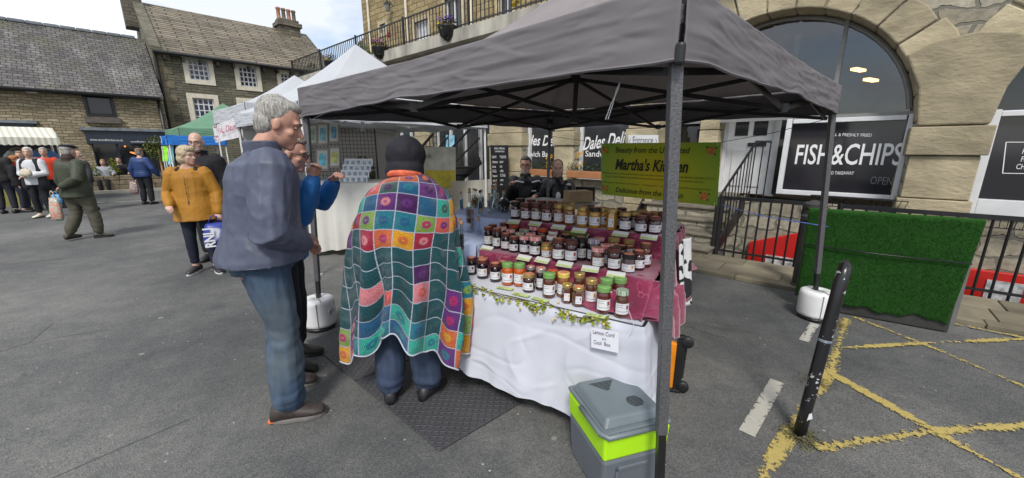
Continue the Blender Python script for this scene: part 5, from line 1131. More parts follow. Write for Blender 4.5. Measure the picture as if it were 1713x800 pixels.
# ------------------------------------------------------------------ cool box
O_ = V(.352, 1.60, 0)  # centre
ex_ = V(.957, .29, 0).normalized(); rz = math.atan2(ex_.y, ex_.x)
c_fl = V(.41, 1.44, 0); cc_ = c_fl+ex_*.17+V(-ex_.y, ex_.x, 0)*.185
t = root('cool_box', 'grey and lime green electric cool box on the ground by the near gazebo leg', 'cool box', cc_, rz)
m_cg = M('cool_box_grey', (.125, .14, .16), rough=.45, var=.06, bump=.2, bs=200); m_lime = M('cool_box_lime', (.42, .78, .012), rough=.4, var=.04); m_cl = M('cool_box_lid_grey', (.14, .17, .185), rough=.4, var=.05, bump=.15, bs=200)
def taper(b, x0, y0, z0, x1, y1, z1, mi=0): b.hexa([(-x0, -y0, z0), (x0, -y0, z0), (x0, y0, z0), (-x0, y0, z0)], [(-x1, -y1, z1), (x1, -y1, z1), (x1, y1, z1), (-x1, y1, z1)], mi)
b = MB(); taper(b, .155, .165, 0, .167, .182, .246); b.build('body', m_cg, t, bevel=.018)
b = MB(); b.b2(-.1, .07, -.186, -.176, .18, .2); b.b2(-.1, -.085, -.186, -.176, .1, .2); b.build('moulding', m_cg, t, bevel=.004)
b = MB(); taper(b, .168, .183, .248, .173, .19, .375); b.build('lime_band', m_lime, t, bevel=.012)
b = MB(); taper(b, .176, .193, .377, .176, .193, .4); taper(b, .165, .17, .398, .14, .145, .445); ld = b.build('lid', m_cl, t, bevel=.014)
b = MB()
for k in range(9):
    w_ = .052*math.sqrt(max(.02, 1-((k-4)/4.8)**2)); b.b2(-.06+k*.0, .0, 0, 0, 0, 0) if False else b.box((.05, -.075+(k-4)*.0085, .4455), (w_*1.5, .0032, .003))
b.build('vent', M('vent_dark', (.01, .012, .014)), ld); b = MB()
for k in range(8): w_ = .018+.012*k; b.box((-.03, .04+(k)*.0095, .4455), (w_*1.3, .0032, .003))
b.build('vent', M('vent_dark', (.01, .012, .014)), ld)
b = MB(); b.tube([(-.186, .02, .395), (-.186, -.17, .395), (-.165, -.205, .395), (.09, -.205, .395)], .013, 8); b.build('handle', m_cl, t, smooth=True)
b = MB(); b.lathe([(.027, -.012), (.03, -.008), (.03, .008), (.02, .012), (.008, .013)], seg=24); b.build('hinge_knob', m_cl, t, smooth=True, fn=lambda v: V(v.x+.105, -.2-v.z, v.y+.39)); 
b = MB(); pts = [V(.0, .19, .4), V(.03, .22, .45), V(.09, .23, .45), V(.12, .21, .41), V(.08, .2, .4)]; b.tube(pts, .0035, 6); b.build('power_cable', m_black, t, smooth=True)
b = MB(); b.tube([(.17, .1, .3), (.2, .1, .25), (.225, .08, .12), (.2, .05, .03), (.17, .02, .01)], .0035, 6); b.build('power_cable', m_black, t, smooth=True)
# folding hand trolley behind the cloth
P = at(1124, 652); t = root('folding_trolley', 'black and orange folding trolley leaning behind the white tablecloth', 'trolley', P, FT.rz+.2)
m_or = M('orange_plastic', (.75, .24, .01), rough=.4); b = MB(); b.b2(-.05, .03, -.02, .02, .02, .36); b.build('orange_panel', m_or, t, bevel=.01)
b = MB(); b.b2(.0, .05, -.03, .01, .0, .42); b.bar((.05, 0, .1), (.06, .02, .34), .02); b.b2(-.06, .05, -.035, .03, .0, .025); b.build('frame', m_black, t, bevel=.006)
for z in (.38, .05): b = MB(); b.lathe([(.035, -.015), (.04, -.01), (.04, .01), (.035, .015), (.012, .018)], seg=20); b.build('wheel', m_black, t, smooth=True, fn=lambda v, z=z: V(v.x+.06, -v.z-.02, v.y+z))
# ------------------------------------------------------------------ floor mats
m_mat = bpy.data.materials.new('chequer_mat'); m_mat.use_nodes = True; n = N(m_mat); o = n('OutputMaterial'); bb = n('BsdfPrincipled', i_Roughness=.62); tt = n('TexCoord').outputs['Object']
s = n('SeparateXYZ', i_0=tt); u = math_(n, 'MULTIPLY', s.outputs[0], 34); v = math_(n, 'MULTIPLY', s.outputs[1], 34)
par = math_(n, 'GREATER_THAN', math_(n, 'FRACT', math_(n, 'MULTIPLY', math_(n, 'ADD', math_(n, 'FLOOR', u), math_(n, 'FLOOR', v)), .5)), .25)
fu = math_(n, 'SUBTRACT', math_(n, 'FRACT', u), .5); fv = math_(n, 'SUBTRACT', math_(n, 'FRACT', v), .5)
d1 = math_(n, 'ADD', math_(n, 'MULTIPLY', math_(n, 'ABSOLUTE', math_(n, 'ADD', fu, fv)), 3.2), math_(n, 'MULTIPLY', math_(n, 'ABSOLUTE', math_(n, 'SUBTRACT', fu, fv)), .8))
d2 = math_(n, 'ADD', math_(n, 'MULTIPLY', math_(n, 'ABSOLUTE', math_(n, 'SUBTRACT', fu, fv)), 3.2), math_(n, 'MULTIPLY', math_(n, 'ABSOLUTE', math_(n, 'ADD', fu, fv)), .8))
dd_ = math_(n, 'ADD', math_(n, 'MULTIPLY', d1, par), math_(n, 'MULTIPLY', d2, math_(n, 'SUBTRACT', 1.0, par)))
hh = math_(n, 'SUBTRACT', 1.0, dd_, True); nn = n('TexNoise', i_Vector=tt, i_Scale=3.0, i_Detail=6.0)
n.link(mixc(n, nn.outputs['Fac'], (.035, .034, .038), (.075, .073, .079)), bb.inputs['Base Color']); bp = n('Bump', i_Height=hh, i_Strength=1.0, i_Distance=.006); n.link(bp.outputs[0], bb.inputs['Normal']); n.link(bb.outputs[0], o.inputs[0])
def mat_piece(lab, a, bq, c, d, z=0.0):
    ctr = (a+bq+c+d)/4; rz_ = math.atan2((bq-a).y, (bq-a).x); M_ = (Matrix.Translation(ctr) @ Matrix.Rotation(rz_, 4, 'Z')).inverted(); b = MB(); P_ = [M_ @ V(p.x, p.y, .004+z) for p in (a, bq, c, d)]
    b.prism(P_, (0, 0, .011)); o = b.build('floor_mat', m_mat, None, bevel=.004); o.location = ctr; o.rotation_euler = (0, 0, rz_); tag(o, lab, 'floor mat', 'interlocking rubber floor mats')
mA, mBp, mC = at(735, 757), at(872, 676), at(513, 572)
nA = mA+(mBp-mA); d1_ = (mBp-mA); d2_ = (mC-mA)
mid1 = mA+d2_*.52
mat_piece('dark grey chequer plate rubber mat under the feet of the crochet shawl wearer', mA, mBp, mBp+d2_*.52, mid1)
mat_piece('dark grey rubber mat behind, next to the white leg weight', mid1+d2_.normalized()*.008, mBp+d2_*.52+d2_.normalized()*.008, mBp+d2_, mC)
b = MB()
for k in range(24): p = mBp+d2_*(.02+.04*k)+V(.018, .01, 0); b.b2(p.x-.012, p.x+.012, p.y-.012, p.y+.012, .003, .013)
o = b.build('mat_edge', m_mat, None); tag(o, 'toothed interlocking edge of the rubber mat by the tablecloth', 'mat edge')
# ------------------------------------------------------------------ bollard, turf board, stone post
P = at(1336, 730); Pt = V(1.79, 1.97, 1.0)
m_bol = bpy.data.materials.new('chipped_black_paint'); m_bol.use_nodes = True; n = N(m_bol); o = n('OutputMaterial'); bb = n('BsdfPrincipled', i_Roughness=.28); tt = n('TexCoord').outputs['Object']
n1 = n('TexNoise', i_Vector=tt, i_Scale=9.0, i_Detail=7.0, i_Roughness=.7); n2 = n('TexNoise', i_Vector=tt, i_Scale=45.0, i_Detail=3.0)
f_ = math_(n, 'GREATER_THAN', math_(n, 'ADD', math_(n, 'MULTIPLY', n1.outputs['Fac'], .7), math_(n, 'MULTIPLY', n2.outputs['Fac'], .3)), .56)
n.link(mixc(n, f_, (.012, .012, .013), (.42, .43, .44)), bb.inputs['Base Color']); n.link(bb.outputs[0], o.inputs[0])
t = root('bollard', 'leaning black steel bollard with chipped paint and a rounded bent top', 'bollard', P)
b = MB(); dl = Pt-P; pts = [P+V(0, 0, -.02)]+[P+dl*f for f in (.2, .4, .6, .8, .9)]+[P+dl*.96+V(.008, .008, 0), P+dl*1.0+V(.022, .02, 0), P+dl*1.015+V(.045, .05, -.004)]
b.tube(pts, [.031, .031, .031, .031, .031, .0315, .032, .031, .02], 24); b.build('post', m_bol, t, world=True, smooth=True)
b = MB(); p_ = P+dl*.58; b.tube([p_, p_+dl*.015], .0325, 24, cap=False); b.build('paint_band', M('pale_scrape', (.2, .24, .28), rough=.3, var=.5, vs=60), t, world=True, smooth=True)
b = MB(); p_ = P+dl*.12+V(-.006, -.031, 0); b.add([p_, p_+V(.034, .004, .012), p_+V(.022, .003, .05), p_+V(.005, 0, .045)], [(0, 1, 2, 3)]); b.build('sticker_scrap', m_white, t, world=True)
b = MB(); random.seed(5)
for k in range(260):
    a = random.uniform(0, 6.28); r_ = .035+abs(random.gauss(0, .045)); c_ = P+V(math.cos(a)*r_, math.sin(a)*r_, .003); s_ = random.uniform(.003, .009); b.ell(c_, (s_, s_, s_*.6), 5, 3)
o = b.build('grit', M('grit_and_moss', (.1, .1, .035), var=.5, vs=20, island=.6), None); o['kind'] = 'stuff'; o['label'] = 'moss and grit gathered round the bollard foot'; o['category'] = 'grit'
bl, br_ = V(3.03, 3.80, 0), V(3.93, 3.17, 0); bd_ = (br_-bl); bnn = V(-bd_.y, bd_.x, 0).normalized()
t = root('turf_board', 'upright board draped with bright green artificial turf', 'turf board', (bl+br_)/2)
b = MB(); b.prism([bl+V(0, 0, .02), br_+V(0, 0, .02), br_+V(.0, -.0, 1.0), bl+V(-.02, 0, 1.0)], bnn*.05); b.build('board', M('dark_board', (.03, .03, .028), var=.3), t, world=True)
b = MB(); b.bar(br_+bnn*.05+bd_.normalized()*.02, br_+bnn*.05+bd_.normalized()*.02+V(.0, .0, 1.0), .02, .05); b.build('edge_strip', M('aluminium_edge', (.12, .12, .115), rough=.5), t, world=True)
for q_ in (br_+V(.03, -.02, 0), bl): b = MB(); b.bar(V(q_.x, q_.y, 0)+bnn*.4, V(q_.x, q_.y, .95)+bnn*.06, .03); b.build('brace', MC['aluminium_edge'], t, world=True)
m_turf = M('artificial_turf', (.016, .07, .009), rough=.95, var=.15, vs=30, bump=1, bs=300, spec=.2)
def tf(u, v):
    low = .07+.05*max(0, u-.35)*(1 if u > .6 else 2.5*(u-.35))+.02*math.sin(u*17)+.012*math.sin(u*41); low += .05*(1-u)
    z = low+(1.03-low)*v; x = bl.lerp(br_, u*1.0-.02)+V(-.03, 0, 0)*v*(1-u)+V(.05, -.03, 0)*v*u; return x-bnn*(.02+.012*math.sin(u*6+v*3)*(1-v)+.006*nz3((u*7, v*5, 1)))+V(0, 0, z)
b = MB(); b.grid(60, 40, tf); b.grid(60, 4, lambda u, v: tf(u, 1)+bnn*(.09*v)+V(0, 0, .012*math.sin(v*3.1))); tu = b.build('turf', m_turf, t, world=True, smooth=True, solid=.012)
b = MB(); random.seed(8)
for k in range(26000):
    u, v = random.random(), random.random(); p = tf(u, v)-bnn*.006; a = V(random.gauss(0, .35), random.gauss(0, .35), random.gauss(.3, .4)); d = (-bnn+a).normalized()*random.uniform(.008, .016); w_ = V(bnn.y, -bnn.x, 0)*.0016
    b.add([p-w_, p+w_, p+d], [(0, 1, 2)])
o = b.build('turf_blades', M('turf_blade', (.018, .08, .01), rough=.8, var=.15, vs=10, island=.35), tu, world=True); o['kind'] = 'stuff'
b = MB(); q0, q1 = tf(.0, .62)-bnn*.03, tf(1.0, .62)-bnn*.03; b.tube([V(2.96, 3.47, .72), q0, q0.lerp(q1, .5)+V(0, 0, -.012), q1, q1+bnn*.15], .006, 6); o = b.build('strap_cord', m_black, None, origin=q0, smooth=True); tag(o, 'black cord stretched across the turf covered board', 'cord')
P = at(1352, 488); P = V(3.42, 4.30, 0); t = root('iron_post', 'dark ribbed cast iron post behind the right gazebo leg', 'post', P)
b = MB(); b.lathe([(.1, 0), (.1, .06), (.085, .08), (.085, .82), (.105, .84), (.105, .88), (.085, .9), (.08, .96), (.1, .98), (.1, 1.02), (.03, 1.06)], seg=20); b.build('post', M('dark_iron', (.035, .033, .032), rough=.6, var=.3, bump=.4, bs=30), t, smooth=False)
# window basket and flower boxes
def basket(P, L_, lab, grp='window baskets'):
    t = root('window_basket', lab, 'basket', P, FR.rz, grp); b = MB()
    b.bar((-L_/2, -.12, .1), (L_/2, -.12, .1), .012); b.bar((-L_/2, 0, .1), (L_/2, 0, .1), .012); b.bar((-L_/2+.05, -.1, -.03), (L_/2-.05, -.1, -.03), .01)
    k = int(L_/.06)
    for i in range(k+1): x = -L_/2+L_*i/k; b.bar((x, -.12, .1), (x*.93, -.1, -.03), .006); b.bar((x*.93, -.1, -.03), (x*.93, 0, -.03), .006)
    b.build('wire_frame', m_black, t)
basket(FR.px(1430, 343, C0-.02), 1.0, 'empty black wire basket below the fish and chips window'); basket(FR.px(1700, 378, C0-.02), .9, 'empty black wire basket under the right hand window')
def foliage(b, c, r, n_, s_, flat=1.0):
    for _ in range(n_):
        d = V(random.gauss(0, 1), random.gauss(0, 1), random.gauss(0, 1)).normalized()*random.random()**.35; p = V(c[0]+d.x*r[0], c[1]+d.y*r[1], c[2]+d.z*r[2])
        a = V(random.gauss(0, 1), random.gauss(0, 1), random.gauss(0, 1)).normalized(); q = a.cross(V(.3, .5, .8)).normalized(); z_ = s_*random.uniform(.6, 1.3)
        b.add([p-a*z_, p+q*z_*.5, p+a*z_, p-q*z_*.5], [(0, 1, 2, 3)])
m_fol = M('dark_foliage', (.05, .09, .03), var=.3, island=.6, rough=.6); m_folb = M('bright_foliage', (.16, .25, .03), var=.3, island=.5, rough=.6)
def flowers(mat): return M('flower_'+mat[0], mat[1], var=.2, island=.4, rough=.6)
t = root('flower_box', 'terracotta coloured window box of green plants on the deli window sill', 'flower box', FR.px(990, 292, C0-.12), FR.rz); b = MB(); b.b2(-.55, .6, -.1, .1, -.08, .06); b.build('trough', M('orange_wood', (.35, .15, .06)), t, bevel=.01); b = MB()
for k in range(12): foliage(b, (-.5+k*.095, 0, .14), (.08, .09, .09), 60, .02)
b.build('plants', m_fol, t)
t = root('flower_box', 'window box of dark plants on the left deli sill behind the bikers', 'flower box', FR.px(905, 288, C0-.12), FR.rz); b = MB(); b.b2(-.4, .4, -.1, .1, -.08, .06); b.build('trough', M('orange_wood', (.35, .15, .06)), t, bevel=.01); b = MB()
for k in range(9): foliage(b, (-.4+k*.1, 0, .14), (.08, .09, .09), 60, .02)
b.build('plants', m_fol, t)
for px, py, lab in ((969, 268, 'bunch of yellow paper daffodils at the right deli window'), (921, 270, 'bunch of yellow paper daffodils at the left deli window')):
    t = root('daffodils', lab, 'flowers', FR.px(px, py, C0+.12), FR.rz); b = MB()
    for k in range(9):
        c_ = V(random.uniform(-.09, .09), -.02, random.uniform(-.14, .16))
        for q in range(6): a = q*1.047; b.add([c_, c_+V(math.cos(a-.35)*.035, -.01, math.sin(a-.35)*.035), c_+V(math.cos(a)*.055, 0, math.sin(a)*.055), c_+V(math.cos(a+.35)*.035, -.01, math.sin(a+.35)*.035)], [(0, 1, 2, 3)])
    b.build('petals', M('daffodil_yellow', (.7, .4, .02), var=.3, island=.3), t)
for px, py, cols, lab, sc_ in ((748, 38, ('violet', (.25, .15, .5)), 'hanging basket of violet and yellow pansies, nearest on the balcony', 1.0), (635, 74, ('pink', (.5, .2, .35)), 'hanging basket of pink and yellow pansies, middle of the balcony', .95), (553, 98, ('mauve', (.35, .25, .3)), 'hanging basket of faded mauve flowers, farthest along the balcony', 1.0)):
    P = FR.px(px, py, C0-.3); t = root('hanging_basket', lab, 'hanging basket', P, FR.rz, 'flower baskets on the balcony railing'); b = MB(); b.lathe([(.05, -.42), (.18, -.32), (.24, -.12), (.25, -.1)], seg=16); b.build('basket', m_black, t, smooth=True)
    b = MB(); foliage(b, (0, 0, -.05), (.26, .24, .16), 240, .035); foliage(b, (0, 0, -.28), (.2, .2, .14), 120, .03); b.build('foliage', m_fol, t)
    b = MB(); foliage(b, (0, -.02, .07), (.26, .22, .08), 110, .035); b.build('flowers', M('petal_'+cols[0], cols[1], island=.4), t)
    b = MB(); foliage(b, (0, -.06, -.1), (.27, .22, .12), 60, .035); b.build('flowers', M('petal_yellow', (.6, .45, .02), island=.3), t)
P = FR.px(568, 56, C0+1.0); t = root('pink_flowers', 'pink and turquoise pinwheel flowers behind the balcony railing', 'flowers', FR.px(651, 58, C0-.1), FR.rz); b = MB(); foliage(b, (0, 0, 0), (.1, .05, .1), 50, .05); b.build('petals', M('petal_hotpink', (.6, .05, .15), island=.3), t)
P = FR.px(862, 3, C0-.1); t = root('yellow_bow', 'yellow bloom tied on the balcony railing at the top', 'flowers', P, FR.rz); b = MB(); foliage(b, (0, 0, 0), (.12, .05, .12), 60, .05); b.build('petals', M('petal_yellow', (.6, .45, .02), island=.3), t)
for px in (520, 590, 610): 
    P = FR.px(px, 100, C0+1.0); P.z = 4.5; t = root('potted_shrub', 'leafy balcony shrub %s' % {520: 'at the far left end of the railing', 590: 'behind the railing left of the upper house', 610: 'against the corner of the upper house'}[px], 'shrub', P, FR.rz); b = MB(); foliage(b, (0, 0, .5), (.45, .3, .45), 500, .05); b.build('leaves', m_fol if px == 520 else m_folb, t)
    b = MB(); b.lathe([(.12, 0), (.18, .3), (.16, .3)], seg=12); b.build('pot', m_pot, t)
# ------------------------------------------------------------------ menu board, entrance sign, grey table
q = [aty(a, c, 7.9) for a, c in ((826, 330), (850, 330), (848, 243), (821, 243))]; cb0 = FR.px(836, 300, C0-.35)
Q = [FR.px(a, c, C0-.3) for a, c in ((824, 338), (850, 338), (849, 243), (820, 243))]
t = root('menu_board', 'tall black menu board covered in white chalk writing against a pillar', 'menu board', (Q[0].x, Q[0].y, Q[0].z)); b = MB(); b.prism(Q, FR.n*.03); b.build('board', M('chalkboard', (.012, .013, .014), rough=.5), t, world=True)
q = lambda u, v: Q[0].lerp(Q[1], u).lerp(Q[3].lerp(Q[2], u), v)-FR.n*.004
text('DELI MENU\nsandwiches', m_letterw, (q(.25, .88), q(.85, .88), q(.25, .96), q(.85, .96)), t)
text('HAM\ncheese\ntuna\nEGG\nbacon\nsalad\nbrie\nSOUP', m_letterw, (q(.08, .2), q(.42, .2), q(.08, .82), q(.42, .82)), t, align='LEFT', spacing=1.2); text('TOASTIES\npanini\nteas\ncoffee\nSCONES\ncakes\npies\njacket', m_letterw, (q(.54, .2), q(.92, .2), q(.54, .82), q(.92, .82)), t, align='LEFT', spacing=1.2)
Q = [FR.px(a, c, C0-.12) for a, c in ((1051, 243), (1101, 243), (1101, 226), (1051, 226))]; t = root('entrance_sign', 'white sign reading Entrance on the arcade above the green banner', 'sign', Q[0]); b = MB(); b.prism(Q, FR.n*.02); b.build('plate', m_white, t, world=True)
q = lambda u, v: Q[0].lerp(Q[1], u).lerp(Q[3].lerp(Q[2], u), v)-FR.n*.004
text('‹ Entrance ›', M('grey_sign_ink', (.1, .1, .1)), (q(.04, .15), q(.96, .15), q(.04, .85), q(.96, .85)), t)
P = V(.55, 4.95, 0); t = root('cafe_table', 'grey cafe table beside the two seated bikers', 'table', P, -.6); b = MB(); b.b2(-.5, .5, -.32, .32, .935, .96); b.build('table_top', M('grey_table_top', (.27, .27, .26), rough=.4, var=.2), t, bevel=.01)
for x in (-.4, .4): b = MB(); b.bar((x, 0, .0), (x, 0, .935), .04); b.build('leg', m_black, t)
b = MB(); b.b2(-.16, .16, -.1, .1, 0, .14); o = b.build('cardboard_box', M('cardboard', (.3, .2, .11), var=.15), None, bevel=.004); o.location = P+V(.3, -.02, .962); o.rotation_euler = (0, 0, .3); tag(o, 'small open cardboard box on the grey cafe table', 'box')
for k, (x, y) in enumerate(((.95, 5.5), (-.1, 5.75))):
    t = root('cafe_chair', ('black chair right of the biker in the black and grey jacket', 'black chair under the biker in glasses')[k], 'chair', (x, y, 0), -.4+k*.5, 'black cafe chairs'); b = MB(); b.b2(-.2, .2, -.2, .2, .62, .65); b.build('seat', m_black, t, bevel=.01)
    b = MB(); b.b2(-.2, .2, .19, .21, .95, 1.08); b.bar((-.19, .2, .62), (-.19, .2, 1.08), .025); b.bar((.19, .2, .62), (.19, .2, 1.08), .025); b.build('backrest', m_black, t)
    for sx in (-1, 1):
        for sy in (-1, 1): b = MB(); b.bar((.18*sx, .18*sy, 0), (.18*sx, .18*sy, .62), .022); b.build('leg', m_black, t)
# ------------------------------------------------------------------ striped stall at the far left
SA, SB = aty(-60, 243, 10.6), aty(102, 243, 12.0)
dS = SB-SA; dS.z = 0; nS = V(-dS.y, dS.x, 0).normalized()
t = root('striped_stall', 'market stall with a cream and beige striped awning at the far left', 'market stall', (SA+SB)/2-V(0, 0, SA.z))
m_str = bpy.data.materials.new('striped_canvas'); m_str.use_nodes = True; n = N(m_str); o = n('OutputMaterial'); bb = n('BsdfPrincipled', i_Roughness=.8); s = n('SeparateXYZ', i_0=n('TexCoord').outputs['UV']); f = math_(n, 'GREATER_THAN', math_(n, 'FRACT', math_(n, 'MULTIPLY', s.outputs[0], 14)), .5)
n.link(mixc(n, f, (.72, .71, .62), (.5, .49, .38)), bb.inputs['Base Color']); n.link(bb.outputs[0], o.inputs[0])
za, zb_ = 1.76, 2.22; b = MB()
b.grid(42, 10, lambda u, v: V(SA.x, SA.y, za+.18)+dS*u+nS*1.0*v+V(0, 0, (zb_-za-.12)*v)); b.grid(42, 4, lambda u, v: V(SA.x, SA.y, za-.03*abs(math.sin(u*44)))+dS*u+V(0, 0, (.2+.03*abs(math.sin(u*44)))*v)); b.grid(42, 4, lambda u, v: V(SA.x, SA.y, zb_+.06)+dS*u+nS*(1.0+.9*v)-V(0, 0, .3*v))
o = b.build('awning', m_str, t, world=True, smooth=False); ul = o.data.uv_layers.new(name='UVMap')
for l in o.data.loops: vi = l.vertex_index % 43 if l.vertex_index < 43*11 else (l.vertex_index-43*11) % 43; ul.data[l.index].uv = (vi/42, 0)
for u in (.02, .98):
    for v in (.05, 1.8): b = MB(); p = SA+dS*u+nS*v; b.bar(V(p.x, p.y, 0), V(p.x, p.y, za+.3 if v < 1 else zb_-.2), .04); b.build('pole', m_wleg, t, world=True)
b = MB(); b.hexa([V(SA.x, SA.y, .0)+nS*.2+dS*.02, V(SA.x, SA.y, 0)+nS*.2+dS*.6, V(SA.x, SA.y, 0)+nS*1.1+dS*.6, V(SA.x, SA.y, 0)+nS*1.1+dS*.02], [V(SA.x, SA.y, .72)+nS*.2+dS*.02, V(SA.x, SA.y, .72)+nS*.2+dS*.6, V(SA.x, SA.y, .72)+nS*1.1+dS*.6, V(SA.x, SA.y, .72)+nS*1.1+dS*.02]); b.build('counter', M('mustard_cloth', (.32, .3, .08)), t, world=True)
b = MB(); p = V(SA.x, SA.y, .1)+nS*1.8; b.quad(p, p+dS, p+dS+V(0, 0, 1.9), p+V(0, 0, 1.9)); b.build('back_cloth', M('dark_backcloth', (.02, .022, .03)), t, world=True)
for u, colr, lab in ((.50, (.06, .16, .33), 'blue knitted jumper hanging under the striped awning'), (.22, (.3, .33, .3), 'pale grey jumper hanging under the striped awning')):
    P = V(SA.x, SA.y, 0)+dS*(u+.3)+nS*.5; P.z = 1.62; t = root('hanging_jumper', lab, 'jumper', P, math.atan2(dS.y, dS.x), 'jumpers hung for sale'); b = MB(); b.ell((0, 0, -.3), (.2, .05, .3)); b.tube([(-.12, 0, -.06), (-.24, 0, -.2), (-.3, 0, -.5)], [.07, .06, .045], 10); b.tube([(.12, 0, -.06), (.24, 0, -.2), (.3, 0, -.5)], [.07, .06, .045], 10); b.build('knit', M('knit_%s' % lab[:4], colr), t, remesh=.03)
    b = MB(); b.tube([(-.15, 0, -.02), (0, 0, .05), (.15, 0, -.02)], .012); b.build('hanger', m_cork, t)
# ------------------------------------------------------------------ stone planter and shrubs by the cafe
P = at(204, 318); t = root('stone_planter', 'long rough stone planter in front of the cafe window', 'planter', FL.w(P.dot(FL.e), 21.55, .1), FL.rz); b = MB()
for r_ in range(3):
    x = -1.35
    while x < 1.3: l = random.uniform(.3, .6); b.b2(x, min(x+l, 1.35), -.3, .3, .18*r_, .18*r_+.172); x += l+.01
b.build('stones', M('planter_stone', (.22, .175, .11), var=.35, bump=.6, bs=15, island=.4), t, bevel=.02)
for dx, kind, lab in ((-.75, 0, 'rounded green shrub at the left of the stone planter'), (-.1, 1, 'pointed yellow green conifer in the middle of the planter'), (.75, 0, 'rounded green shrub at the right of the stone planter')):
    p = FL.w(P.dot(FL.e)+dx, 21.55, .62); t = root('planter_shrub', lab, 'shrub', p, 0, 'shrubs in the stone planter'); b = MB()
    if kind: foliage(b, (0, 0, .3), (.16, .16, .4), 420, .03); foliage(b, (0, 0, .15), (.22, .22, .2), 300, .03)
    else: foliage(b, (0, 0, .15), (.36, .25, .24), 800, .03)
    b.build('foliage', M('golden_foliage', (.3, .34, .03), island=.5) if kind else m_folb, t)
    b = MB(); b.tube([(0, 0, -.08), (0, 0, .2)], .02); b.build('stem', m_cork, t)
# leafy bay tree, flags by the blue gazebo
P = FL.px(268, 268, 21.0); t = root('bay_tree', 'round headed bay tree between the cafe and the blue gazebo', 'tree', (P.x, P.y, .1)); b = MB(); foliage(b, (0, 0, 1.55), (.42, .42, .5), 900, .05); b.build('crown', M('olive_foliage', (.13, .16, .03), island=.5), t); b = MB(); b.tube([(0, 0, 0), (.02, 0, 1.5)], [.04, .03]); b.build('trunk', m_cork, t)
for px, colr, lab, y0, y1 in ((277, (.28, .75, .03), 'lime green feather flag beside the blue gazebo', 245, 270), (286, (.2, .55, .65), 'pale turquoise banner flag by the blue gazebo', 238, 275)):
    Q = [aty(a, c, 11.5) for a, c in ((px-5, y1), (px+5, y1), (px+3, y0), (px-6, y0))]; t = root('feather_flag', lab, 'flag', (Q[0].x, Q[0].y, 0)); b = MB(); b.prism(Q, (0, .02, 0)); b.build('flag_cloth', M('flag_'+lab[:4], colr, var=.3, vs=9), t, world=True); b = MB(); b.bar(V(Q[0].x, 11.5, 0), Q[3], .025); b.build('pole', m_wleg, t, world=True)
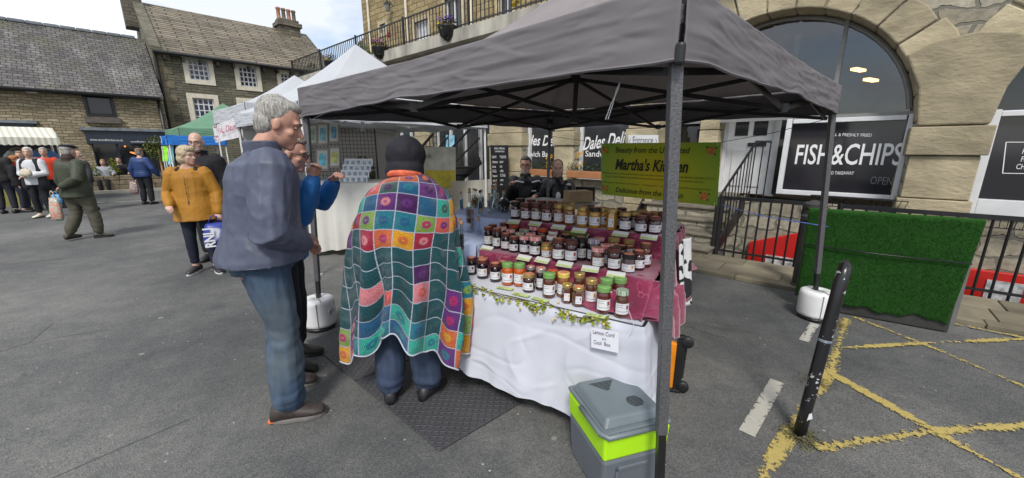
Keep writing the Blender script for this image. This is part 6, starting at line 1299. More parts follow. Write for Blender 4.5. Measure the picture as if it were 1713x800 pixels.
# ------------------------------------------------------------------ people
def skin(k=0): return M(('skin_fair', 'skin_ruddy')[k], ((.52, .32, .24), (.47, .25, .18))[k], rough=.5, var=.1, vs=30, coat=.05)
def cloth(name, col, rough=.8, var=.12, bump=.3, bs=90, **kw): return M(name, col, rough=rough, var=var, bump=bump, bs=bs, vs=4, spec=.35, **kw)
m_eye = M('eye_white', (.34, .3, .28), rough=.2); m_iris = M('iris_dark', (.03, .025, .02), rough=.2); m_brow = M('grey_brow', (.24, .19, .16)); m_lip = M('lip', (.36, .12, .1), rough=.4)
m_specs = M('spectacle_frame', (.02, .018, .016), rough=.3, metal=.3)
def person(label, loc, yaw, H=1.75, top=None, legs=None, shoes=(.02, .02, .02), hair=None, pose=None, vox=.014, head=(0, 0), skn=0, dz=0, build=1.0, glasses=False, hat=None, extra=None, soles=None, group=None, lean=0, sway=0, beard=None, face=True):
    pose = dict(pose or {}); k = H/1.75; t = root('person', label, 'person', loc, yaw, group); inv = wm(t).inverted()
    def J_(n_, d):
        if n_ in pose:
            p = pose[n_]
            return (inv @ p) if isinstance(p, Vector) else Vector(p)*k
        return Vector(d)*k
    D = V(0, 0, dz)
    def sh_(p): return p+V(sway*max(0, p.z-.3*k-dz), lean*max(0, p.z-.9*k-dz), 0)
    SH = [sh_(V(s*.18*build, 0, 1.378)*k+D) for s in (-1, 1)]
    EL = [J_('LE', (-.25, -.02, 1.13+dz/k)), J_('RE', (.25, -.02, 1.13+dz/k))]; WR = [J_('LW', (-.27, .06, .88+dz/k)), J_('RW', (.27, .06, .88+dz/k))]
    HP = [V(s*.095, 0, .9)*k+D for s in (-1, 1)]; KN = [J_('LK', (-.11, .02, .5)), J_('RK', (.11, .02, .5))]; AN = [J_('LA', (-.12, -.02, .09)), J_('RA', (.12, -.02, .09))]
    FA_ = pose.get('feet', (.15, -.15)); hy, hp = head
    neck = sh_(V(0, .0, 1.46)*k+D); HM = Matrix.Rotation(hy, 3, 'Z') @ Matrix.Rotation(hp, 3, 'X'); hc = neck+V(0, .015*k, .04*k)+HM @ V(0, .03*k, .13*k)
    def hd(p): return hc+HM @ (Vector(p)*k)
    g = 1.0*build
    tor = [(.84, .155*g, .115*g, 0), (.95, .17*g, .125*g, 0), (1.08, .15*g, .115*g, .005), (1.22, .165*g, .12*g, 0), (1.34, .185*g, .118*g, -.005), (1.41, .165*g, .095*g, -.01), (1.46, .09, .065, 0), (1.5, .058, .058, .01)]
    def torso(b, infl=0, z0=None, z1=None, flare=0, seg=20):
        zs = tor if z0 is None else tor; rr = []
        zz = [z for z, *_ in tor if (z0 is None or z > z0+.02) and (z1 is None or z <= z1)]
        if z0 is not None: zz = [z0]+zz
        for z in zz:
            zc = max(z, .84); i = max(i_ for i_, q in enumerate(tor) if q[0] <= zc+1e-6); j = min(i+1, len(tor)-1); f = 0 if j == i else (zc-tor[i][0])/(tor[j][0]-tor[i][0])
            rx, ry, cy = [tor[i][m]+(tor[j][m]-tor[i][m])*f for m in (1, 2, 3)]; fl = flare*max(0, (1.15-z))/.3
            top_ = 1 if z < 1.42 else .6
            rx = rx+infl*top_+fl; ry = ry+infl*top_+fl
            rr.append([sh_(V(math.cos(a)*rx*k, (cy+math.sin(a)*ry)*k, z*k)+D) for a in [2*math.pi*q/seg for q in range(seg)]])
        b.loft(rr)
    def arm(b, i, infl=0, cut=1.0, seg=12):
        w_ = WR[i]; e = EL[i]; s = SH[i]; w2 = e.lerp(w_, cut)
        b.tube([s.lerp(e, -.05), s.lerp(e, .25), s.lerp(e, .6), e, e.lerp(w2, .5), w2], [(.062+infl)*k*build, (.056+infl)*k, (.047+infl)*k, (.043+infl)*k, (.038+infl)*k, (.03+infl*.8)*k], seg, round_=True)
        b.ell(s, ((.064+infl*.7)*k, (.064+infl*.7)*k, (.066+infl*.5)*k), seg, 8)
    def leg(b, i, infl=0, seg=14, low=.0, flare=0):
        h, kn, an = HP[i], KN[i], AN[i]; a2 = kn.lerp(an, 1-low)
        b.tube([h+V(0, 0, .04*k), h.lerp(kn, .3), h.lerp(kn, .7), kn, kn.lerp(a2, .35), a2], [(.095+infl)*k*build, (.085+infl)*k*build, (.066+infl)*k, (.058+infl)*k, (.056+infl+flare*.5)*k, (.04+infl+flare)*k], seg, round_=True)
    def toe(i): a = FA_[i]; return V(-math.sin(a), math.cos(a), 0)
    # continuous body
    b = MB(); torso(b)
    b.tube([neck-V(0, 0, .06*k), neck+V(0, .01, .05*k), hc+HM @ V(0, -.01*k, -.04*k)], [.062*k, .057*k, .058*k], 14, round_=True)
    b.ell(hc+HM @ V(0, -.01*k, .03*k), (.075*k, .096*k, .098*k), 20, 14, mt=HM); b.ell(hc+HM @ V(0, .03*k, -.04*k), (.06*k, .062*k, .078*k), 18, 12, mt=HM)
    b.ell(hd((0, .068, -.098)), (.028*k, .025*k, .022*k), 12, 8, mt=HM); b.tube([hd((0, .088, .012)), hd((0, .106, -.018)), hd((0, .112, -.032))], [.007*k, .01*k, .0125*k], 10, round_=True, sy=1)
    b.tube([hd((-.045, .076, .026)), hd((0, .088, .028)), hd((.045, .076, .026))], .011*k, 8, round_=True); b.ell(hd((0, .086, -.062)), (.024*k, .012*k, .009*k), 12, 6, mt=HM); b.ell(hd((0, .084, -.076)), (.02*k, .012*k, .008*k), 12, 6, mt=HM)
    for s in (-1, 1):
        b.ell(hd((s*.074, -.005, -.01)), (.011*k, .02*k, .033*k), 10, 8, mt=HM); b.ell(hd((s*.045, .06, -.028)), (.02*k, .02*k, .018*k), 10, 6, mt=HM)
    for i in (0, 1):
        arm(b, i); leg(b, i)
        d = (WR[i]-EL[i]).normalized(); s = -1 if i == 0 else 1
        up = pose.get('palm%d' % i, V(0, 0, 1)); side = d.cross(up)
        if side.length < .2: side = d.cross(V(0, 1, 0))
        side.normalize(); nrm = side.cross(d).normalized(); c_ = pose.get('curl', .6); p0 = WR[i]
        b.tube([p0, p0+d*.045*k, p0+d*.085*k], [.026*k, .034*k, .034*k], 10, sy=.6, round_=True)
        for f_ in range(4):
            o_ = p0+d*.085*k+side*((f_-1.5)*.019*k); L_ = (.062, .075, .07, .055)[f_]*k; r_ = .0092*k
            q1 = o_+d*L_*.45*math.cos(c_*.5)-nrm*L_*.45*math.sin(c_*.5); q2 = q1+d*L_*.35*math.cos(c_*1.6)-nrm*L_*.35*math.sin(c_*1.6); q3 = q2+d*L_*.3*math.cos(c_*2.4)-nrm*L_*.3*math.sin(c_*2.4)
            b.tube([o_-d*.02*k, q1, q2, q3], [r_*1.1, r_, r_*.95, r_*.8], 8, round_=True)
        th = side*(.03*k)*(1 if pose.get('thumb', 1) > 0 else -1); b.tube([p0+d*.02*k+th*.5, p0+d*.05*k+th*1.35, p0+d*.08*k+th*1.55-nrm*.012*k], [.014*k, .0115*k, .009*k], 8, round_=True)
        f0 = AN[i]; td = toe(i); b.tube([f0-td*.04*k-V(0, 0, .04*k), f0+td*.05*k-V(0, 0, .035*k), f0+td*.13*k-V(0, 0, .05*k)], [.024*k, .026*k, .02*k], 10, round_=True)
    b.tube([HP[0]+V(0, 0, .02), HP[1]+V(0, 0, .02)], .1*k*build, 12, round_=True)
    bo = b.build('body', skin(skn), t, remesh=vox, smooth_it=3)
    # features
    if face:
        for s in (-1, 1):
            b = MB(); b.ell(hd((s*.032, .0765, .004)), (.0125*k, .008*k, .0052*k), 12, 8, mt=HM); e_ = b.build('eye', m_eye, t, smooth=True)
            b = MB(); b.ell(hd((s*.032, .0815, .004)), (.005*k, .004*k, .0048*k), 10, 6, mt=HM); b.build('iris', m_iris, e_, smooth=True)
            b = MB(); b.tube([hd((s*.016, .094, .027)), hd((s*.034, .092, .033)), hd((s*.05, .082, .028))], .0042*k, 6, round_=True); b.build('eyebrow', m_brow, t, smooth=True)
        b = MB(); b.ell(hd((0, .0915, -.065)), (.022*k, .009*k, .0075*k), 12, 6, mt=HM); b.build('lips', m_lip, t, smooth=True)
    if glasses:
        b = MB()
        for s in (-1, 1):
            b.tube([hd((s*.034+.026*math.cos(a*.524), .104, .002+.019*math.sin(a*.524))) for a in range(13)], .0022*k, 5); b.tube([hd((s*.06, .1, .006)), hd((s*.078, .0, .008))], .002*k, 5)
        b.tube([hd((-.009, .106, .006)), hd((.009, .106, .006))], .0022*k, 5); b.build('glasses', m_specs, t, smooth=True)
    if beard:
        b = MB(); b.ell(hd((0, .045, -.078)), (.055*k, .055*k, .05*k), 16, 10, mt=HM); b.ell(hd((0, .094, -.052)), (.026*k, .01*k, .007*k), 10, 6, mt=HM); b.build('beard', M('beard_grey', beard, bump=1, bs=250), t, remesh=max(.006, vox*.7), fold=lambda p: .003*nz3(p, 90)-.002)
    if hair:
        b = MB(); st = hair.get('style', 'short'); hcc = hair['col']
        if st == 'short':
            b.ell(hd((0, -.03, .05)), (.083*k, .092*k, .088*k), 18, 12, mt=HM); b.ell(hd((0, -.055, -.01)), (.076*k, .062*k, .078*k), 16, 10, mt=HM); b.ell(hd((0, .02, .095)), (.06*k, .06*k, .035*k), 14, 8, mt=HM)
        elif st == 'ring':
            b.ell(hd((0, -.045, -.005)), (.083*k, .066*k, .05*k), 18, 10, mt=HM)
        elif st == 'bob':
            b.ell(hd((0, -.025, .04)), (.096*k, .105*k, .098*k), 18, 12, mt=HM); b.ell(hd((0, -.045, -.045)), (.094*k, .082*k, .085*k), 18, 10, mt=HM); b.ell(hd((0, .045, .085)), (.07*k, .055*k, .045*k), 14, 8, mt=HM)
        elif st == 'long':
            b.ell(hd((0, -.03, .045)), (.086*k, .096*k, .092*k), 18, 12, mt=HM); b.ell(hd((0, -.06, -.07)), (.085*k, .05*k, .11*k), 16, 10, mt=HM)
        hm = M('hair_%02d%02d%02d' % tuple(int(c*99) for c in hcc), hcc, rough=.55, var=.55, vs=110, bump=1, bs=260, stretch=(1, 1, .22))
        b.build('hair', hm, t, remesh=max(.006, vox*.6), smooth_it=1, fold=lambda p: .0035*nz3((p.x*30, p.y*30, p.z*14))+.003*nz3((p.x*120, p.y*120, p.z*30)))
    if hat:
        b = MB(); kind = hat['kind']; hm = cloth('hat_'+hat['name'], hat['col'], bump=.5)
        if kind == 'cap': b.ell(hd((0, .0, .085)), (.1*k, .125*k, .045*k), 20, 10, mt=HM @ Matrix.Rotation(-.12, 3, 'X')); b.ell(hd((0, .1, .065)), (.07*k, .055*k, .012*k), 16, 6, mt=HM)
        elif kind == 'hood':
            b.ell(hd((0, -.015, .045)), (.122*k, .135*k, .125*k), 22, 14, mt=HM); b.ell(hd((0, -.03, -.05)), (.119*k, .115*k, .115*k), 22, 12, mt=HM); b.tube([hd((0, -.02, -.08)), neck+V(0, .0, -.03)], [.112*k, .12*k], 18, round_=True)
        elif kind == 'scarf': pass
        b.build({'cap': 'flat_cap', 'hood': 'hood'}[kind], hm, t, remesh=max(.006, vox*.6), smooth_it=4, fold=(lambda p: (.007*abs(nz3((p.x*9, p.y*5, p.z*13+3)))-.003+.003*nz3(p, 25))) if kind == 'hood' else None)
    if legs:
        b = MB(); il = legs.get('infl', .014)
        for i in (0, 1): leg(b, i, il, low=.17, flare=legs.get('flare', .004))
        b.tube([HP[0]+V(0, 0, .05*k), HP[1]+V(0, 0, .05*k)], (.1+il)*k*build, 14, round_=True); b.ell(V(0, -.02*k, .93*k)+D, ((.155+il)*k*build, (.115+il)*k*build, .1*k), 18, 9); torso(b, il+.006, z0=.86, z1=1.0)
        am = legs.get('amp', .008)
        def ff(p):
            zz = p.z/k; w_ = math.exp(-((zz-.13)/.1)**2)+.5*math.exp(-((zz-.5)/.08)**2)+.15
            return am*(.7*nz3((p.x*11, p.y*11, p.z*3.5))+.75*w_*nz3((p.x*9+p.z*9, p.y*9, p.z*17))+.3*(1-abs(nz3((p.x*6+p.z*5, p.y*6, p.z*4)))*3))
        b.build(legs.get('name', 'trousers'), legs['mat'], t, remesh=vox, smooth_it=2, fold=ff)
    if top:
        it = top.get('infl', .03); hem = top.get('hem', .86); b = MB(); torso(b, it, z0=hem, z1=1.47, flare=top.get('flare', .02), seg=26)
        for i in (0, 1): arm(b, i, it*.9, cut=top.get('cuff', 1.0)); b.tube([SH[i]+V(0, 0, -.005), neck-V(0, 0, .05*k)], [(.052+it*.5)*k, (.055+it*.35)*k], 12, round_=True)
        if top.get('collar'):
            c_ = top['collar']; b.tube([neck-V(0, 0, .03*k), neck+V(0, -.004, .05*k+c_*.02)], [(.078+c_*.01)*k, (.076+c_*.012)*k], 18)
        if top.get('hoodback'): b.ell(sh_(V(0, -.09, 1.44)*k+D), (.11*k, .06*k, .07*k), 18, 10); b.tube([sh_(V(-.06, .1, 1.4)*k+D), sh_(V(-.1, -.02, 1.475)*k+D), sh_(V(0, -.1, 1.49)*k+D), sh_(V(.1, -.02, 1.475)*k+D), sh_(V(.06, .1, 1.4)*k+D)], .026*k, 12, round_=True)
        ap = top.get('amp', .012); q = top.get('quilt')
        def fo(p):
            zz = p.z/k
            if q: return .008*abs(math.sin(p.z*q/k))+.004*nz3(p, 9)
            a = max(0, 1-abs(nz3((p.x*5+1, p.y*5, p.z*1.6)))*3.2); c2 = max(0, 1-abs(nz3((p.x*5+p.z*3.5, p.y*5+3, p.z*4.5)))*3.6); d2 = nz3((p.x*13, p.y*13+p.z*5, p.z*6))
            near = min((p-EL[0]).length, (p-EL[1]).length); we = math.exp(-(near/.13)**2)
            lowz = math.exp(-((p.z-hem*k-dz)/.1)**2)
            return ap*(.22*a*a+.45*c2*c2*(.4+we)-.2+.28*d2*(.5+we+lowz)+.4*nz3((p.x*6, p.y*6, p.z*1.8+5))+.3*nz3((p.x*19, p.y*19, p.z*2.2+1))+.12*nz3((p.x*30, p.y*30, p.z*24)))
        jk = b.build(top.get('name', 'jacket'), top['mat'], t, remesh=vox, smooth_it=2, fold=fo)
        if top.get('open'):   # inner garment seen down the front
            b = MB(); rr = []
            for z in (hem+.05, 1.0, 1.15, 1.3, 1.42, 1.49):
                w_ = .075 if z < 1.4 else .055; r_ = (.125*g+it+.012) if z < 1.4 else .085*1+.01
                rr.append([sh_(V(x, (r_*math.sqrt(max(.1, 1-(x/.22)**2))), z)*k+D) for x in (-w_, -w_/2, 0, w_/2, w_)])
            b.loft(rr, cap=False, closed=False); b.build('jumper', top['open'], jk, smooth=True, solid=.012)
    for i in (0, 1):
        f0 = AN[i]; td = toe(i); sd_ = V(td.y, -td.x, 0); base_ = f0.z-.09*k
        b = MB(); rr = []
        for f_, w_, h_ in ((-.085, .022, .04), (-.075, .034, .07), (-.03, .038, .085), (.03, .04, .075), (.09, .046, .052), (.14, .045, .042), (.175, .034, .034), (.19, .018, .024)):
            c_ = V(f0.x, f0.y, base_)+td*f_*k; rr.append([c_+sd_*math.cos(a)*w_*1.12*k+V(0, 0, .016*k+(h_*k*.64)*(1+math.sin(a))) for a in [2*math.pi*q_/14 for q_ in range(14)]])
        b.loft(rr); s_ = b.build('shoe', M('shoe_%02d%02d%02d' % tuple(int(c*99) for c in shoes), shoes, rough=.5, var=.3, vs=30), t, smooth=True)
        b = MB(); pl_ = []
        for a in range(20):
            an = 2*math.pi*a/20; x = .045*math.cos(an)*(1.1 if math.sin(an) > 0 else .85); y = .055+.14*math.sin(an); pl_.append(V(f0.x, f0.y, base_+.0)+(sd_*x+td*y)*k+V(0, 0, .001))
        b.prism(pl_, (0, 0, .026*k)); b.build('sole', M('sole_%s' % (soles or ('dark', 0))[0], (soles or ('dark', (.025, .024, .023)))[1], rough=.7), s_, bevel=.006 if vox < .01 else 0)
        if soles and len(soles) > 2 and vox < .012:
            b = MB(); b.box(V(f0.x, f0.y, base_+.02*k)-td*.066*k, (.064*k, .036*k, .022*k), rz=math.atan2(td.y, td.x)); b.build('heel_patch', M('orange_heel', (.7, .16, .05)), s_, bevel=.008)
            for q_ in range(5): 
                b = MB(); c_ = V(f0.x, f0.y, base_)+td*(.03+.02*q_)*k+V(0, 0, (.105-.011*q_)*k); b.tube([c_-sd_*.024*k, c_+V(0, 0, .004), c_+sd_*.024*k], .003*k, 5); b.build('lace', m_black, s_)
    if extra: extra(t, hd, neck, k, HM, SH, WR, inv)
    return t
def bag(label, P, w_, h_, mat, name='shopping_bag', grp=None, lettering=None, yaw=0, hand=None):
    t = root(name, label, 'bag', P, yaw, grp); b = MB(); rr = []
    for z, a, c in ((0, .75, .5), (.06, 1.0, 1.0), (.45, 1.02, .95), (.8, .9, .6), (1.0, .72, .25)): rr.append([V(math.cos(q)*w_/2*a*(abs(math.cos(q))**-.25 if abs(math.cos(q)) > .1 else 1), math.sin(q)*w_*.28*c, z*h_) for q in [2*math.pi*i/20 for i in range(20)]])
    b.loft(rr); b.build('sack', mat, t, smooth=True, fold=lambda p: .012*nz3(p, 14))
    for s in (-1, 1): b = MB(); b.tube([V(s*w_*.25, .01, h_*.97), V(s*w_*.1, 0, h_*1.25), V(0, 0, h_*1.3)], .008, 6); b.build('handle', mat, t, smooth=True)
    if lettering: text(lettering, m_letterw, (V(-.02, -w_*.315, h_*.1), V(-.02, -w_*.315, h_*.85), V(-.13, -w_*.31, h_*.1)), t, world=False, bold=.03)
    return t
def pat(name, cols, sc=9):
    m = bpy.data.materials.new(name); m.use_nodes = True; n = N(m); o = n('OutputMaterial'); bb = n('BsdfPrincipled', i_Roughness=.4); v = n('TexNoise', i_Vector=n('TexCoord').outputs['Object'], i_Scale=float(sc), i_Detail=1.0)
    c = ramp(n, v.outputs['Fac'], [(.3+.4*i/max(1, len(cols)-1), c_) for i, c_ in enumerate(cols)]); n.link(c, bb.inputs['Base Color']); n.link(bb.outputs[0], o.inputs[0]); return m
def jeans(name, c1, c2):
    m = M(name, c1, rough=.85, var=.38, vs=22, bump=.3, bs=350, stretch=(1, 1, .3)); n = N.__new__(N); n.m = m; n.t = m.node_tree
    bs_ = [x for x in n.t.nodes if x.type == 'BSDF_PRINCIPLED'][0]; old = bs_.inputs['Base Color'].links[0].from_socket; nn = n('TexNoise', i_Vector=n('TexCoord').outputs['Object'], i_Scale=1.6, i_Detail=2.0)
    n.link(mixc(n, ramp(n, nn.outputs['Fac'], [(.42, 0), (.66, .8)]), old, c2), bs_.inputs['Base Color']); return m
# 1 man in navy jacket
def pockets(t, hd, neck, k, HM, SH, WR, inv):
    b = MB(); c_ = inv @ V(0, 0, 0)
    for s in (-1, 1):
        b = MB(); p = V(s*.085, -.152, .84)*k; b.grid(8, 8, lambda u, v: p+V((u-.5)*.1, -.004-.012*math.cos((u-.5)*2)+.012*abs(s*.0), (v-.5)*.15+(-.012*(1-abs(u-.5)*2) if v == 0 else 0))); b.build('pocket', MC['faded_jeans'], t, smooth=True, solid=.004)
jm = jeans('faded_jeans', (.038, .068, .115), (.105, .125, .13))
person('grey haired man in navy blue jacket and faded jeans looking down at the stall', V(-1.46, 2.14, 0), R(-50), 1.91,
       top=dict(mat=cloth('navy_jacket', (.074, .084, .125), rough=.5, bump=.2, bs=12), infl=.048, hem=.92, flare=.045, amp=.016, collar=1.0, cuff=.97), legs=dict(mat=jm, infl=.018, flare=.03, amp=.022, name='jeans'), shoes=(.045, .035, .03), soles=('grey', (.16, .15, .14), 1),
       hair=dict(style='short', col=(.29, .275, .25)), pose=dict(LE=(-.25, .03, 1.12), LW=(-.1, .2, 1.02), RE=(.27, .02, 1.1), RW=(.1, .19, 1.0), feet=(-.5, -.35), LK=(-.15, .06, .5), RK=(.12, .04, .5), LA=(-.24, .05, .09), RA=(.13, .0, .09)), vox=.0075, head=(R(-16), R(-20)), skn=1, lean=.15, build=1.04)
# 2 man behind with blue sleeve
person('man in glasses and bright blue jacket with raised hand, behind the navy jacket man', V(-1.66, 2.68, 0), R(-72), 1.72,
       top=dict(mat=cloth('bright_blue_jacket', (.015, .12, .36), rough=.5), infl=.035, hem=.86, amp=.012, collar=.6), legs=dict(mat=cloth('dark_trousers', (.02, .022, .03)), infl=.018, name='trousers'), shoes=(.03, .025, .02),
       hair=dict(style='short', col=(.2, .17, .14)), pose=dict(RE=V(-1.36, 2.45, 1.2), RW=V(-1.27, 2.45, 1.42), LE=V(-1.36, 2.75, 1.25), LW=V(-1.24, 2.66, 1.39), feet=(-.15, -.3), palm1=V(-1, 0, 0), curl=.75), vox=.0075, head=(R(-5), R(-14)), skn=1, lean=.12, glasses=True, build=.95)
# 3 poncho wearer
def poncho():
    P = V(-.69, 2.24, 0)
    pl = person('person in black hood and rainbow crochet square shawl facing the jar display', P, R(-4), 1.66, top=dict(mat=cloth('dark_coat', (.02, .02, .025)), infl=.004, hem=.9, amp=.002, cuff=1),
        legs=dict(mat=jeans('dark_jeans', (.028, .045, .085), (.045, .065, .11)), infl=.028, flare=.032, amp=.014, name='jeans'), shoes=(.015, .015, .017), hat=dict(kind='hood', name='black', col=(.014, .014, .019)),
        pose=dict(LE=(-.24, .12, 1.15), LW=(-.12, .3, 1.15), RE=(.24, .12, 1.15), RW=(.12, .3, 1.15), feet=(.28, -.38), LA=(-.115, -.02, .09), RA=(.135, .03, .09)), vox=.009, head=(R(3), R(-10)), face=False, build=.86, sway=.06)
    DT, TQ, TB_, MT, PU, DP, OR, YE, RD, CO, PK, GR, BL, LG = (.007, .08, .095), (.012, .2, .27), (.012, .12, .26), (.04, .44, .34), (.14, .025, .2), (.07, .01, .1), (.7, .15, .04), (.8, .38, .02), (.4, .015, .05), (.75, .12, .09), (.75, .25, .28), (.05, .12, .1), (.02, .12, .25), (.25, .4, .08)
    MG = (.5, .02, .15)
    # rows from the shoulders down; columns from the back centre line outwards: (outer colour, centre colour)
    G = [  # index 0 = four columns left of centre ... 7 = four right
     [(DP, PU), (RD, DP), (CO, OR), (OR, CO), (OR, PU), (DP, OR), (PU, DP), (TQ, TB_)],
     [(TQ, MT), (RD, DP), (CO, PK), (GR, DP), (TB_, TQ), (PU, DP), (PU, MG), (TQ, TB_)],
     [(YE, OR), (MT, TQ), (TB_, BL), (PU, PK), (DP, PU), (BL, TB_), (MT, GR), (YE, YE)],
     [(YE, RD), (RD, PU), (LG, PU), (TQ, TB_), (TQ, TB_), (LG, MG), (CO, PU), (YE, OR)],
     [(PU, DP), (DT, DT), (RD, PK), (OR, MG), (YE, OR), (RD, PK), (DT, DT), (DT, DT)],
     [(DT, DT)]*8,
     [(DT, DT), (DT, DT), (DT, DT), (DT, DT), (DT, DT), (DP, PU), (DT, DT), (DT, DT)],
     [(DT, DT), (DT, DT), (PK, PK), (DT, DT), (DT, DT), (PK, CO), (DT, DT), (PU, MG)],
     [(DT, DT), (DP, MG), (DT, DT), (CO, RD), (DT, DT), (DT, DT), (DT, DT), (PU, MG)],
     [(PU, PK), (DT, DT), (BL, TB_), (BL, GR), (MT, TQ), (TQ, BL), (DT, DT), (OR, YE)],
     [(CO, PU), (TQ, TB_), (MT, TQ), (TQ, MT), (BL, TQ), (MT, MT), (MT, TQ), (PU, TQ)]]
    wild = [(YE, OR), (PU, MG), (OR, MG), (MT, TQ), (RD, PU), (DT, DT), (TQ, LG), (PU, DP), (CO, YE), (DT, DT)]
    random.seed(31); cell = {}
    def colr(i, j):
        j = max(0, min(10, j))
        if -4 <= i < 4: return G[j][i+4]
        if (i, j) not in cell:
            if j in (4, 5, 6, 7) and abs(i) < 8: cell[(i, j)] = (DT, DT) if random.random() < .75 else random.choice(wild)
            elif j >= 9 and abs(i) < 7: cell[(i, j)] = random.choice(((OR, YE), (YE, OR), (PU, TQ), (CO, MG), (MT, TQ), (LG, MG)))
            elif j == 8: cell[(i, j)] = (DT, DT) if random.random() < .6 else (YE, OR)
            else: cell[(i, j)] = random.choice(wild)
        return cell[(i, j)]
    NU, NV, SUB, CE = 24, 11, 9, .0985
    def ring(w):   # w: metres down from the neck along the cloth -> z, rx, ry
        pts = [(0, 1.475, .085, .1), (.06, 1.455, .145, .125), (.13, 1.425, .21, .15), (.21, 1.37, .265, .17), (.36, 1.23, .31, .185), (.55, 1.04, .345, .2), (.75, .85, .365, .215), (.95, .655, .375, .225), (1.13, .47, .37, .23), (1.2, .40, .37, .23)]
        for a, c in zip(pts, pts[1:]):
            if w <= c[0]: f = (w-a[0])/(c[0]-a[0]); return [a[i]+(c[i]-a[i])*f for i in (1, 2, 3)]
        return list(pts[-1][1:])
    def pos(u, v):      # u in cells around (0 = back centre), v in cells down
        w = v*CE; z, rx, ry = ring(w); per = math.pi*(3*(rx+ry)-math.sqrt((3*rx+ry)*(rx+3*ry)))
        fold = max(0, min(1, (w-.35)/.5)); eff = per*(1+.22*fold); th = u*CE/eff*2*math.pi
        th = max(-math.pi, min(math.pi, th)); s = math.sin(th); c = math.cos(th)
        # shoulder line: cloth drops further over the arms
        tt = th*8+1.1*math.sin(th*3+w*2.2)
        fr_ = fold*(.036*math.sin(tt)+.018*math.sin(th*15+1.3+w*1.5))*(1 if abs(th) < 2.6 else .3)
        x = (rx+fr_*1.0)*s; y = -(ry+fr_*1.1)*c
        side = abs(s)**1.5; z2 = z-.05*side*min(1, w/.3)-.09*side*max(0, (w-.7))/.4-.05*math.exp(-((abs(th)-1.05)/.35)**2)*max(0, (w-.6))/.5
        z2 += .07*math.exp(-((th-.05)/.3)**2)*max(0, (w-.7))/.45+.032*math.sin(th*8+2)*fold+.012*math.sin(th*19)*fold-.05*abs(s)*fold+.012*math.sin(u*.9+v)
        pz = .0; 
        puff = .006*math.cos((u-math.floor(u)-.5)*math.pi)*math.cos((v-math.floor(v)-.5)*math.pi)
        n_ = V(s, -c, 0)
        return V(x+.06*(z2-.3), y+.02, z2)+n_*puff+V(.01*math.sin(v), 0, 0)
    vs_, fs, ids = [], [], {}
    cols = []; uvs = []
    nu, nv = NU*SUB, NV*SUB
    def vid(i, j):
        if (i, j) not in ids: ids[(i, j)] = len(vs_); vs_.append(pos((i-nu/2)/SUB, j/SUB))
        return ids[(i, j)]
    for j in range(nv):
        v = (j+.5)/SUB; z, rx, ry = ring(v*CE); per = math.pi*(3*(rx+ry)-math.sqrt((3*rx+ry)*(rx+3*ry))); fold = max(0, min(1, (v*CE-.35)/.5)); lim = per*(1+.22*fold)/2/CE+.15
        for i in range(nu):
            u = (i+.5-nu/2)/SUB
            if abs(u) > lim: continue
            fs.append([vid(i, j), vid(i+1, j), vid(i+1, j+1), vid(i, j+1)]); cols.append(colr(math.floor(u), math.floor(v)))
            uvs.append([((i-nu/2)/SUB, j/SUB), ((i+1-nu/2)/SUB, j/SUB), ((i+1-nu/2)/SUB, (j+1)/SUB), ((i-nu/2)/SUB, (j+1)/SUB)])
    me = bpy.data.meshes.new('crochet_shawl'); me.from_pydata([tuple(p) for p in vs_], [], fs); me.update()
    ul = me.uv_layers.new(name='UVMap'); me.color_attributes.new('outer', 'FLOAT_COLOR', 'CORNER'); me.color_attributes.new('inner', 'FLOAT_COLOR', 'CORNER')
    ul = me.uv_layers['UVMap']; ca = me.color_attributes['outer']; cb2 = me.color_attributes['inner']
    for p, c, q in zip(me.polygons, cols, uvs):
        p.use_smooth = True
        for k_, li in enumerate(p.loop_indices): ul.data[li].uv = q[k_]; ca.data[li].color = (*c[0], 1); cb2.data[li].color = (*c[1], 1)
    m = bpy.data.materials.new('crochet_squares'); m.use_nodes = True; n = N(m); o = n('OutputMaterial'); bb = n('BsdfPrincipled', i_Roughness=.95); bb.inputs['Specular IOR Level'].default_value = .15; bb.inputs['Sheen Weight'].default_value = .2
    s = n('SeparateXYZ', i_0=n('TexCoord').outputs['UV']); fu = math_(n, 'SUBTRACT', math_(n, 'FRACT', math_(n, 'ADD', s.outputs[0], 100)), .5); fv = math_(n, 'SUBTRACT', math_(n, 'FRACT', s.outputs[1]), .5)
    ed = math_(n, 'MAXIMUM', math_(n, 'ABSOLUTE', fu), math_(n, 'ABSOLUTE', fv)); r_ = math_(n, 'SQRT', math_(n, 'ADD', math_(n, 'MULTIPLY', fu, fu), math_(n, 'MULTIPLY', fv, fv)))
    co = n('VertexColor', layer_name='outer').outputs[0]; ci = n('VertexColor', layer_name='inner').outputs[0]
    stn = n('TexNoise', i_Vector=n('TexCoord').outputs['UV'], i_Scale=13.0, i_Detail=3.0); wob = math_(n, 'MULTIPLY', math_(n, 'SUBTRACT', stn.outputs['Fac'], .5), .12)
    rw = math_(n, 'ADD', r_, wob)
    c = mixc(n, ramp(n, rw, [(.2, 1), (.27, 0)]), co, ci); c = mixc(n, ramp(n, rw, [(.05, .7), (.09, 0)]), c, co)
    ringv = math_(n, 'FRACT', math_(n, 'MULTIPLY', r_, 15)); c = mixc(n, math_(n, 'MULTIPLY', ramp(n, ringv, [(.0, 1), (.25, 0), (.8, 0), (1, 1)]), .45), c, mixc(n, 1, c, (.35, .35, .35), 'MULTIPLY'))
    vo = n('TexVoronoi', i_Vector=n('TexCoord').outputs['UV'], i_Scale=21.0); c = mixc(n, .6, c, mixc(n, vo.outputs['Distance'], (1.35, 1.35, 1.35), (.35, .35, .35)), 'MULTIPLY')
